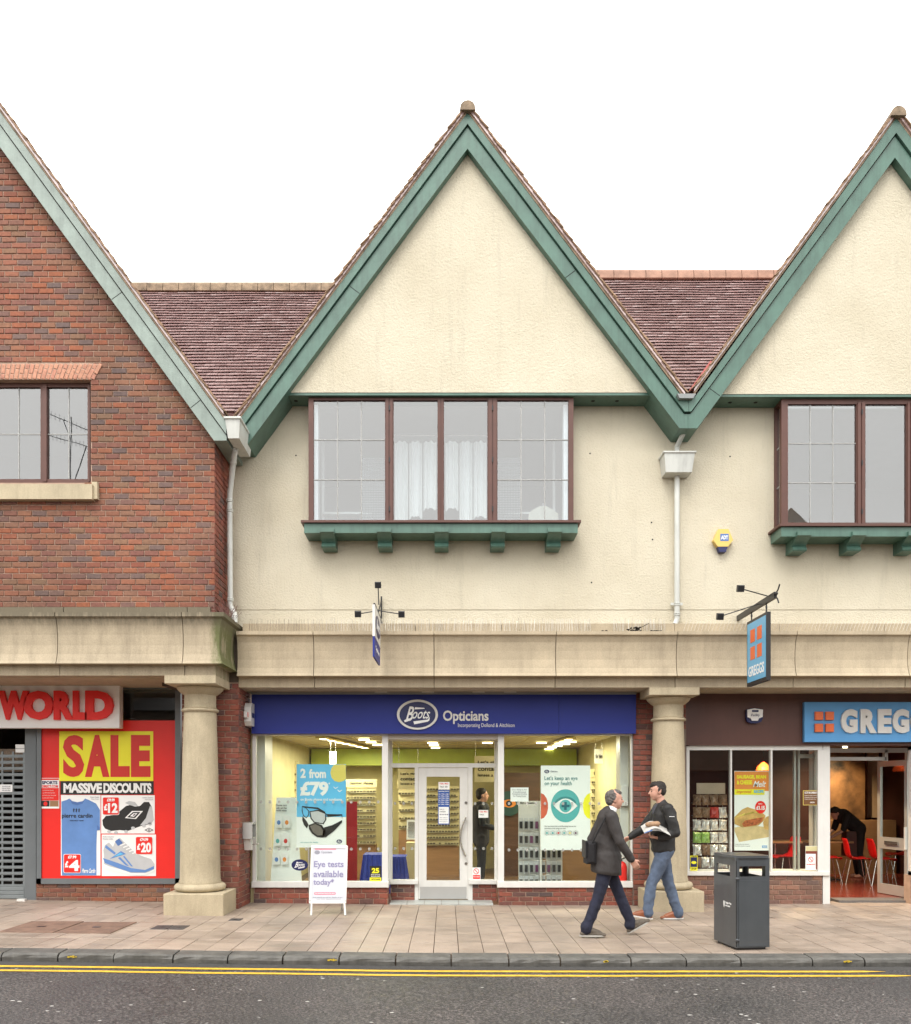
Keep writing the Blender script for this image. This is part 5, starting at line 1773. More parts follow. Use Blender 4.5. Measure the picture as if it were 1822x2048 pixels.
flat('sheet', rect(877.5, 897.5, 1614, 1647), PD - .002, M['paper'], p)
text('help is', 879, 888, 1617, 1620, PD - .004, M['ink'], p, bold=0, ext=.001)
text('available', 879, 891, 1621.5, 1624.5, PD - .004, M['ink'], p, bold=0, ext=.001)
for i in range(5): flat('icon', oval(880.5 + 3.7 * i, 1629, 1.4, 1.5, 10), PD - .004, M['grey_ink'], p, t=.001)
for i in range(3): text('ask for assistance', 879, 895, 1634 + 4 * i, 1636 + 4 * i, PD - .004, M['grey_ink'], p, bold=0, ext=.001)
p = thing('small_window_card', 'small white card on the narrow glass right of the door', 'notice', (X(967, 13.17), 13.17, Z(1635, 13.17)))
flat('sheet', rect(957, 976.5, 1620, 1635.5), PD + .004, M['paper'], p)
text('Tally Man', 958.5, 975, 1622, 1625.5, PD + .002, M['red'], p, bold=.02, ext=.001)
text('TALK', 959, 968, 1628, 1630.5, PD + .002, M['ink'], p, bold=.02, ext=.001)
p = thing('no_smoking_notice', 'small no smoking notice at the foot of the glass right of the white door', 'notice', (X(953, 13.14), 13.14, Z(1760, 13.14)))
flat('sheet', rect(945, 961, 1735, 1760), 13.145, M['white'], p)
loop_print(p, oval(952.5, 1742.5, 5.6, 5.8, 20), 1.1, M['red'], 13.143, 'ring_print')
flat('ring_print', [(948.5, 1739), (949.5, 1738.3), (956.5, 1746), (955.5, 1746.8)], 13.143, M['red'], p)
flat('red_band', rect(946, 960, 1750, 1758), 13.143, M['red'], p)
text('No smoking', 947, 959, 1752, 1755.5, 13.141, M['white'], p, bold=.02, ext=.001)
# right window
PD = 12.785
p = thing('eye_poster', 'pale poster with a large teal eye reading Let\'s keep an eye on your health', 'poster', (X(1131, PD), PD, Z(1700, PD)))
flat('sheet', rect(1081.5, 1180.5, 1531, 1700), PD, M['paper'], p)
logo(p, 1093.5, 1543, 5, 3.6, PD - .002, None, M['navy'])
text('Opticians', 1101, 1115, 1541, 1545.5, PD - .002, M['navy'], p, bold=0)
text("Let's keep an eye", 1089, 1155, 1552, 1562.5, PD - .002, M['teal_ink'], p, bold=.012)
text('on your health', 1089, 1143.5, 1562.5, 1573, PD - .002, M['teal_ink'], p, bold=.012)
flat('eye_print', oval(1131, 1611.5, 29, 33, 48), PD - .002, M['teal'], p)
flat('eye_print', oval(1131, 1609, 22, 16, 24, 10, 170), PD - .004, pmat('teal_shade_print', (0.05, 0.24, 0.25), 0.45), p)
flat('eye_print', [(1107, 1611)] + [(1107 + 4.8 * k, 1611 - 14 * math.sin(math.pi * k / 10)) for k in range(1, 10)] + [(1155, 1612)] + [(1155 - 4.8 * k, 1611.5 + 16 * math.sin(math.pi * k / 10)) for k in range(1, 10)], PD - .006, M['white'], p)
flat('eye_print', oval(1131, 1612, 12, 12.6, 32), PD - .008, M['teal'], p)
flat('eye_print', [(1128.5, 1604), (1133.5, 1604), (1133.5, 1609.5), (1139, 1609.5), (1139, 1614.5), (1133.5, 1614.5), (1133.5, 1620), (1128.5, 1620), (1128.5, 1614.5), (1123, 1614.5), (1123, 1609.5), (1128.5, 1609.5)], PD - .010, pmat('teal_cross_print', (0.02, 0.13, 0.17), 0.45), p)
flat('circle_print', [(1081.7, 1586)] + oval(1076, 1612, 20, 26, 20, -72, 72)[::-1] + [(1081.7, 1638)] if False else [(1081.8, 1586), (1088, 1589), (1093.5, 1597), (1096, 1607), (1096, 1617), (1093.5, 1628), (1088, 1635.5), (1081.8, 1638)], PD - .002, pmat('coral_print', (0.62, 0.12, 0.06), 0.45), p)
flat('circle_print', [(1180.2, 1586), (1174, 1589), (1168.5, 1597), (1166, 1607), (1166, 1617), (1168.5, 1628), (1174, 1635.5), (1180.2, 1638)], PD - .002, M['yellow'], p)
text('Our eye check looks at all the things you can see', 1089, 1152, 1651, 1654.3, PD - .002, M['ink'], p, bold=0)
text("and some of the things you can't", 1089, 1132, 1655.5, 1658.8, PD - .002, M['ink'], p, bold=0)
for i, mm in enumerate(('teal', 'teal', 'sale_red', 'teal', 'sun_yellow', 'plum')):
    loop_print(p, oval(1093.8 + 11.5 * i, 1666, 4.6, 5, 18), 1.2, M[mm], PD, 'icon_print')
    flat('icon_print', oval(1093.8 + 11.5 * i, 1666, 2.2, 2, 12), PD - .002, M[mm], p)
logo(p, 1169, 1684.5, 5, 3.8, PD - .002, None, M['navy'])
text('feel good', 1164, 1175, 1689.5, 1692, PD - .002, M['grey_ink'], p, bold=0)
p = thing('paper_notice', 'plain white typed paper notice in the right window', 'notice', (X(1039, PD), PD, Z(1603, PD)))
flat('sheet', rect(1021, 1057, 1575, 1603), 12.775, M['white'], p)
for i, s_ in enumerate(('Our Shop Is Air', 'Conditioned', 'Throughout Including', 'Our Testing Rooms')):
    text(s_, 1024 + (i % 2) * 2, 1054 - (i % 2) * 2, 1578 + 4.3 * i, 1581.4 + 4.3 * i, 12.773, M['grey_ink'], p, bold=0)
# accessory stand
p = thing('accessory_stand', 'white rotating stand hung with dark spectacle cases in the right window', 'display stand', (X(1080, 13.3), 13.3, .01))
Ds = 13.2
MB().box(X(1036, Ds + .2), X(1084, Ds + .2), Ds + .1, Ds + .14, .012, Z(1602, Ds)).build('back_panel', M['white_paint'], p)
MB().box(X(1079, Ds), X(1083, Ds), Ds - .05, Ds + .1, .012, Z(1602, Ds)).build('post', M['white_paint'], p)
text('Sight Station', 1040, 1072, 1604, 1609, Ds + .1, M['ink'], p, bold=.02)
MB().box(X(1092, Ds + .1), X(1124, Ds + .1), Ds + .06, Ds + .1, .012, Z(1700, Ds)).build('back_panel', M['white_paint'], p)
packs = MB(); cases = [MB(), MB()]
rd = random.Random(9)
for r_ in range(6):
    y0 = 1634 + 29 * r_
    for c_ in range(8):
        x0 = 1038 + 10.5 * c_ + (3 if c_ > 3 else 0)
        if r_ < 2 and c_ > 3: continue
        a, c = X(x0, Ds), X(x0 + 8.2, Ds)
        packs.box(a, c, Ds + .02, Ds + .03, Z(y0 + 26, Ds), Z(y0 + 2, Ds))
        cases[0 if rd.random() < .75 else 1].box(a + .009, c - .009, Ds - .0, Ds + .02, Z(y0 + 23, Ds), Z(y0 + 9, Ds))
    MB().tube([(X(1062, Ds), Ds - .06, Z(y0 + 27, Ds)), (X(1072, Ds), Ds - .1, Z(y0 + 28, Ds)), (X(1090, Ds), Ds - .1, Z(y0 + 28, Ds)), (X(1098, Ds), Ds - .06, Z(y0 + 27, Ds))], .005, 6).build('wire_shelf', M['white_paint'], p)
packs.build('blister_cards', M['pale_grey'], p, kind='stuff')
cases[0].build('dark_cases', M['ink'], p, kind='stuff')
cases[1].build('plum_cases', M['plum'], p, kind='stuff')
# fire point, cabinet
p = tag(MB().cbox(X(1240, 13.0), X(1255, 13.0), 12.93, 12.995, Z(1612, 12.95), Z(1570, 12.95)).build('wall_cabinet', M['white_paint']), 'small white wall cabinet at the right end of the window', 'cabinet')
p = thing('fire_extinguisher', 'red fire extinguisher on the floor at the right end of the window', 'fire extinguisher', (X(1243, 12.9), 12.9, .01))
MB().lathe([(.0, .26), (.075, .262), (.078, .3), (.078, .56), (.06, .61), (.025, .64), (.0, .645)], X(1243, 12.9), 12.88, 20).build('cylinder', M['red'], p, smooth=True)
MB().tube([(X(1243, 12.9), 12.88, .64), (X(1243, 12.9), 12.88, .68), (X(1250, 12.9), 12.86, .7)], .012, 8).build('nozzle', M['black'], p)
MB().box(X(1236, 12.9), X(1251, 12.9), 12.8, 12.98, .012, .26).build('stand', M['white_paint'], p)

# doorway, desk and mirror stand deep in the optician's shop
MB().box(X(1008, 17.0), X(1080, 17.0), 17.0, 17.1, .012, Z(1545, 17)).build('brown_partition', pmat('dark_wood', (0.10, 0.045, 0.022), .5, .3, (2, 2, 12)), optic)
t = thing('reception_desk', 'plain tan reception desk behind the accessory stand in the right window', 'desk', (X(1150, 14.8), 14.8, .012))
MB().box(X(1085, 14.8), X(1205, 14.8), 14.8, 15.4, .012, .78).build('desk_front', M['tan'], t)
MB().cbox(X(1082, 14.8), X(1208, 14.8), 14.75, 15.45, .781, .81, .004).build('desk_top', M['rack_board'], t)
t = thing('round_wall_sign', 'large dark round eye sign on the wall deep inside the right window', 'sign', (X(1020, 16.9), 16.9, 1.5))
flat('sign_disc', oval(1018, 1607, 25, 25, 32), 16.95, pmat('dark_teal_disc', (0.02, 0.07, 0.06), .5), t, t=.02)
flat('sign_eye', oval(1018, 1607, 14, 8, 24), 16.93, M['orange'], t)
flat('sign_pupil', oval(1018, 1607, 6, 6, 16), 16.92, M['ink'], t)
t = thing('mirror_stand', 'small counter stand with a framed mirror left of the white door', 'mirror', (X(822, 14.9), 14.9, .012))
MB().box(X(812, 14.9), X(836, 14.9), 14.9, 15.3, .012, .8).build('counter', M['rack_board'], t)
MB().add([(X(813, 14.9), 14.88, .86), (X(834, 14.9), 14.88, .86), (X(834, 14.9), 15.0, 1.2), (X(813, 14.9), 15.0, 1.2), (X(813, 14.9), 14.91, .85), (X(834, 14.9), 14.91, .85), (X(834, 14.9), 15.03, 1.19), (X(813, 14.9), 15.03, 1.19)], [(0, 1, 2, 3), (7, 6, 5, 4), (0, 4, 5, 1), (1, 5, 6, 2), (2, 6, 7, 3), (3, 7, 4, 0)]).build('mirror_frame', M['paper'], t)
MB().add([(X(816, 14.9), 14.887, .895), (X(831, 14.9), 14.887, .895), (X(831, 14.9), 14.982, 1.165), (X(816, 14.9), 14.982, 1.165)], [(0, 1, 2, 3)]).build('mirror_glass', M['steel'], t)
# ------------------------------------------------------------------ bakery shopfront (right)
DB = 12.85
bx0_, bx1_ = X(1372, DB), 9.2
MB().box(3.575, 9.2, DB - .05, DB + .2, Z(1491, DB), 3.17).build('fascia', M['brown_board'], bakery)
room(bakery, 3.62, 9.2, 13.3, 18.4, .03, 2.6, M['dark_red'], M['red_floor'], pmat('bakery_ceiling', (0.3, 0.23, 0.16), 0.8))
MB().box(3.57, 3.62, DB, 13.3, .0, 2.6).build('room_wall', M['dark_red'], bakery)
MB().box(bx0_, X(1645, DB), DB + .1, 13.4, -.05, .03).build('window_bed', M['red_floor'], bakery)
low_wall(bakery, BR_R, 'brick_brown', X(1374, DB), X(1645, DB), DB, Z(1751, DB), 51)
w = frame(bakery, 'shop_window', [(1373, 1379, 1492, 1751), (1379, 1645, 1491, 1500), (1461, 1464, 1500, 1742), (1541.5, 1545, 1500, 1742), (1636, 1646, 1500, 1751)], DB, .08, M['pale_frame'] if 'pale_frame' in M else M['white_paint'])
MB().cbox(X(1372, DB), X(1658, DB), DB - .03, DB + .45, Z(1751, DB), Z(1743, DB), .004).build('sill', M['white_paint'], w)
for a, c in ((1379, 1461), (1464, 1541.5), (1545, 1636)): pane(w, a, c, 1500, 1743, DB + .04)
MB().box(X(1646, DB), X(1660, DB), DB, DB + .5, 0, Z(1491, DB)).build('door_jamb', M['white_paint'], bakery)
M['alu'] = pmat('pale_aluminium', (0.5, 0.5, 0.48), 0.35, 0.06, 3, metal=0.4)
frame(bakery, 'inner_screen', [(1588, 1592, 1500, 1742), (1596, 1600, 1500, 1742), (1600, 1632, 1508, 1516), (1628, 1634, 1500, 1742)], 13.15, .05, M['alu'])
DE = 13.3
frame(bakery, 'door_frame', [(1660, 1830, 1496, 1505), (1660, 1773, 1514, 1521), (1770, 1776, 1500, 1522), (1815, 1822, 1496, 1802)], DE, .08, M['alu'])
MB().box(X(1660, DE), X(1816, DE), DE - .3, DE + .05, -.05, .035).build('threshold', pmat('grey_mat', (0.14, 0.125, 0.115), 0.7, 0.15, 30), bakery)
low_wall(bakery, BR_R, 'brick_brown', X(1822, DB), 9.1, DB, Z(1751, DB), 52)
w2 = frame(bakery, 'shop_window', [(1822, 1832, 1492, 1751), (1822, 2100, 1491, 1500), (1822, 2100, 1743, 1751)], DB, .08, M['white_paint'])
pane(w2, 1832, 2100, 1500, 1743, DB + .04)
# glazed door standing open into the shop
hx, fx = X(1817, DE), X(1757, 14.0)
door = bpy.data.objects.new('door', None)
COL.objects.link(door); door.parent = bakery
door.matrix_parent_inverse = Matrix.Translation(-ORIG['bakery_building'])
door.location = (hx, DE, .04)
ang = math.atan2(14.0 - DE, fx - hx)
door.rotation_euler = (0, 0, ang)
DLn = math.hypot(fx - hx, 14.0 - DE)
DH = Z(1520, 13.4) - .04
mb = MB().box(0, .07, -.022, .022, 0, DH).box(DLn - .07, DLn, -.022, .022, 0, DH).box(.07, DLn - .07, -.0219, .0219, DH - .09, DH).box(.07, DLn - .07, -.0219, .0219, 0, .16).box(.07, DLn - .07, -.0219, .0219, .73, .92)
mb.build('door_leaf', M['alu'], door)
MB().box(.07, DLn - .07, -.003, .003, .16, .73).box(.07, DLn - .07, -.003, .003, .92, DH - .09).build('glass_panel', M['glass'], door)
MB().box(.2, DLn - .2, .024, .045, .80, .86).build('letter_plate', M['steel'], door)
MB().box(.01, .04, .022, .05, .75, 1.1).build('handle', M['white_paint'], door)

fs = thing('bakery_fascia_sign', 'blue fascia sign with four orange squares and white GREGGS lettering', 'sign', (X(1750, 12.72), 12.72, 2.4))
MB().cbox(X(1609, 12.72), 9.0, 12.72, 12.79, Z(1484, 12.72), Z(1404, 12.72), .003).build('sign_board', M['bakery_blue'], fs)
for i in range(2):
    for j in range(2):
        a, c = 1629.5 + 21.5 * i, 1423.5 + 24 * j
        MB().cbox(X(a, 12.7), X(a + 16, 12.7), 12.68, 12.72, Z(c + 16.5, 12.7), Z(c, 12.7), .003).build('orange_square', M['bakery_orange'], fs)
for ch, a, c in (('G', 1680, 1713), ('R', 1719, 1751), ('E', 1754, 1781), ('G', 1783, 1816), ('G', 1819, 1852), ('S', 1855, 1882)):
    text(ch, a, c, 1418.5, 1466.5, 12.72, M['white_paint'], fs, ext=.035, bold=.06)

# ------------------------------------------------------------------ inside the bakery
for _i, (px, d_) in enumerate(((1447, 14.6), (1527, 14.6), (1465, 16.0), (1515, 16.2), (1553, 14.9), (1613, 14.0), (1814, 13.9))):
    x = X(px, d_)
    t = thing('downlight', 'small warm downlight in the bakery ceiling ' + ('above the snack rack|above the orange poster|far back above the snack rack|far back beside the pendant lamp|right of the pendant lamp|behind the inner screen|behind the open door'.split('|')[_i]), 'ceiling light', (x, d_, 2.57), 'downlights in the bakery ceiling')
    MB().lathe([(.0, 2.575), (.075, 2.575), (.08, 2.59), (.08, 2.6)], x, d_, 16).build('lamp', M['lamp'], t)
    if px in (1447, 1613, 1527):
        ld = bpy.data.lights.new('downlight_light', 'SPOT'); ld.energy = 110; ld.spot_size = R(110); ld.color = (1, .72, .42); ld.shadow_soft_size = .06
        lo_ = bpy.data.objects.new('downlight_glow', ld); COL.objects.link(lo_); lo_.parent = t
        lo_.matrix_parent_inverse = Matrix.Translation(-Vector((x, d_, 2.57))); lo_.location = (x, d_, 2.56)
t = thing('pendant_lamp', 'glowing orange conical pendant lamp above the bakery window display', 'pendant lamp', (X(1527, 15), 15, 2.2))
MB().lathe([(.13, Z(1541, 15)), (.11, Z(1534, 15)), (.05, Z(1527, 15)), (.02, Z(1524, 15))], X(1527, 15), 15, 20).build('lamp_shade', M['lamp_o'], t)
MB().tube([(X(1527, 15), 15, Z(1524, 15)), (X(1527, 15), 15, 2.6)], .005, 5).build('cord', M['black'], t)
# wall picture and panelling at the back
MB().box(X(1660, 17.6), X(1730, 17.6), 17.6, 17.66, .8, 2.5).build('mural', pmat('brown_mural', (0.20, 0.10, 0.04), 0.6, 1.0, 2), bakery)
MB().box(X(1735, 17.9), 9.1, 17.9, 17.96, 1.15, 2.55).build('pale_wall_panel', pmat('buff_wall', (0.42, 0.30, 0.2), 0.6, 0.1), bakery)
MB().box(X(1650, 17.2), 9.1, 17.2, 17.4, .03, 1.12).build('bench_back', M['tan'], bakery)
text_on('come on in', (X(1782, 17.88), 17.88, Z(1581, 17.88)), (1, 0, 0), (0, 0, 1), .75, .13, M['sale_red'], bakery)
text_on('to the home of', (X(1782, 17.88), 17.88, Z(1592, 17.88)), (1, 0, 0), (0, 0, 1), .7, .06, M['brown_board'], bakery)
text_on('fresh baking', (X(1778, 17.88), 17.88, Z(1610, 17.88)), (1, 0, 0), (0, 0, 1), .8, .13, M['brown_board'], bakery)
ld = bpy.data.lights.new('wall_washer', 'SPOT'); ld.energy = 120; ld.spot_blend = 1.0; ld.spot_size = R(110); ld.color = (1, .75, .42)
t = thing('wall_washer_lamp', 'small wall washer spotlight over the brown mural at the back of the bakery', 'spotlight', (X(1690, 16.8), 16.8, 2.55))
MB().lathe([(.0, 2.5), (.04, 2.5), (.045, 2.6)], X(1690, 16.8), 16.8, 12).build('lamp', M['lamp'], t)
lo_ = bpy.data.objects.new('spot_glow', ld); COL.objects.link(lo_); lo_.parent = t
lo_.matrix_parent_inverse = Matrix.Translation(-Vector((X(1690, 16.8), 16.8, 2.55))); lo_.location = (X(1690, 16.8), 16.8, 2.48)
lo_.rotation_euler = (R(35), 0, 0)

M['chair_red'] = pmat('red_chair_plastic', (0.55, 0.012, 0.012), 0.3, 0.03)


def shell_chair(label, x, y, rz, first=None):
    if first is not None:
        r_ = first.copy(); COL.objects.link(r_); r_.location = (x, y, .03); r_.rotation_euler = (0, 0, rz); r_['label'] = label
        for ch in list(first.children):
            c = ch.copy(); COL.objects.link(c); c.parent = r_
        return r_
    t = local_thing('cafe_chair', label, 'chair', (x, y, .03), rz, 'red chairs in the bakery')
    # facing +x: profile of the shell (x, z) with its half width
    pr = [(-.235, .83, .16), (-.225, .80, .19), (-.20, .70, .205), (-.185, .60, .205), (-.165, .52, .20), (-.12, .465, .2), (-.04, .445, .215), (.08, .45, .22), (.16, .455, .215), (.205, .445, .19), (.215, .43, .16)]
    mb = MB(); vs_ = []; m = 8
    for k, (a, c, hw) in enumerate(pr):
        for j in range(m + 1):
            u = j / m * 2 - 1
            vs_.append((a + .035 * u * u * (1 if k < 6 else 0), hw * u, c + (.03 * u * u if k >= 5 else 0)))
    nn = len(pr)
    fs_ = [(k * (m + 1) + j, k * (m + 1) + j + 1, (k + 1) * (m + 1) + j + 1, (k + 1) * (m + 1) + j) for k in range(nn - 1) for j in range(m)]
    o = mb.add(vs_, fs_).build('seat_shell', M['chair_red'], t, smooth=True)
    sol = o.modifiers.new('thickness', 'SOLIDIFY'); sol.thickness = .008
    for sx_ in (-1, 1):
        for sy_ in (-1, 1):
            MB().tube([(.12 * sx_, .13 * sy_, .44), (.21 * sx_ - .01, .2 * sy_, .0)], .0095, 8).build('leg', M['steel'], t, smooth=True)
    return t


ch0 = shell_chair('middle red shell chair in the open bakery doorway', X(1712, 15.3), 15.3, R(-12))
shell_chair('red shell chair just inside the bakery, partly hidden by the door jamb', X(1655, 15.5), 15.5, R(-10), ch0)
shell_chair('red shell chair partly behind the open bakery door', X(1762, 15.2), 15.2, R(-8), ch0)
shell_chair('red shell chair seen through the glass of the open bakery door', X(1800, 16.3), 16.3, R(170), ch0)
shell_chair('red shell chair behind the bakery window, under the window table', X(1572, 15.8), 15.8, R(185), ch0)


def cafe_table(label, x, y):
    t = local_thing('cafe_table', label, 'table', (x, y, .03), 0, 'tables in the bakery')
    MB().cbox(-.4, .4, -.32, .32, .70, .735, .006).build('table_top', M['tan'], t)
    MB().tube([(0, 0, 0), (0, 0, .7)], .03, 10).build('pedestal', M['steel'], t, smooth=True)
    MB().box(-.22, .22, -.22, .22, 0, .02).build('foot_plate', M['black'], t)


cafe_table('cafe table being wiped by the bending person', X(1650, 16.2), 16.2)
cafe_table('small cafe table behind the middle of the bakery window', X(1558, 16.0), 16.2)
# crisp rack
p = thing('snack_rack', 'wire snack rack full of shiny packets in the bakery window', 'display rack', (X(1424, 13.6), 13.6, .03))
Dr = 13.6
mb = MB()
for xx in (1396, 1419, 1449): mb.tube([(X(xx, Dr), Dr + .1, .03), (X(xx, Dr), Dr + .1, Z(1590, Dr))], .008, 6)
for i in range(8): mb.tube([(X(1386, Dr), Dr + .08, Z(1606 + 25 * i, Dr)), (X(1456, Dr), Dr + .08, Z(1606 + 25 * i, Dr))], .006, 6)
mb.build('wire_frame', M['grey_frame'], p)
flat('header_card', rect(1393, 1450, 1566, 1588), Dr, pmat('buff_card', (0.55, 0.46, 0.36), 0.6), p, t=.01)
pk = [pmat('packet_foil', (0.72, 0.71, 0.69), 0.22, 0.15, 12, metal=.3), pmat('packet_green', (0.30, 0.5, 0.12), 0.3, 0.2, 10), pmat('packet_red', (0.5, 0.05, 0.04), 0.3, 0.2, 10), pmat('packet_brown', (0.25, 0.15, 0.09), 0.3, 0.3, 10)]
rd = random.Random(4)
pms = []
for k in range(4):
    mb = MB(); vs_ = []; n = 6
    for j in range(n + 1):
        for i in range(n + 1):
            u, v_ = i / n * 2 - 1, j / n * 2 - 1
            b2 = max(0, (1 - u ** 4) * (1 - v_ ** 4))
            vs_.append((u * .068 * (1 - .06 * (1 - abs(v_))), -.03 * b2 + rd.uniform(-.007, .007), v_ * .085 + rd.uniform(-.003, .003)))
    mb.add(vs_, [(j * (n + 1) + i, j * (n + 1) + i + 1, (j + 1) * (n + 1) + i + 1, (j + 1) * (n + 1) + i) for j in range(n) for i in range(n)])
    me = mb.mesh('snack_packet'); me.materials.append(pk[k]); pms.append(me)
for r_ in range(7):
    for c_ in range(4):
        mt = rd.choice((0, 0, 0, 2, 3)) if r_ not in (2, 3) else (1 if r_ == 3 and c_ < 2 else 0)
        if r_ == 0: mt = 3
        x, z = X(1395 + 17.2 * c_, Dr - .05), Z(1600 + 25 * r_, Dr - .05)
        o = bpy.data.objects.new('snack_packet', pms[mt]); COL.objects.link(o)
        o.location = (x, Dr - .03, z); o.rotation_euler = (R(-8), rd.uniform(-.1, .1), rd.uniform(-.2, .2))
        tag(o, '%s snack packet, %s in the %s row of the bakery rack' % (('silver', 'green', 'red', 'brown')[mt], ('leftmost', 'second from left', 'third from left', 'rightmost')[c_], ('top', 'second', 'third', 'fourth', 'fifth', 'sixth', 'bottom')[r_]), 'snack packet', 'snack packets on the bakery rack')
# melt poster
PD = 13.05
p = thing('bakery_poster', 'orange SAUSAGE, BEAN & CHEESE Melt poster hung in the bakery window', 'poster', (X(1503, PD), PD, Z(1701, PD)))
flat('sheet', rect(1468.5, 1538, 1542, 1701), PD, M['paper'], p)
flat('orange_print', rect(1469, 1537.5, 1543, 1582), PD - .002, M['orange'], p)
flat('yellow_print', rect(1469, 1529, 1578.5, 1589.5), PD - .004, M['yellow'], p)
text('SAUSAGE, BEAN', 1473.5, 1532, 1550, 1558.5, PD - .002, M['yellow'], p, bold=.05)
text('& CHEESE', 1473.5, 1504, 1560.5, 1569, PD - .002, M['yellow'], p, bold=.05)
text('Melt', 1506, 1532, 1562, 1574, PD - .004, M['white'], p, bold=.02, shear=.4)
text('improved', 1473, 1503, 1580, 1588, PD - .006, M['sale_red'], p, bold=0, shear=.3)
text('RECIPE', 1508, 1527, 1580, 1586, PD - .006, M['sky_blue'], p, bold=.04)
food = pmat('pastry_print', (0.62, 0.38, 0.12), 0.5, 0.35, 12)
flat('board_print', [(1469, 1662), (1478, 1684), (1537.5, 1674), (1537.5, 1655), (1500, 1650), (1469, 1655)], PD - .002, pmat('board_print', (0.62, 0.47, 0.24), 0.5, 0.2, 10), p)
flat('pastry_print', [(1469, 1634), (1484, 1619), (1495, 1614), (1520, 1622), (1531, 1631), (1529, 1640), (1517, 1651), (1485, 1655), (1469, 1648)], PD - .004, food, p)
for k in range(4):
    flat('pastry_print', [(1470 + 9 * k, 1636 - 3 * k), (1472 + 9 * k, 1634 - 3 * k), (1490 + 9 * k, 1626 - k), (1489 + 9 * k, 1628 - k)], PD - .006, M['sun_yellow'], p)
flat('pastry_print', [(1526, 1645), (1532, 1634), (1537.5, 1632), (1537.5, 1660), (1528, 1658)], PD - .006, food, p)
flat('filling_print', [(1484, 1648), (1490, 1641), (1510, 1637), (1528, 1634), (1524, 1643), (1512, 1650), (1488, 1654)], PD - .007, pmat('filling_print', (0.50, 0.13, 0.04), 0.5, 0.6, 30), p)
flat('price_badge', oval(1521, 1614.5, 10.8, 12.6, 30), PD - .006, M['red_letter'], p)
text('ONLY', 1516.5, 1525, 1606.5, 1609, PD - .008, M['white'], p, bold=.03, ext=.001)
text('£1.15', 1512.5, 1529.5, 1611.5, 1620, PD - .008, M['white'], p, bold=.06, ext=.001)
text('Freshly baked this morning', 1470, 1498, 1687.5, 1689.5, PD - .002, M['grey_ink'], p, bold=0)
text('feel the melt in store', 1470, 1500, 1691, 1693, PD - .002, M['grey_ink'], p, bold=0)
flat('small_logo', rect(1524, 1534, 1691, 1696), PD - .002, M['bakery_blue'], p)
text('GREGGS', 1525, 1533, 1692, 1695, PD - .004, M['white'], p, bold=.02, ext=.001)
p = thing('cctv_notice', 'brown CCTV IN OPERATION notice on the bakery window', 'notice', (X(1624, 12.84), 12.84, Z(1610, 12.84)))
flat('sheet', rect(1606, 1641.5, 1581, 1610.5), 12.885, M['sun_yellow'], p)
flat('sheet', rect(1607, 1640.5, 1582, 1609.5), 12.883, pmat('notice_brown', (0.16, 0.07, 0.02), 0.5), p)
text('CCTV IN OPERATION', 1609, 1639, 1583.5, 1587.5, 12.881, M['white'], p, bold=.03, ext=.001)
for i, s_ in enumerate(('Images are being recorded for', 'the purpose of crime prevention', 'detection and public safety')):
    text(s_, 1609, 1638 - 3 * i, 1590 + 3.6 * i, 1592.2 + 3.6 * i, 12.881, M['white'], p, bold=.0, ext=.001)
text('GREGGS', 1620, 1629, 1603.5, 1606, 12.881, M['white'], p, bold=.02, ext=.001)
p = thing('no_smoking_poster', 'brown and white no smoking sticker at the foot of the bakery window', 'notice', (X(1625, 12.84), 12.84, Z(1740, 12.84)))
flat('sheet', rect(1611, 1640, 1692, 1740), 12.885, M['paper'], p)
flat('brown_print', rect(1611.5, 1639.5, 1702, 1707.5), 12.883, pmat('notice_red_brown', (0.22, 0.05, 0.03), 0.5), p)
flat('brown_print', rect(1631.5, 1639.5, 1707.5, 1739), 12.883, bpy.data.materials['notice_red_brown'], p)
flat('cream_print', rect(1611.5, 1639.5, 1692.5, 1702), 12.883, pmat('notice_cream', (0.6, 0.55, 0.3), 0.5), p)
loop_print(p, oval(1621.5, 1719, 5, 5.6, 20), 1.1, M['red'], 12.883, 'ring_print')
flat('ring_print', [(1617.8, 1715.4), (1618.8, 1714.7), (1625.2, 1722.6), (1624.2, 1723.3)], 12.883, M['red'], p)
text('NO SMOKING', 1613, 1630, 1727.5, 1730, 12.883, M['red'], p, bold=.02, ext=.001)
p = thing('thieves_notice', 'blue and yellow notice at the lower left of the bakery window', 'notice', (X(1387, 12.88), 12.88, Z(1741, 12.88)))
flat('sheet', rect(1380.5, 1395, 1711, 1741), 12.885, M['yellow'], p)
flat('sheet', rect(1381.3, 1394.2, 1714.5, 1734), 12.883, M['navy'], p)
text('THIEVES', 1381.5, 1394, 1711.6, 1714, 12.883, M['ink'], p, bold=.03, ext=.001)
flat('badge_print', oval(1387.7, 1725, 5, 3, 16), 12.881, M['yellow'], p)
text('STOP', 1383, 1393, 1735.5, 1739.5, 12.883, M['ink'], p, bold=.03, ext=.001)
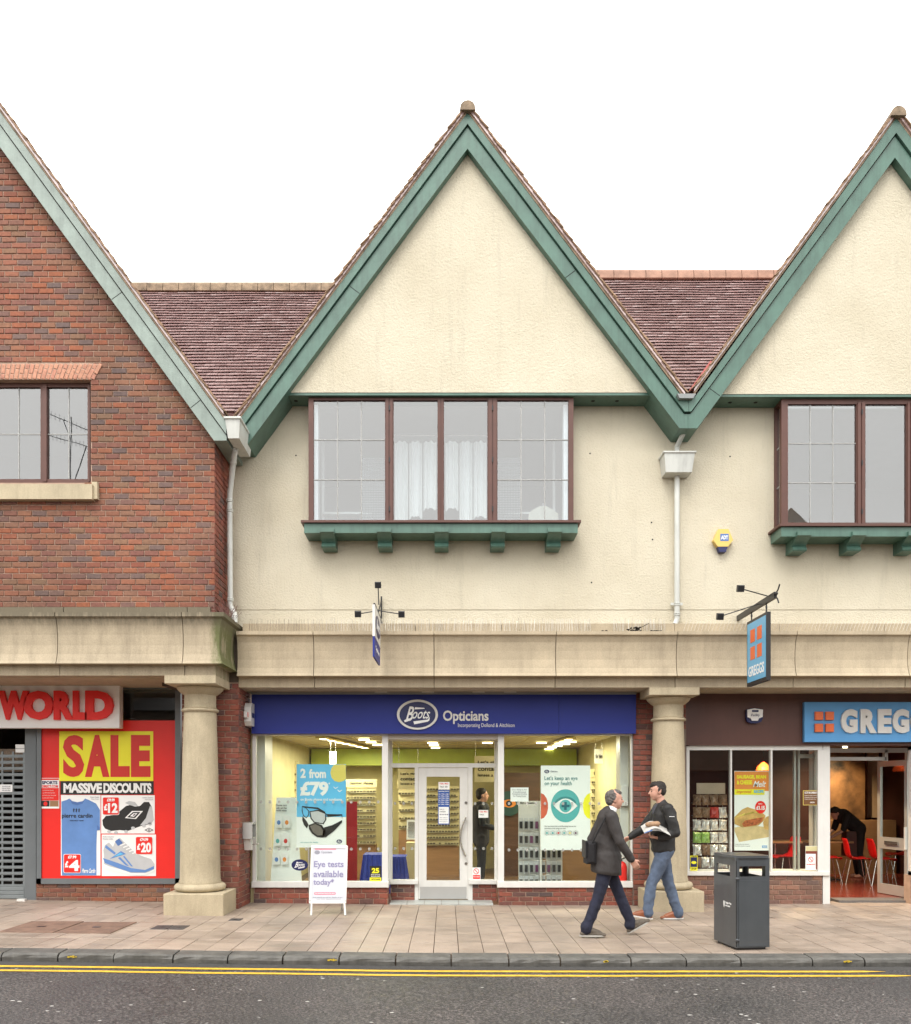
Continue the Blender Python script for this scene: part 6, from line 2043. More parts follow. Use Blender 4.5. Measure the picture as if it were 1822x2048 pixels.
# ================================================================== ACROSS THE STREET (seen in the glass)
OY = -5.0
opp = thing('opposite_shop_building', 'pale fronted shop building across the street, mirrored in the shop windows', 'building', (0, OY, 0))
M['opp_brick'] = pmat('opposite_brick', (0.36, 0.28, 0.22), 0.8, 0.3, 5)
MB().box(-34, 34, OY - 9, OY - .3, 3.7, 4.6).box(-34, 34, OY - 9, OY - .6, -.1, 3.7).build('wall', M['opp_brick'], opp)
MB().yz([(OY + .1, 4.6), (OY - 4.6, 6.2), (OY - 9.3, 4.6)], -34, 34).build('roof', pmat('opposite_slate', (0.09, 0.085, 0.085), 0.6, 0.2), opp)
MB().box(-34, 34, OY - .3, OY, 2.45, 3.75).build('fascia_band', pmat('buff_fascia', (0.30, 0.255, 0.195), 0.5, 0.06), opp)
for i in range(12):
    x = -33 + 5.7 * i
    MB().box(x, x + 4.7, OY - .62, OY - .56, .4, 2.44).build('shop_window', pmat('dark_shop_glass', (0.05, 0.05, 0.05), 0.1) if i == 0 else bpy.data.materials['dark_shop_glass'], opp)
    MB().box(x + 4.75, x + 5.6, OY - .6, OY - .05, 0, 2.44).build('shop_pier', M['opp_brick'], opp)
MB().xz([(9.9, 4.5), (13.9, 4.5), (13.9, 9.6), (11.9, 11.5), (9.9, 9.6)][::-1], OY - 4, OY - .31).build('tall_gable', M['opp_brick'], opp)
MB().xz([(-14.2, 4.5), (-11.6, 4.5), (-11.6, 12.1), (-14.2, 12.1)][::-1], OY - 4, OY - .32).build('chimney_block', M['opp_brick'], opp)


def opp_text(s, xc, w, z, h, mat):
    # reads properly for somebody looking away from the camera's view
    return text_on(s, (xc + w / 2, OY, z), (-1, 0, 0), (0, 0, 1), w, h, mat, opp, ext=.03, bold=.02)


_v = 2 * 12.72 - OY
opp_text("Barnardo's", (730 - VX) * _v / F, 2.6, CH - (1526 - HY) * _v / F, .5, M['teal_ink'])
opp_text('Believe in children', (628 - VX) * _v / F, 1.9, CH - (1524 - HY) * _v / F, .26, M['teal_ink'])
opp_text('CAMERA', (1136 - VX) * _v / F, 1.8, CH - (1521 - HY) * _v / F, .34, M['brown_board'])
opp_text('solutions', (1045 - VX) * _v / F, 1.2, CH - (1532 - HY) * _v / F, .3, M['shirt'])
ant = thing('tv_antenna', 'thin metal television aerial on the roof across the street, mirrored in the brick shop window', 'aerial', (-12.9, OY - 1.0, 12.0))
ax_, az_ = -12.95, 13.3
yy = OY - 1.0
MB().tube([(ax_, yy, 11.9), (ax_ + .02, yy, 14.6)], .018, 6).tube([(ax_ + .55, yy, 13.6), (ax_ + .1, yy, 12.2)], .02, 6).tube([(ax_ - .25, yy, 14.5), (ax_, yy, 13.8)], .012, 5).build('mast', M['black'], ant)
for (z0, sl, L) in ((14.4, -.42, 1.6), (13.75, -.28, 1.45)):
    mb = MB().tube([(ax_ - L * .5, yy, z0 - sl * L * .5), (ax_ + L * .5, yy, z0 + sl * L * .5)], .013, 5)
    for k in range(12):
        f = -.5 + k / 11
        mb.tube([(ax_ + L * f, yy - .0, z0 + sl * L * f - .12), (ax_ + L * f, yy, z0 + sl * L * f + .12)], .006, 4)
    mb.build('aerial_boom', M['black'], ant)

# ================================================================== RAINWATER PIPES
def collar(mb, x, y, z, r=.047, h=.05):
    return mb.lathe([(0, z), (r * .8, z), (r, z + .006), (r, z + h * .3), (r * .85, z + h * .45), (r, z + h * .6), (r, z + h - .006), (r * .8, z + h), (0, z + h)], x, y, 20)


PR = .038
# right pipe
Dp = 12.18
t = thing('rainwater_pipe', 'white downpipe with square hopper below the valley between the two cream gables', 'drainpipe', (X(1354, Dp), Dp, 4.0))
xp = X(1354, Dp)
MB().tube([(X(1367, 12.0), 12.0, Z(852, 12.0)), (X(1366, 12.0), 12.0, Z(868, 12.0)), (X(1354, Dp), Dp, Z(893, Dp)), (xp, Dp, Z(906, Dp))], PR * .95, 14).build('swan_neck', M['white_pipe'], t, smooth=True)
hx0, hx1, hy0 = X(1328, 12.0), X(1389, 12.0), 11.98
mb = MB()
zt_, zb_ = Z(907, 12.0), Z(943, 12.0)
mb.add([(hx0, hy0, zt_), (hx1, hy0, zt_), (hx1, Yw - .002, zt_), (hx0, Yw - .002, zt_), (hx0 + .03, hy0 + .04, zb_), (hx1 - .03, hy0 + .04, zb_), (hx1 - .03, Yw - .002, zb_), (hx0 + .03, Yw - .002, zb_)],
       [(4, 5, 1, 0), (5, 6, 2, 1), (6, 7, 3, 2), (7, 4, 0, 3), (0, 1, 2, 3), (7, 6, 5, 4)])
mb.cbox(hx0 - .018, hx1 + .018, hy0 - .018, Yw - .003, zt_ + .001, zt_ + .025, .004)
mb.build('hopper', M['white_pipe'], t)
MB().tube([(xp, Dp, zb_ + .01), (xp, Dp, Z(1236, Dp)), (xp - .01, Dp, Z(1242, Dp)), (xp - .045, Dp - .04, Z(1251, Dp))], PR, 16).build('pipe', M['white_pipe'], t, smooth=True)
for yq in (946, 1206, 1226):
    c_ = collar(MB(), xp, Dp, Z(yq + 6, Dp))
    if yq != 1226: c_.box(xp - .085, xp + .085, Dp + .01, Dp + .03, Z(yq + 4, Dp), Z(yq - 1, Dp))
    c_.build('pipe_collar', M['white_pipe'], t, smooth=True)
# left pipe
Dp = 12.0
t = thing('rainwater_pipe', 'white cranked downpipe with hopper in the corner between the brick and the cream building', 'drainpipe', (X(461, Dp), Dp, 4.0))
hx0, hx1 = X(450, 11.3), X(478, 11.3)
zt_, zb_ = Z(838, 11.3), Z(874, 11.3)
mb = MB()
y0, y1 = 11.3, 11.98
dx = (X(495, 11.9) - X(478, 11.3))
mb.add([(hx0, y0, zt_), (hx1 + .01, y0, zt_), (hx1 + .02, y1, zt_), (hx0, y1, zt_), (hx0 + .03, y0 + .04, zb_), (hx1 - .01, y0 + .04, zb_), (hx1 - .01, y1, zb_), (hx0 + .03, y1, zb_)],
       [(4, 5, 1, 0), (5, 6, 2, 1), (6, 7, 3, 2), (7, 4, 0, 3), (0, 1, 2, 3), (7, 6, 5, 4)])
mb.cbox(hx0 - .015, hx1 + .028, y0 - .02, y1 + .01, zt_ + .001, zt_ + .03, .004)
mb.build('hopper', M['white_pipe'], t)
pts = [(X(470, 11.7), 11.7, Z(886, 11.7)), (X(470, 11.7), 11.7, Z(903, 11.7)), (X(466, 11.85), 11.85, Z(930, 11.85)), (X(460, Dp), Dp, Z(985, Dp)), (X(459.5, Dp), Dp, Z(1010, Dp)), (X(460.5, Dp), Dp, Z(1195, Dp)), (X(460.5, Dp), Dp, Z(1212, Dp)), (X(469, 11.86), 11.86, Z(1228, 11.86)), (X(470, 11.84), 11.84, Z(1246, 11.84))]
MB().tube(pts, PR, 16).build('pipe', M['white_pipe'], t, smooth=True)
for (px, d_, yq) in ((470, 11.7, 896), (466.5, 11.83, 924), (459.5, Dp, 1000), (460, Dp, 1020), (460.5, Dp, 1198), (469, 11.86, 1232)):
    collar(MB(), X(px, d_), d_, Z(yq + 5, d_)).build('pipe_collar', M['white_pipe'], t, smooth=True)

# bird spikes, moss and twigs along the ledges
mb = MB()
rd = random.Random(2)
x = -2.8
while x < 3.1:
    if not (2.05 < x < 2.35):
        for s in (0, 1):
            yb_ = 12.03 + rd.uniform(-.03, .03)
            mb.tube([(x + s * .012, 12.03, 3.95), (x + s * .012 + rd.uniform(-.02, .02), yb_, Z(1238 + rd.uniform(-2, 2), 12.03))], .0018, 3)
    x += .042
mb.build('bird_spikes', M['steel'], optic, kind='stuff')
mb = MB()
x = 3.35
while x < 6.6:
    mb.tube([(x, 12.03, 3.95), (x + .05, 12.0, Z(1240, 12.03))], .0018, 3)
    x += .05
mb.build('bird_spikes', M['steel'], bakery, kind='stuff')
mb = MB()
for k in range(60):
    a = rd.uniform(-1.4, 1.4)
    bx_, by_ = -3.05 + rd.uniform(-.04, .12), 11.4 + rd.uniform(-.1, .35)
    mb.tube([(bx_, by_, 4.06), (bx_ + .12 * math.sin(a), by_ + rd.uniform(-.05, .05), 4.06 + .12 + rd.uniform(-.05, .1))], .0022, 3)
mb.build('bird_spikes', pmat('rusty_wire', (0.16, 0.07, 0.06), 0.7), brick_shop, kind='stuff')
for (px, n_, w_, label) in ((1273, 40, .10, 'dark clump of moss and a twig on the stone ledge left of the right downpipe'), (1209, 14, .09, 'thin smear of dark moss on the stone ledge, left of the larger clump'), (1312, 18, .12, 'flat line of dark moss on the stone ledge just left of the downpipe foot')):
    mb = MB()
    for k in range(n_):
        r_ = rd.uniform(.008, .02)
        h_ = .06 if n_ == 40 else .012
        mb.ell((X(px, 11.98) + rd.gauss(0, w_ * .45), 11.97 + rd.uniform(-.02, .03), 3.952 + rd.uniform(0, h_)), (r_, r_, r_ * .7), 6, 4)
    if n_ == 40: mb.tube([(X(px, 11.98), 11.97, 3.98), (X(1298, 11.98), 11.97, 4.07)], .004, 4)
    tag(mb.build('moss_clump', pmat('dark_moss', (0.02, 0.015, 0.01), 0.9) if n_ == 40 else bpy.data.materials['dark_moss']), label, 'moss')

# ================================================================== HANGING SIGNS
t = thing('projecting_sign', 'narrow white over blue hanging sign seen edge on, with three black box lamps', 'sign', (X(748, 12.2), 12.2, 3.5))
xs = -.935
zt_ = 4.10
MB().yz([(10.9, 3.695), (11.82, 3.695), (11.82, zt_), (10.9, zt_)][::-1], xs - .016, xs + .016).build('upper_panel', M['white_paint'], t)
MB().yz([(10.9, 3.43), (11.82, 3.45), (11.82, 3.693), (10.9, 3.693)][::-1], xs - .012, xs + .012).build('lower_panel', M['royal'], t)
e_ = [(11.36 + .36 * math.cos(q), 3.89 + .14 * math.sin(q)) for q in [R(12 * k) for k in range(30)]]
MB().yz(e_[::-1], xs + .017, xs + .021).build('badge', M['navy'], t)
text_on('Boots', (xs + .021, 11.12, 3.83), (0, 1, 0), (0, 0, 1), .48, .14, M['white'], t, shear=.4, bold=.01)
text_on('Opticians', (xs + .012, 11.06, 3.53), (0, 1, 0), (0, 0, 1), .6, .08, M['white'], t)
MB().box(xs - .012, xs + .012, 11.0, 12.249, zt_ + .02, zt_ + .04).tube([(xs, 12.24, 4.46), (xs, 11.6, zt_ + .03)], .01, 6).tube([(xs, 12.2, 4.18), (xs, 12.2, 4.5)], .012, 6).build('bracket', M['black'], t)


def box_lamp(t, p, q, s=.085, tilt=0.3):
    """small black floodlight on a thin arm from p to q"""
    MB().tube([p, q], .0075, 6).build('lamp_arm', M['black'], t)
    c = Vector(q)
    o = MB().cbox(-s / 2, s / 2, -.035, .035, -s / 2, s / 2, .008).box(-s * .42, s * .42, -.038, -.034, -s * .42, s * .42).build('lamp', M['black'], t)
    o.matrix_basis = (Matrix.Translation(c) @ Matrix.Rotation(tilt, 4, 'X'))
    MB().box(c.x - .012, c.x + .012, c.y + .02, c.y + .05, c.z - .03, c.z + .03).build('lamp_knuckle', M['black'], t)


box_lamp(t, (xs, 11.75, 4.28), (X(756, 11.7), 11.7, Z(1170, 11.7)))
box_lamp(t, (xs, 11.7, 4.19), (X(716, 11.6), 11.6, Z(1228, 11.6)))
box_lamp(t, (xs, 11.7, 4.19), (X(803, 11.6), 11.6, Z(1228.5, 11.6)))

t = thing('projecting_sign', 'sky blue hanging sign with four orange squares and GREGGS, on a bracket over the portico', 'sign', (4.28, 12.2, 3.2))
xs = 4.17
y0, y1, z0, z1 = 11.07, 11.8, 3.15, 4.045
MB().cbox(xs - .0, xs + .055, y0, y1, z0, z1, .004).build('sign_case', M['black'], t)
MB().box(xs - .004, xs, y0 + .03, y1 - .03, z0 + .05, z1 - .04).build('sign_face', pmat('sky_blue_face', (0.13, 0.42, 0.68), 0.3, 0.04), t)
for i in range(2):
    for j in range(2):
        a = y1 - .15 - .25 * i
        c = z1 - .14 - .235 * j
        MB().box(xs - .007, xs - .004, a - .17, a, c - .175, c).build('orange_square', M['bakery_orange'], t)
text_on('GREGGS', (xs - .004, y1 - .08, z0 + .12), (0, -1, 0), (0, 0, 1), .57, .14, M['white'], t, bold=.02)
MB().yz([(10.85, 4.17), (12.249, 4.16), (12.249, 4.23), (10.85, 4.25)][::-1], xs + .01, xs + .05).build('bracket_arm', M['black'], t)
mb = MB()
mb.tube([(xs + .03, 10.86, 4.22), (xs + .035, 10.78, 4.26), (xs + .04, 10.74, 4.32)], .01, 6).tube([(xs + .03, 10.86, 4.19), (xs + .035, 10.8, 4.15), (xs + .035, 10.76, 4.09)], .01, 6)
mb.ell((xs + .03, 10.82, 4.22), (.02, .03, .02), 8, 6)
for yy in (11.16, 11.7):
    mb.tube([(xs + .03, yy, 4.19), (xs + .03, yy, 4.04)], .01, 6)
    mb.ell((xs + .03, yy, 4.12), (.014, .014, .03), 8, 6)
mb.build('scroll_and_hooks', M['black'], t)
box_lamp(t, (xs + .03, 11.1, 4.25), (X(1481, 10.8), 10.8, Z(1177, 10.8)))
box_lamp(t, (xs + .03, 11.4, 4.22), (X(1440, 11.1), 11.1, Z(1233, 11.1)))

# ================================================================== ALARM BOXES
D = 12.16
t = thing('alarm_box', 'yellow and blue hexagonal ADT alarm box on the cream wall', 'alarm box', (X(1446, D), D, Z(1104, D)))
hexp = [(1437, 1058), (1457, 1058), (1466.5, 1080), (1456, 1093), (1436, 1093), (1427, 1080)]
MB().xz([(X(a, D), Z(c, D)) for a, c in hexp][::-1], D, Yw - .001).build('case', pmat('alarm_yellow', (0.72, 0.50, 0.13), 0.35, 0.05), t)
MB().xz([(X(a, D), Z(c, D)) for a, c in ((1436, 1093.3), (1456, 1093.3), (1452, 1103.5), (1439.5, 1103.5))][::-1], D + .005, Yw - .001).build('strobe', M['navy'], t)
flat('badge', rect(1440.5, 1457.5, 1067.5, 1082), D, M['shirt_d'], t)
text('ADT', 1442, 1456, 1071, 1079, D - .002, M['white'], t, bold=.04)
mb = MB()
for k in range(6):
    mb.box(X(1428.5 + k * 1.6, D) - .012, X(1428.5 + k * 1.6, D) + .001, D - .003, D + .05, Z(1082.5 + k * 2, D) - .003, Z(1082.5 + k * 2, D) + .003)
mb.build('grille', M['tan_metal'], t)
mb = MB()
for k in range(5): mb.tube([(X(1439 + 4 * k, D + .03), D + .03, Z(1058, D)), (X(1441 + 4 * k, D + .03), D + .02, Z(1047, D))], .0018, 3)
mb.build('bird_spikes', M['steel'], t, kind='stuff')
D = 12.74
t = thing('alarm_box', 'white alarm box with a blue foot and iFacility on the brown fascia', 'alarm box', (X(1508, D), D, Z(1446, D)))
sh_ = [(1493, 1419), (1500, 1417), (1508, 1416), (1517, 1417), (1525.5, 1419), (1526, 1436), (1523, 1443), (1515, 1446.5), (1502, 1446.5), (1495, 1443), (1493, 1436)]
MB().xz([(X(a, D), Z(c, D)) for a, c in sh_][::-1], D, 12.799).build('case', M['navy'], t)
MB().xz([(X(a, D), Z(c, D)) for a, c in ((1494, 1419.5), (1508, 1417), (1525, 1419.5), (1524.5, 1434), (1517, 1437), (1515, 1441.5), (1503, 1441.5), (1501, 1437), (1494, 1434))][::-1], D - .02, D - .001).build('front', M['white'], t)
flat('badge', rect(1504, 1517, 1420, 1424), D - .02, M['navy'], t)
text('iFacility', 1502, 1519, 1427.5, 1434, D - .02, M['navy'], t, bold=0)
t = thing('alarm_box', 'white wedge shaped alarm box with a red lamp on the side of the brick pier', 'alarm box', (-2.94, 12.5, 2.7))
MB().yz([(12.35, 2.92), (12.35, 2.72), (12.4, 2.66), (12.56, 2.66), (12.56, 2.99), (12.4, 2.99)][::-1], -2.938, -2.84).build('case', M['white_paint'], t)
MB().cbox(-2.935, -2.88, 12.29, 12.345, 2.77, 2.86, .006).build('lamp_cover', M['white_paint'], t)
MB().box(-2.879, -2.876, 12.3, 12.34, 2.78, 2.85).build('lamp_lens', M['red'], t)
MB().box(-2.839, -2.837, 12.4, 12.54, 2.78, 2.85).build('badge', M['navy'], t)
t = thing('cigarette_bin', 'small grey steel cigarette bin on the side of the brick pier', 'bin', (-2.94, 12.4, 1.0))
z_a, z_b = Z(1677, 12.35), Z(1645, 12.35)
MB().box(-2.938, -2.80, 12.25, 12.50, z_a, z_a + .02).box(-2.938, -2.80, 12.25, 12.50, z_b - .03, z_b).box(-2.938, -2.80, 12.48, 12.50, z_a + .02, z_b - .03).box(-2.938, -2.80, 12.25, 12.27, z_a + .02, z_b - .03).box(-2.938, -2.925, 12.27, 12.48, z_a + .02, z_b - .03).build('case', M['alu'], t)
MB().yz([(12.3, z_a - .001), (12.48, z_a - .001), (12.45, z_a - .17), (12.36, z_a - .17)][::-1], -2.938, -2.84).build('tray', M['white_paint'], t)
MB().tube([(-2.84, 12.42, z_a - .09), (-2.74, 12.42, z_a - .08)], .008, 6).build('catch', M['steel'], t)

# ================================================================== STREET FURNITURE
# A-board
g = gz(-1.6)
t = thing('pavement_board', 'white framed A-board reading Eye tests available today outside the left window', 'A-board', (X(657, 11.6), 11.7, g))
D0, D1 = 11.52, 11.76           # foot and head of the leaning front
def AB(px, py):                 # point of the leaning front face
    z_ = Z(py, 11.62)
    f = min(max((z_ - g) / .95, 0), 1.02)
    return Vector((X(px, 11.62), D0 + (D1 - D0) * f, z_))
def ab_poly(name, pts, mat, off, th=.004, par=None):
    nrm = Vector((0, -.95, -(D1 - D0))).normalized() * 1.0
    nrm = Vector((0, -math.cos(math.atan(.25)), math.sin(math.atan(.25))))
    P = [AB(a, c) + nrm * off for a, c in pts]
    n = len(P)
    mb = MB().add([tuple(p) for p in P] + [tuple(p - nrm * th) for p in P], [tuple(range(n)), tuple(range(2 * n - 1, n - 1, -1))] + [((i + 1) % n, i, n + i, n + (i + 1) % n) for i in range(n)])
    return mb.build(name, mat, par or t)
ab_poly('backing', rect(621, 692, 1694, 1804), M['alu'], 0.0, .012)
ab_poly('poster_sheet', rect(623, 690, 1697, 1801), pmat('board_poster', (0.52, 0.53, 0.58), 0.3, 0.03), .003, .002)
fr_ = [(rrect(619.5, 693.5, 1692, 1698, 2.5)), (rrect(619.5, 693.5, 1799, 1806, 2.5)), rect(619.5, 624, 1696, 1802), rect(689, 693.5, 1696, 1802)]
for k, q in enumerate(fr_): ab_poly('frame', q, M['white_paint'], .012, .022)
for a in (624.5, 689.5):
    p0, p1 = AB(a, 1802), Vector((X(a + (-1 if a < 650 else 2), 11.55), 11.5, g + .003))
    MB().tube([p0 + Vector((0, .006, 0)), p1], .014, 8).build('leg', M['white_paint'], t)
for a in (620, 684):
    MB().tube([(X(a, 11.9), 11.78, .93), (X(a, 12.02), 12.02, g + .003)], .012, 8).build('leg', M['alu'], t)
Ub, Vb = Vector((1, 0, 0)), Vector((0, (D1 - D0), .95)).normalized()
def ab_text(s, x0, x1, yt, yb, mat, **kw):
    O = AB(x0, yb) + Vector((0, -.97, .24)) * .003
    h = (AB(x0, yt) - AB(x0, yb)).length
    return text_on(s, O, Ub, Vb, X(x1, 11.62) - X(x0, 11.62), h, mat, t, **kw)
M['mauve_ink'] = pmat('mauve_ink', (0.22, 0.20, 0.34), 0.4)
ab_text('Eye tests', 626.5, 686, 1723, 1739, M['mauve_ink'], bold=.02)
ab_text('available', 626.5, 686, 1742, 1755, M['mauve_ink'], bold=.02)
ab_text('today*', 626.5, 668, 1758, 1773, M['mauve_ink'], bold=.02)
ab_text('Opticians', 640, 662, 1703, 1709, M['grey_ink'], bold=.0)
ab_text('Ask instore or call for details of our', 627, 686, 1793, 1795, M['grey_ink'], bold=.0)
ab_text('eye test appointments', 634, 683, 1796.5, 1798.5, M['grey_ink'], bold=.0)
ab_poly('badge', oval(632, 1706, 5.5, 4, 18), M['grey_ink'], .0045, .001)
pk_ = pmat('pink_print', (0.62, 0.2, 0.27), 0.4)
ab_poly('pink_band', rrect(629, 672, 1784, 1789, 2), pk_, .0045, .001)
ab_text('Get advantage Card points here', 631, 670, 1785.3, 1787.7, M['white'], bold=.02)
ab_poly('pink_band', rrect(627, 670, 1697.5, 1701, 1.6), pk_, .0045, .001)

# litter bin
bin_ = local_thing('litter_bin', 'dark grey rectangular litter bin with side openings at the kerb edge', 'litter bin', (X(1484, 9.33) , 9.36, 0), R(7.5))
M['bin_grey'] = pmat('bin_grey', (0.075, 0.083, 0.092), 0.32, 0.1, 5, 0.04, 40, metal=.15, coat=.2, grime=.12)
hw, hd, H_b = .190, .265, .985
def opening(mb, fn, w0, w1, lo, hi, W0, W1, th):
    pass
mb = MB()
ztp = H_b
oz0, oz1 = .79, .90
# front and back faces with a slot, side faces with a slot
for s in (-1, 1):
    y = s * hd
    ya, yb_ = (y, y + .012) if s < 0 else (y - .012, y)
    mb.box(-hw, hw, ya, yb_, .03, oz0).box(-hw, hw, ya, yb_, oz1, ztp).box(-hw, -hw + .04, ya, yb_, oz0, oz1).box(hw - .045, hw, ya, yb_, oz0, oz1)
    x = s * hw
    xa, xb_ = (x, x + .012) if s < 0 else (x - .012, x)
    mb.box(xa, xb_, -hd + .012, hd - .012, .03, oz0 - .01).box(xa, xb_, -hd + .012, hd - .012, oz1, ztp).box(xa, xb_, -hd + .012, -hd + .14, oz0 - .01, oz1).box(xa, xb_, hd - .07, hd - .012, oz0 - .01, oz1)
mb.build('body', M['bin_grey'], bin_)
MB().box(-hw + .02, hw - .02, -hd + .02, hd - .02, .05, .70).build('liner', M['black'], bin_)
pts = []
for cx_, cy_, a in ((hw - .05, hd - .05, 0), (-hw + .05, hd - .05, 90), (-hw + .05, -hd + .05, 180), (hw - .05, -hd + .05, 270)):
    for k in range(5):
        q = R(a + 22.5 * k)
        pts.append((cx_ + .065 * math.cos(q), cy_ + .065 * math.sin(q)))
MB().xy(pts, ztp + .001, ztp + .028).build('lid', M['bin_grey'], bin_)
MB().box(-hw + .03, hw - .03, -hd + .03, hd - .03, .002, .03).build('foot', M['black'], bin_)
MB().box(-hw + .03, hw - .03, -hd - .007, -hd - .001, .045, oz0 - .04).build('door_panel', M['bin_grey'], bin_)
MB().box(-hw - .0, -hw + .006, -hd - .004, -hd, .04, .96).build('door_gap', M['dark'], bin_)
for z in (.115, .77): MB().tube([(-hw - .012, -hd - .012, z), (-hw + .03, -hd - .012, z)], .009, 8).ell((-hw + .005, -hd - .012, z), (.013, .013, .016), 8, 6).build('hinge', M['bin_grey'], bin_)
# council crest and name on the side
MB().yz([(.0, .50), (.026, .50), (.026, .45), (.013, .425), (.0, .45)], -hw - .002, -hw - .0005).build('crest', M['white'], bin_)
text_on('Cheshire West', (-hw, -.02, .475), (0, -1, 0), (0, 0, 1), .14, .022, M['white'], bin_, bold=.02, ext=.001)
text_on('and Chester', (-hw, -.02, .445), (0, -1, 0), (0, 0, 1), .115, .022, M['white'], bin_, bold=.02, ext=.001)

# covers let into the pavement
def cover(label, px0, px1, sk, d0, d1, mat, rib=0, n=1):
    t = thing('pavement_cover', label, 'access cover', (X((px0 + px1) / 2, (d0 + d1) / 2), d0, gz(X(px0, d0))))
    x0, x1 = X(px0, d0), X(px1, d0)
    for i in range(n):
        a, c = x0 + (x1 - x0) * i / n + .006, x0 + (x1 - x0) * (i + 1) / n - .006
        zz = gz((a + c) / 2) + .004
        MB().cbox(a, c, d0, d1, zz - .02, zz + .003, .003).build('plate', mat, t)
        MB().box(a + (c - a) * .42, a + (c - a) * .56, (d0 + d1) / 2 - .03, (d0 + d1) / 2 + .03, zz + .003, zz + .006).build('lifting_slot', M['black'], t)
        for k in range(rib):
            MB().box(a + .02, c - .02, d0 + .03 + (d1 - d0 - .06) * k / rib, d0 + .05 + (d1 - d0 - .06) * k / rib, zz + .003, zz + .005).build('rib', mat, t)
    return t
rust = pmat('rusty_brown_cover', (0.20, 0.12, 0.085), 0.75, 0.35, 9, 0.3, 60)
iron = pmat('iron_cover', (0.085, 0.08, 0.08), 0.5, 0.3, 20, 0.4, 60, metal=.3)
cover('large double brown access cover in the pavement at the left edge', -8, 222, 0, 9.86, 10.7, rust, 0, 2)
cover('pair of small dark iron covers in the pavement below the left column', 298, 366, 0, 10.2, 10.5, iron, 3, 2)
cover('tiny dark square iron cover right of the left column plinth', 456, 481, 0, 10.95, 11.12, iron, 2, 1)

# ================================================================== PEOPLE
def solid(name, mb, mat, parent, voxel, smooth=4, factor=.5, clip=None, folds=None):
    """weld overlapping forms into one continuous skin"""
    me = mb.mesh(name)
    o = bpy.data.objects.new(name, me)
    COL.objects.link(o)
    rm = o.modifiers.new('weld', 'REMESH'); rm.mode = 'VOXEL'; rm.voxel_size = voxel; rm.use_smooth_shade = True
    sm = o.modifiers.new('relax', 'SMOOTH'); sm.iterations = smooth; sm.factor = factor
    dg = bpy.context.evaluated_depsgraph_get()
    me2 = bpy.data.meshes.new_from_object(o.evaluated_get(dg))
    bpy.data.objects.remove(o)
    me2.name = name
    if folds is not None:
        # creases: crumple the cloth along its normals
        from mathutils import noise as _nz
        amp, sc = folds
        no = [v.normal.copy() for v in me2.vertices]
        for v, nn in zip(me2.vertices, no):
            p = Vector((v.co.x * sc[0], v.co.y * sc[1], v.co.z * sc[2] + v.co.x * sc[0] * .5))
            a = _nz.noise(p)
            b2 = _nz.noise(p * 2.3 + Vector((7, 3, 1)))
            v.co += nn * amp * ((.35 - abs(a)) * 1.6 + .5 * b2)
        me2.update()
    if clip is not None:
        import bmesh
        bm = bmesh.new(); bm.from_mesh(me2)
        bmesh.ops.bisect_plane(bm, geom=bm.verts[:] + bm.edges[:] + bm.faces[:], plane_co=clip[0], plane_no=clip[1], clear_outer=True)
        bm.to_mesh(me2); bm.free()
    me2.materials.clear(); me2.materials.append(mat)
    me2.polygons.foreach_set('use_smooth', [True] * len(me2.polygons))
    o = bpy.data.objects.new(name, me2)
    COL.objects.link(o)
    put(o, parent)
    return o


def V(*a): return Vector(a)


def head_forms(mb, c, s=1.0, tilt=0.0):
    """c = centre of the skull; faces +x"""
    Rt = Matrix.Rotation(tilt, 3, 'Y')
    def P(x, y, z): return Vector(c) + Rt @ Vector((x * s, y * s, z * s))
    mb.ell(P(-.012, 0, .03), (.094 * s, .073 * s, .09 * s), 20, 14)           # skull
    mb.ell(P(.028, 0, -.02), (.062 * s, .062 * s, .085 * s), 18, 12)        # face
    mb.ell(P(.04, 0, -.082), (.038 * s, .038 * s, .03 * s), 14, 10)         # chin
    mb.cap(P(-.02, .045, -.055), P(.045, .02, -.085), .02 * s, .018 * s, 10)  # jaw
    mb.cap(P(-.02, -.045, -.055), P(.045, -.02, -.085), .02 * s, .018 * s, 10)
    mb.cap(P(.082, 0, .018), P(.102, 0, -.022), .008 * s, .0135 * s, 10)     # nose
    mb.cap(P(.074, -.03, .026), P(.074, .03, .026), .013 * s, .013 * s, 10)  # brow
    mb.cap(P(.082, -.014, -.05), P(.082, .014, -.05), .009 * s, .009 * s, 8)  # lips
    mb.cap(P(.078, -.012, -.062), P(.078, .012, -.062), .009 * s, .009 * s, 8)
    for sg_ in (-1, 1):
        mb.ell(P(-.008, sg_ * .073, -.008), (.018 * s, .009 * s, .03 * s), 10, 8)  # ear
    return P


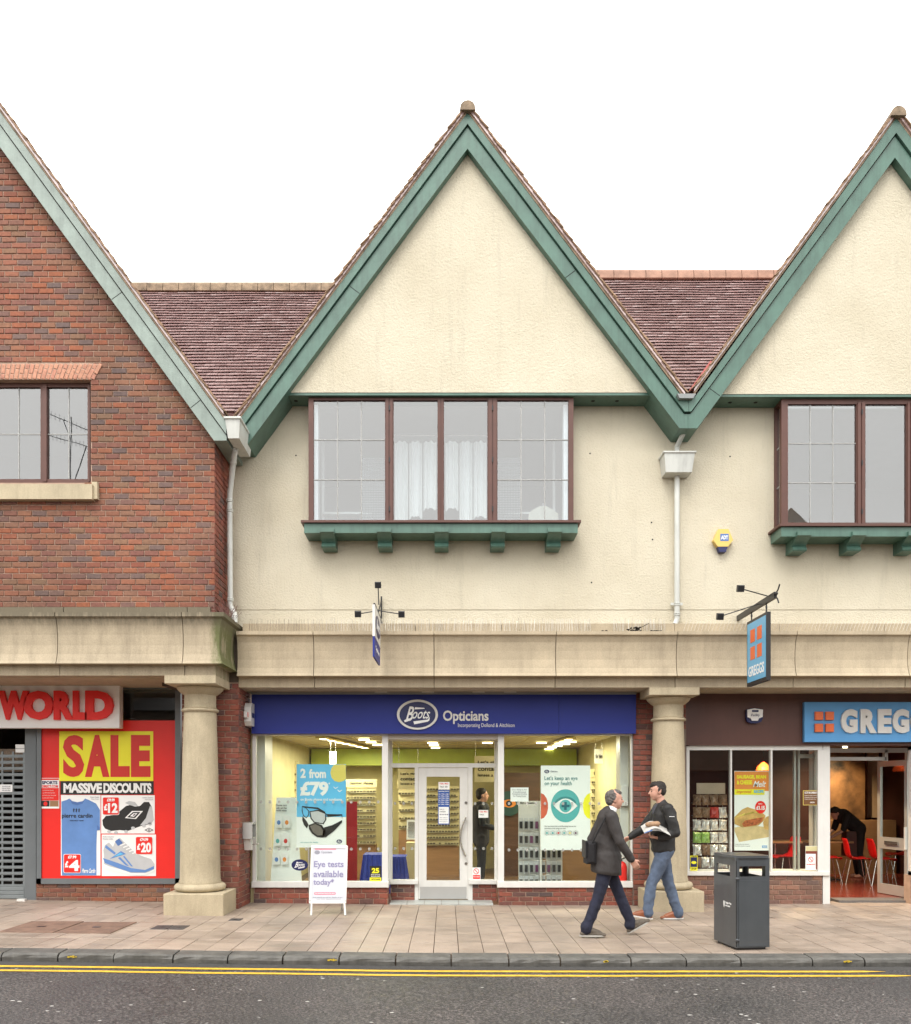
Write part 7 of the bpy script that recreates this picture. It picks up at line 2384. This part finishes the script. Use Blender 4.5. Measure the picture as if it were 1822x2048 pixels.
def hand_forms(mb, w, d, palm_n, thumb_side, s=1.0, curl=.5):
    """palm from wrist w along direction d; fingers curl towards palm_n"""
    d, nn = Vector(d).normalized(), Vector(palm_n)
    nn = (nn - d * nn.dot(d)).normalized()
    sd_ = d.cross(nn)
    if thumb_side < 0: sd_ = -sd_
    w = Vector(w)
    for k in range(4):
        off = sd_ * (.030 - .019 * k) * s
        mb.cap(w + off * .55, w + off + d * .085 * s, .016 * s, .0125 * s, 8)
        L = (.036, .041, .038, .029)[k] * s
        a = w + off + d * .085 * s
        b1 = a + (d * math.cos(curl) + nn * math.sin(curl)) * L
        c1 = b1 + (d * math.cos(curl * 2.1) + nn * math.sin(curl * 2.1)) * L * .75
        mb.cap(a, b1, .0105 * s, .0095 * s, 8)
        mb.cap(b1, c1, .0095 * s, .008 * s, 8)
    th0 = w + sd_ * .022 * s + d * .02 * s
    th1 = th0 + (sd_ * .7 + d * .6 + nn * .35).normalized() * .045 * s
    th2 = th1 + (d * .85 + nn * .5 + sd_ * .1).normalized() * .034 * s
    mb.cap(th0, th1, .016 * s, .012 * s, 8).cap(th1, th2, .012 * s, .009 * s, 8)


skin = pmat('skin', (0.56, 0.30, 0.22), 0.5, 0.1, 20)


def shoe_forms(mb, ankle, toe_dir, up, L=.27, w=.046):
    a, t, u = Vector(ankle), Vector(toe_dir).normalized(), Vector(up).normalized()
    sole = a - u * .075
    mb.cap(sole - t * .05 + u * .03, sole + t * .14 + u * .028, w * .82, w * .92, 12, (u, .8))
    mb.cap(sole + t * .12 + u * .022, sole + t * (L - .095) + u * .016, w * .95, w * .72, 12, (u, .6))
    mb.cap(sole - t * .03 + u * .04, a + u * .035, w * .9, w * .95, 10)
    mb.cap(a + u * .0 + t * .01, sole + t * .13 + u * .035, w * .95, w * .8, 12)
    return sole


def sole_mesh(ankle, toe_dir, up, L, w, h=.02):
    a, t, u = Vector(ankle), Vector(toe_dir).normalized(), Vector(up).normalized()
    s_ = t.cross(u).normalized()
    base = a - u * .078
    out = []
    for k in range(20):
        q = 2 * math.pi * k / 20
        lx = (L / 2) * math.cos(q)
        ly = w * math.sin(q) * (1.0 + .15 * math.cos(q))
        out.append(base + t * (lx + .055) + s_ * ly)
    mb = MB()
    n = 20
    mb.add([tuple(p) for p in out] + [tuple(p + u * h) for p in out], [tuple(range(n - 1, -1, -1)), tuple(range(n, 2 * n))] + [(i, (i + 1) % n, n + (i + 1) % n, n + i) for i in range(n)])
    return mb


def fabric(name, col, bump=.35, bs=40, var=.15, rough=.85):
    """cloth with broad folds and a fine weave"""
    m, nt, N, L, B = _new(name)
    n = _noise(N, L, 9.0, 5, .6)
    r = _ramp(N, L, n.outputs[0], [(.3, 1 - var), (.7, 1 + var)])
    L.new(_mul(N, L, col, r.outputs[0]), B.inputs['Base Color'])
    B.inputs['Roughness'].default_value = rough
    b = N.new('ShaderNodeBump'); b.inputs['Strength'].default_value = bump; b.inputs['Distance'].default_value = .03
    L.new(_noise(N, L, (bs * .35, bs * .35, bs * .22), 3, .5).outputs[0], b.inputs['Height'])
    L.new(b.outputs[0], B.inputs['Normal'])
    return m


# ---- older man walking to the right (faces +x)
pa = local_thing('person', 'man in a charcoal blazer and dark jeans striding right with a black shoulder bag', 'person', (X(1214.5, 9.97), 9.97, 0), 0)
hipL, hipR = V(0, .07, .90), V(0, -.07, .90)
# right leg (near) trails, left leg (far) reaches forward on its heel
kR, aR = V(-.115, -.09, .49), V(-.25, -.095, .095)
kL, aL = V(.15, .09, .50), V(.30, .095, .125)
dirR, upR = V(1, 0, 0), V(0, 0, 1)
dirL, upL = V(.86, 0, .50), V(-.50, 0, .86)
shR, shL = V(.015, -.19, 1.40), V(.0, .19, 1.40)
eR, wR = V(.10, -.235, 1.12), V(.245, -.20, .91)
eL, wL = V(-.14, .22, 1.13), V(-.09, .22, .90)
hc = V(.085, 0, 1.605)
body = MB()
P = head_forms(body, hc, 1.0, R(2))
body.cap(V(.02, 0, 1.42), hc + V(-.01, 0, -.07), .06, .054, 14)
body.cap(V(0, 0, .95), V(.01, 0, 1.38), .11, .12, 14, ((0, 1, 0), 1))
body.cap(shL, shR, .06, .06, 10)
for h_, k_, a_ in ((hipL, kL, aL), (hipR, kR, aR)):
    body.cap(h_, k_, .07, .045, 10).cap(k_, a_, .045, .032, 10)
for s_, e_, w_ in ((shL, eL, wL), (shR, eR, wR)):
    body.cap(s_, e_, .045, .035, 10).cap(e_, w_, .034, .025, 10)
hand_forms(body, wR, (wR - eR), V(.25, .9, -.1), 1, 1.05, .55)
hand_forms(body, wL, (wL - eL), V(.2, -.9, 0), -1, 1.05, .5)
solid('body', body, skin, pa, .0085, 2)
jk = fabric('charcoal_blazer_cloth', (0.034, 0.029, 0.028), .5, 40, .2, .75)
j = MB()
j.cap(V(.0, 0, 1.36), V(-.01, 0, 1.13), .15, .135, 20, ((1, 0, 0), .86))
j.cap(V(.02, .06, 1.36), V(.03, .05, 1.2), .11, .10, 14).cap(V(.02, -.06, 1.36), V(.03, -.05, 1.2), .11, .10, 14)
j.cap(V(-.01, 0, 1.15), V(-.015, 0, .86), .14, .185, 20)
j.cap(V(-.01, -.03, .92), V(-.015, -.04, .80), .165, .168, 20).cap(V(-.01, .03, .92), V(-.015, .04, .80), .165, .168, 20)
j.cap(V(-.1, 0, .9), V(-.11, 0, .83), .09, .085, 14)
j.cap(V(.08, 0, .92), V(.09, 0, .74), .09, .075, 14)
j.cap(shL + V(0, -.02, .01), shR + V(0, .02, .01), .072, .072, 14)
j.cap(V(-.01, 0, 1.42), V(.01, 0, 1.47), .085, .062, 14)
for s_, e_, w_ in ((shL, eL, wL), (shR, eR, wR)):
    ww = e_ + (w_ - e_) * .93
    j.cap(s_, e_, .075, .058, 14).cap(e_, ww, .058, .043, 14)
o = solid('blazer', j, jk, pa, .011, 3, clip=((0, 0, .735), (-.12, 0, -1)), folds=(.011, (5, 5, 4)))
MB().cap(V(.03, 0, 1.445), V(.06, 0, 1.50), .064, .058, 18).build('shirt_collar', M['white'], pa, smooth=True)
MB().add([(.06, -.05, 1.47), (.115, -.03, 1.38), (.15, -.012, 1.27), (.15, .012, 1.27), (.115, .03, 1.38), (.06, .05, 1.47)], [(0, 1, 2, 3, 4, 5)]).build('shirt_front', M['white'], pa)
tr = fabric('dark_denim', (0.012, 0.014, 0.032), .6, 50, .25, .85)
q = MB()
q.cap(V(-.01, -.06, .93), V(-.01, .06, .93), .12, .12, 16)
for h_, k_, a_ in ((hipL, kL, aL), (hipR, kR, aR)):
    q.cap(h_ + V(-.01, 0, 0), k_, .1, .068, 16).cap(k_, a_ + V(-.005, 0, .03), .068, .062, 16)
    q.cap(a_ + V(-.01, 0, .05), a_ + V(-.012, 0, -.005), .064, .066, 16)
solid('jeans', q, tr, pa, .010, 3, folds=(.0075, (7, 7, 7)))
sho = pmat('grey_walking_shoe', (0.11, 0.09, 0.07), 0.7, .4, 30)
for a_, t_, u_ in ((aL, dirL, upL), (aR, dirR, upR)):
    q = MB(); shoe_forms(q, a_, t_, u_, .285)
    sh_o = solid('shoe', q, sho, pa, .008, 2)
    s2 = sole_mesh(a_, t_, u_, .295, .047, .018).build('sole', pmat('pale_sole', (0.42, 0.41, 0.38), .7) if 'pale_sole' not in bpy.data.materials else bpy.data.materials['pale_sole'], sh_o)
    MB().tube([a_ + t_ * .06 + u_ * .0 + V(0, -.03, 0), a_ + t_ * .10 - u_ * .012, a_ + t_ * .07 + V(0, .03, 0)], .004, 5).build('lace', M['ink'], sh_o)
# greying hair: back and sides of the skull, thin on top
hr = MB()
hr.ell(P(-.03, 0, .036), (.085, .0765, .082), 18, 12).ell(P(-.05, 0, -.005), (.06, .072, .068), 16, 10).ell(P(.02, 0, .075), (.062, .055, .048), 14, 10)
hr.cap(P(-.02, -.066, .02), P(-.012, -.07, -.005), .018, .012, 8).cap(P(-.02, .066, .02), P(-.012, .07, -.005), .018, .012, 8)
solid('hair', hr, pmat('greying_hair', (0.13, 0.115, 0.105), .8, .6, 45, .8, 90), pa, .006, 2, folds=(.006, (26, 26, 26)))
for sg_ in (-1, 1):
    MB().ell(P(.079, sg_ * .03, .006), (.009, .011, .006), 8, 6).build('eye', M['ink'], pa)
    MB().cap(P(.086, sg_ * .016, .028), P(.078, sg_ * .045, .03), .004, .003, 6).build('eyebrow', M['lens'], pa)
# bag with its strap is carried: a thing of its own
bg_ = thing('shoulder_bag', 'black shoulder bag at the back of the man in the charcoal blazer', 'bag', (X(1180, 9.8), 9.8, .85))
ox, oy = pa.location.x, pa.location.y
q = MB().cbox(ox - .265, ox - .155, oy - .17, oy + .13, .86, 1.12, .03)
q.build('bag_body', fabric('black_canvas', (0.012, 0.011, 0.013), .4, 50), bg_)
MB().cbox(ox - .28, ox - .266, oy - .16, oy + .12, .93, 1.13, .01).build('bag_flap', M['black'], bg_)
sp_ = [(ox - .2, oy - .16, 1.11), (ox - .16, oy - .175, 1.2), (ox - .1, oy - .185, 1.32), (ox - .03, oy - .17, 1.44), (ox + .02, oy - .12, 1.485), (ox + .06, oy - .06, 1.47)]
MB().tube(sp_, .011, 6).build('strap', M['black'], bg_, smooth=True)

# ---- younger man walking to the left (local +x is his way, turned round)
pb = local_thing('person', 'young man in a black zip jacket and blue jeans walking left carrying a folded newspaper', 'person', (X(1320, 11.2), 11.2, 0), R(180))
# local +y is towards the camera after the turn
hipN, hipF = V(-.035, .075, .90), V(-.035, -.075, .90)
kF, aF = V(.10, -.09, .50), V(.205, -.1, .115)       # far leg forward
kN, aN = V(-.14, .09, .50), V(-.26, .095, .085)      # near leg behind, flat
kF, aF, kN, aN = V(.13, .09, .50), V(.20, .095, .12), V(-.13, -.09, .50), V(-.245, -.095, .085)
dN_, uN_ = V(.95, 0, .16), V(-.16, 0, .95)
hc2 = V(.035, 0, 1.70)
body = MB()
P2 = head_forms(body, hc2, 1.06, R(3))
sN, sF = V(-.055, .205, 1.47), V(-.02, -.20, 1.47)
eN, wN = V(-.14, .25, 1.17), V(.07, .19, 1.10)
eF, wF = V(.16, -.24, 1.20), V(.36, -.22, 1.08)
body.cap(V(-.04, 0, 1.46), hc2 + V(-.03, 0, -.08), .066, .058, 14)
body.cap(V(-.04, 0, .97), V(-.04, 0, 1.42), .115, .125, 14).cap(sN, sF, .06, .06, 10)
for h_, k_, a_ in ((hipN, kF, aF), (hipF, kN, aN)):
    body.cap(h_, k_, .075, .047, 10).cap(k_, a_, .047, .034, 10)
for s_, e_, w_ in ((sN, eN, wN), (sF, eF, wF)):
    body.cap(s_, e_, .047, .037, 10).cap(e_, w_, .036, .027, 10)
hand_forms(body, wN, V(1, -.25, .1), V(0, -.2, 1), 1, 1.08, .9)
hand_forms(body, wF, V(.8, -.05, -.55), V(0, .6, -.6), 1, 1.08, .35)
solid('body', body, skin, pb, .0085, 2)
jb = fabric('black_softshell', (0.016, 0.015, 0.015), .45, 30, .15, .7)
j = MB()
j.cap(V(-.045, 0, 1.42), V(-.045, 0, 1.15), .155, .15, 20, ((1, 0, 0), .92)).cap(V(-.045, 0, 1.18), V(-.04, 0, .98), .15, .150, 20)
j.cap(V(.0, .06, 1.38), V(.02, .05, 1.1), .115, .11, 14).cap(V(.0, -.06, 1.38), V(.02, -.05, 1.1), .115, .11, 14)
j.cap(V(-.10, 0, 1.40), V(-.08, 0, 1.1), .115, .12, 14)
j.cap(sN + V(0, -.02, .0), sF + V(0, .02, .0), .078, .078, 14).cap(V(-.045, 0, 1.48), V(-.03, 0, 1.545), .085, .068, 14)
for s_, e_, w_ in ((sN, eN, wN), (sF, eF, wF)):
    ww = e_ + (w_ - e_) * .92
    j.cap(s_, e_, .078, .062, 14).cap(e_, ww, .062, .044, 14)
j.cap(V(-.04, -.045, 1.05), V(-.04, -.045, .97), .14, .148, 20).cap(V(-.04, .045, 1.05), V(-.04, .045, .97), .14, .148, 20)
solid('jacket', j, jb, pb, .011, 3, clip=((0, 0, .905), (0, 0, -1)), folds=(.012, (5, 5, 6)))
MB().add([(.045, .05, 1.55), (.115, .055, 1.49), (.11, .04, 1.40), (.06, .05, 1.45)], [(0, 1, 2, 3)]).build('collar_flap', pmat('grey_lining', (0.1, 0.1, 0.12), .7), pb)
MB().box(-.11, -.045, .2955, .298, 1.375, 1.382).build('sleeve_mark', M['white'], pb)
MB().cap(V(-.12, .05, .925), V(-.12, .085, .925), .045, .04, 12).build('shirt_hem', pmat('mint_cotton', (0.2, 0.6, 0.5), .8), pb)
tr = fabric('blue_denim', (0.085, 0.115, 0.175), .6, 45, .3, .85)
q = MB()
q.cap(V(-.045, -.06, .92), V(-.045, .06, .92), .125, .125, 16)
for h_, k_, a_ in ((hipN, kF, aF), (hipF, kN, aN)):
    q.cap(h_, k_, .112, .074, 16).cap(k_, a_ + V(-.01, 0, .03), .074, .068, 16)
    q.cap(a_ + V(-.012, 0, .05), a_ + V(-.016, 0, -.005), .069, .072, 16)
solid('jeans', q, tr, pb, .010, 3, folds=(.009, (7, 7, 8)))
tan_l = pmat('tan_leather', (0.27, 0.085, 0.035), .45, .15, 20)
for a_, t_, u_ in ((aF, dN_, uN_), (aN, V(1, 0, 0), V(0, 0, 1))):
    q = MB(); shoe_forms(q, a_, t_, u_, .285)
    sh_o = solid('shoe', q, tan_l, pb, .008, 2)
    sole_mesh(a_, t_, u_, .30, .047, .018).build('sole', M['white_paint'], sh_o)
hr = MB()
hr.ell(P2(-.028, 0, .05), (.09, .0775, .084), 18, 12).ell(P2(-.052, 0, .008), (.062, .074, .075), 16, 10).ell(P2(.024, 0, .083), (.062, .06, .046), 14, 10).ell(P2(.062, 0, .075), (.026, .045, .026), 10, 8)
hr.cap(P2(-.01, -.066, .03), P2(.0, -.07, -.0), .018, .012, 8).cap(P2(-.01, .066, .03), P2(.0, .07, -.0), .018, .012, 8)
solid('hair', hr, pmat('dark_brown_hair', (0.018, 0.012, 0.009), .65, .4, 45, .8, 90), pb, .006, 2, folds=(.006, (26, 26, 26)))
for sg_ in (-1, 1):
    MB().ell(P2(.079, sg_ * .03, .006), (.009, .011, .006), 8, 6).build('eye', M['ink'], pb)
    MB().cap(P2(.086, sg_ * .016, .03), P2(.078, sg_ * .046, .032), .005, .004, 6).build('eyebrow', M['lens'], pb)
# newspaper and paper bag held in the near hand
npx, npy = pb.location.x, pb.location.y
nw = thing('folded_newspaper', 'folded newspaper held at the chest of the young man in black', 'newspaper', (X(1309, 11.0), 11.0, 1.15))
mb = MB()
for k in range(5):
    z0 = 1.165 + .008 * k
    y_a, y_b = npy - .37, npy - .15
    x_a, x_b = X(1283 + k * 2, 11.0), X(1335 - k * 3, 11.0)
    zc = [z0 + (.0 if i < 2 else .0) + .05 * math.sin(i / 6 * math.pi) - .012 * i * .4 for i in range(7)]
    xs_ = [x_a + (x_b - x_a) * i / 6 for i in range(7)]
    mb.add([(xs_[i], y, zc[i] + dz) for i in range(7) for (y, dz) in ((y_a, 0), (y_b, .085))], [(2 * i, 2 * i + 2, 2 * i + 3, 2 * i + 1) for i in range(6)])
mb.build('pages', pmat('newsprint', (0.52, 0.5, 0.47), .8, .25, 30), nw)
MB().add([(X(1284, 10.93), npy - .375, 1.165), (X(1300, 10.93), npy - .375, 1.20), (X(1302, 10.93), npy - .373, 1.22), (X(1286, 10.93), npy - .373, 1.18)], [(0, 1, 2, 3)]).build('masthead', M['shirt_d'], nw)
pbg = thing('paper_bag', 'small brown paper bag resting on the folded newspaper', 'paper bag', (X(1305, 11.0), 11.0, 1.24))
q = MB().cap(V(X(1297, 10.9), npy - .28, 1.275), V(X(1314, 10.9), npy - .28, 1.285), .04, .048, 12, ((0, 0, 1), .8))
solid('bag_body', q, pmat('brown_paper', (0.36, 0.22, 0.13), .8, .3, 20, .6, 60), pbg, .008, 1)

# ---- person bending over a table inside the bakery
pc = local_thing('person', 'dark dressed person bending over a table inside the bakery', 'person', (X(1715, 16.5), 16.5, .03), R(180))
body = MB()
hc3 = V(.42, 0, 1.24)
P3 = head_forms(body, hc3, 1.0, R(45))
body.cap(V(0, 0, .93), V(.3, 0, 1.2), .11, .12, 14).cap(V(.3, 0, 1.22), hc3, .06, .055, 10)
for s in (-1, 1):
    body.cap(V(0, s * .08, .9), V(.02, s * .08, .48), .08, .05, 10).cap(V(.02, s * .08, .48), V(-.05, s * .08, .08), .05, .04, 10).cap(V(-.05, s * .08, .05), V(.08, s * .08, .03), .04, .03, 10)
    body.cap(V(.28, s * .18, 1.2), V(.36, s * .2, .93), .045, .035, 10).cap(V(.36, s * .2, .93), V(.55, s * .14, .80), .035, .028, 10)
    hand_forms(body, V(.55, s * .14, .80), V(1, 0, -.15), V(0, 0, -1), s, 1, .3)
solid('body', body, skin, pc, .009, 2)
dk = fabric('black_workwear', (0.015, 0.014, 0.014), .4, 30)
q = MB().cap(V(-.02, 0, .95), V(.28, 0, 1.19), .14, .15, 16).cap(V(.28, -.15, 1.2), V(.28, .15, 1.2), .075, .075, 12)
for s in (-1, 1): q.cap(V(.28, s * .18, 1.2), V(.36, s * .2, .95), .07, .06, 12)
solid('top', q, dk, pc, .012, 3)
q = MB().cap(V(-.01, -.06, .92), V(-.01, .06, .92), .12, .12, 14)
for s in (-1, 1): q.cap(V(-.01, s * .08, .9), V(.01, s * .08, .48), .1, .075, 12).cap(V(.01, s * .08, .48), V(-.05, s * .08, .08), .075, .065, 12)
solid('trousers', q, dk, pc, .012, 3)
q = MB().ell(P3(-.025, 0, .05), (.098, .082, .088), 16, 10).ell(P3(-.05, 0, 0), (.07, .078, .08), 14, 10)
solid('hair', q, bpy.data.materials['dark_brown_hair'], pc, .01, 2)
MB().box(.0, .2, -.12, .12, .42, .9).build('apron', M['brown_board'], pc)
bpy.data.objects['apron'].location.x = .06

# ---- person standing inside the optician
pd = local_thing('person', 'person in a dark suit standing inside the optician right of the door', 'person', (X(962, 14.6), 14.6, .012), 0)
body = MB()
hc4 = V(.03, 0, 1.62)
P4 = head_forms(body, hc4, 1.0, 0)
body.cap(V(0, 0, .95), V(0, 0, 1.4), .11, .12, 14).cap(V(0, 0, 1.42), hc4, .06, .052, 12)
for s in (-1, 1):
    body.cap(V(0, s * .08, .9), V(.01, s * .08, .48), .08, .05, 10).cap(V(.01, s * .08, .48), V(-.02, s * .08, .07), .05, .035, 10).cap(V(-.02, s * .08, .05), V(.12, s * .08, .04), .04, .03, 10)
    body.cap(V(0, s * .19, 1.4), V(.02, s * .22, 1.12), .045, .035, 10).cap(V(.02, s * .22, 1.12), V(.24, s * .18, 1.06), .035, .028, 10)
    hand_forms(body, V(.24, s * .18, 1.06), V(1, 0, 0), V(0, -s, 0), 1, 1, .4)
solid('body', body, skin, pd, .009, 2)
q = MB().cap(V(0, 0, 1.38), V(0, 0, .95), .155, .15, 16).cap(V(0, -.17, 1.4), V(0, .17, 1.4), .075, .075, 12).cap(V(0, 0, .95), V(0, 0, .85), .15, .145, 16)
for s in (-1, 1): q.cap(V(0, s * .19, 1.4), V(.02, s * .22, 1.12), .07, .055, 12).cap(V(.02, s * .22, 1.12), V(.2, s * .185, 1.07), .055, .045, 12)
solid('suit_jacket', q, fabric('dark_suit', (0.02, 0.021, 0.026), .3, 30), pd, .012, 3)
q = MB()
for s in (-1, 1): q.cap(V(0, s * .08, .9), V(.01, s * .08, .48), .1, .075, 12).cap(V(.01, s * .08, .48), V(-.02, s * .08, .09), .075, .07, 12)
solid('trousers', q, bpy.data.materials['dark_suit'], pd, .012, 3)
q = MB().ell(P4(-.025, 0, .05), (.098, .082, .088), 16, 10).ell(P4(-.05, 0, 0), (.07, .078, .08), 14, 10)
solid('hair', q, bpy.data.materials['dark_brown_hair'], pd, .01, 2)

# things glimpsed through the upper windows
cu = pmat('white_curtain', (0.78, 0.78, 0.76), .8, .03)
for (a, c, n_, lab) in ((789, 874, 3, 'long white pleated garments hanging behind the left casement'), (890, 974, 3, 'long white pleated garments hanging behind the right casement')):
    t = thing('hanging_garments', lab, 'clothes', (X((a + c) / 2, 12.6), 12.6, 5.5))
    MB().tube([(X(a, 12.6), 12.6, 6.98), (X(c, 12.6), 12.6, 6.98)], .012, 8).build('rail', M['steel'], t)
    for k in range(n_):
        mb = MB(); vs_ = []; n = 18
        x0, x1 = X(a + (c - a) * k / n_ + 1, 12.6), X(a + (c - a) * (k + 1) / n_ - 1, 12.6)
        zb_ = 5.62 + .12 * ((k * 7 + int(a)) % 3)
        for i in range(n + 1):
            f = i / n
            yy = 12.6 + .03 * math.sin(f * 15 + k)
            vs_ += [(x0 + (x1 - x0) * f, yy, 6.9 - .06 * abs(f - .5)), (x0 + (x1 - x0) * f, yy + .02 * math.sin(f * 23), zb_ + .04 * math.sin(f * 3.1))]
        mb.add(vs_, [(2 * i, 2 * i + 1, 2 * i + 3, 2 * i + 2) for i in range(n)]).build('garment', cu, t, smooth=True)
for (a, c, lab) in ((724, 770, 'grey wire mesh display panel behind the left leaded window'), (996, 1040, 'grey wire mesh display panel behind the right leaded window')):
    mb = MB()
    x0, x1, z0, z1 = X(a, 12.8), X(c, 12.8), 5.5, 6.72
    for k in range(15): mb.box(x0 + (x1 - x0) * k / 14 - .004, x0 + (x1 - x0) * k / 14 + .004, 12.8, 12.806, z0, z1)
    for k in range(34): mb.box(x0, x1, 12.806, 12.812, z0 + (z1 - z0) * k / 33 - .004, z0 + (z1 - z0) * k / 33 + .004)
    tag(mb.build('mesh_panel', M['grey_frame']), lab, 'display panel')
t = thing('hanging_shirt', 'cream shirt on a hanger low behind the right leaded window', 'shirt', (X(1082, 12.7), 12.7, 5.4))
MB().xz([(X(a, 12.7), Z(c, 12.7)) for a, c in ((1056, 1046), (1058, 1026), (1066, 1019), (1080, 1012), (1092, 1012), (1106, 1019), (1116, 1027), (1118, 1046))][::-1], 12.7, 12.76).build('cloth', pmat('cream_shirt', (0.62, 0.6, 0.5), .8), t)
MB().tube([(X(1086, 12.73), 12.73, Z(1012, 12.7)), (X(1086, 12.73), 12.73, Z(1005, 12.7))], .006, 6).build('hook', M['steel'], t)
for (px, lab) in ((646, 'slotted upright of a shelf unit behind the left leaded window'), (1108, 'slotted upright of a shelf unit behind the right leaded window')):
    t = thing('shelf_unit', lab, 'shelf', (X(px, 13.0), 13.0, 5.3))
    x = X(px, 13.0)
    MB().box(x - .02, x + .02, 13.0, 13.03, 5.3, 7.1).build('upright', M['white_paint'], t)
    sgn = 1 if px < 900 else -1
    MB().box(min(x, x + sgn * .75), max(x, x + sgn * .75), 12.95, 13.3, 5.93, 5.96).build('shelf', M['white_paint'], t)

BR_L.build(); BR_M.build(); BR_R.build()
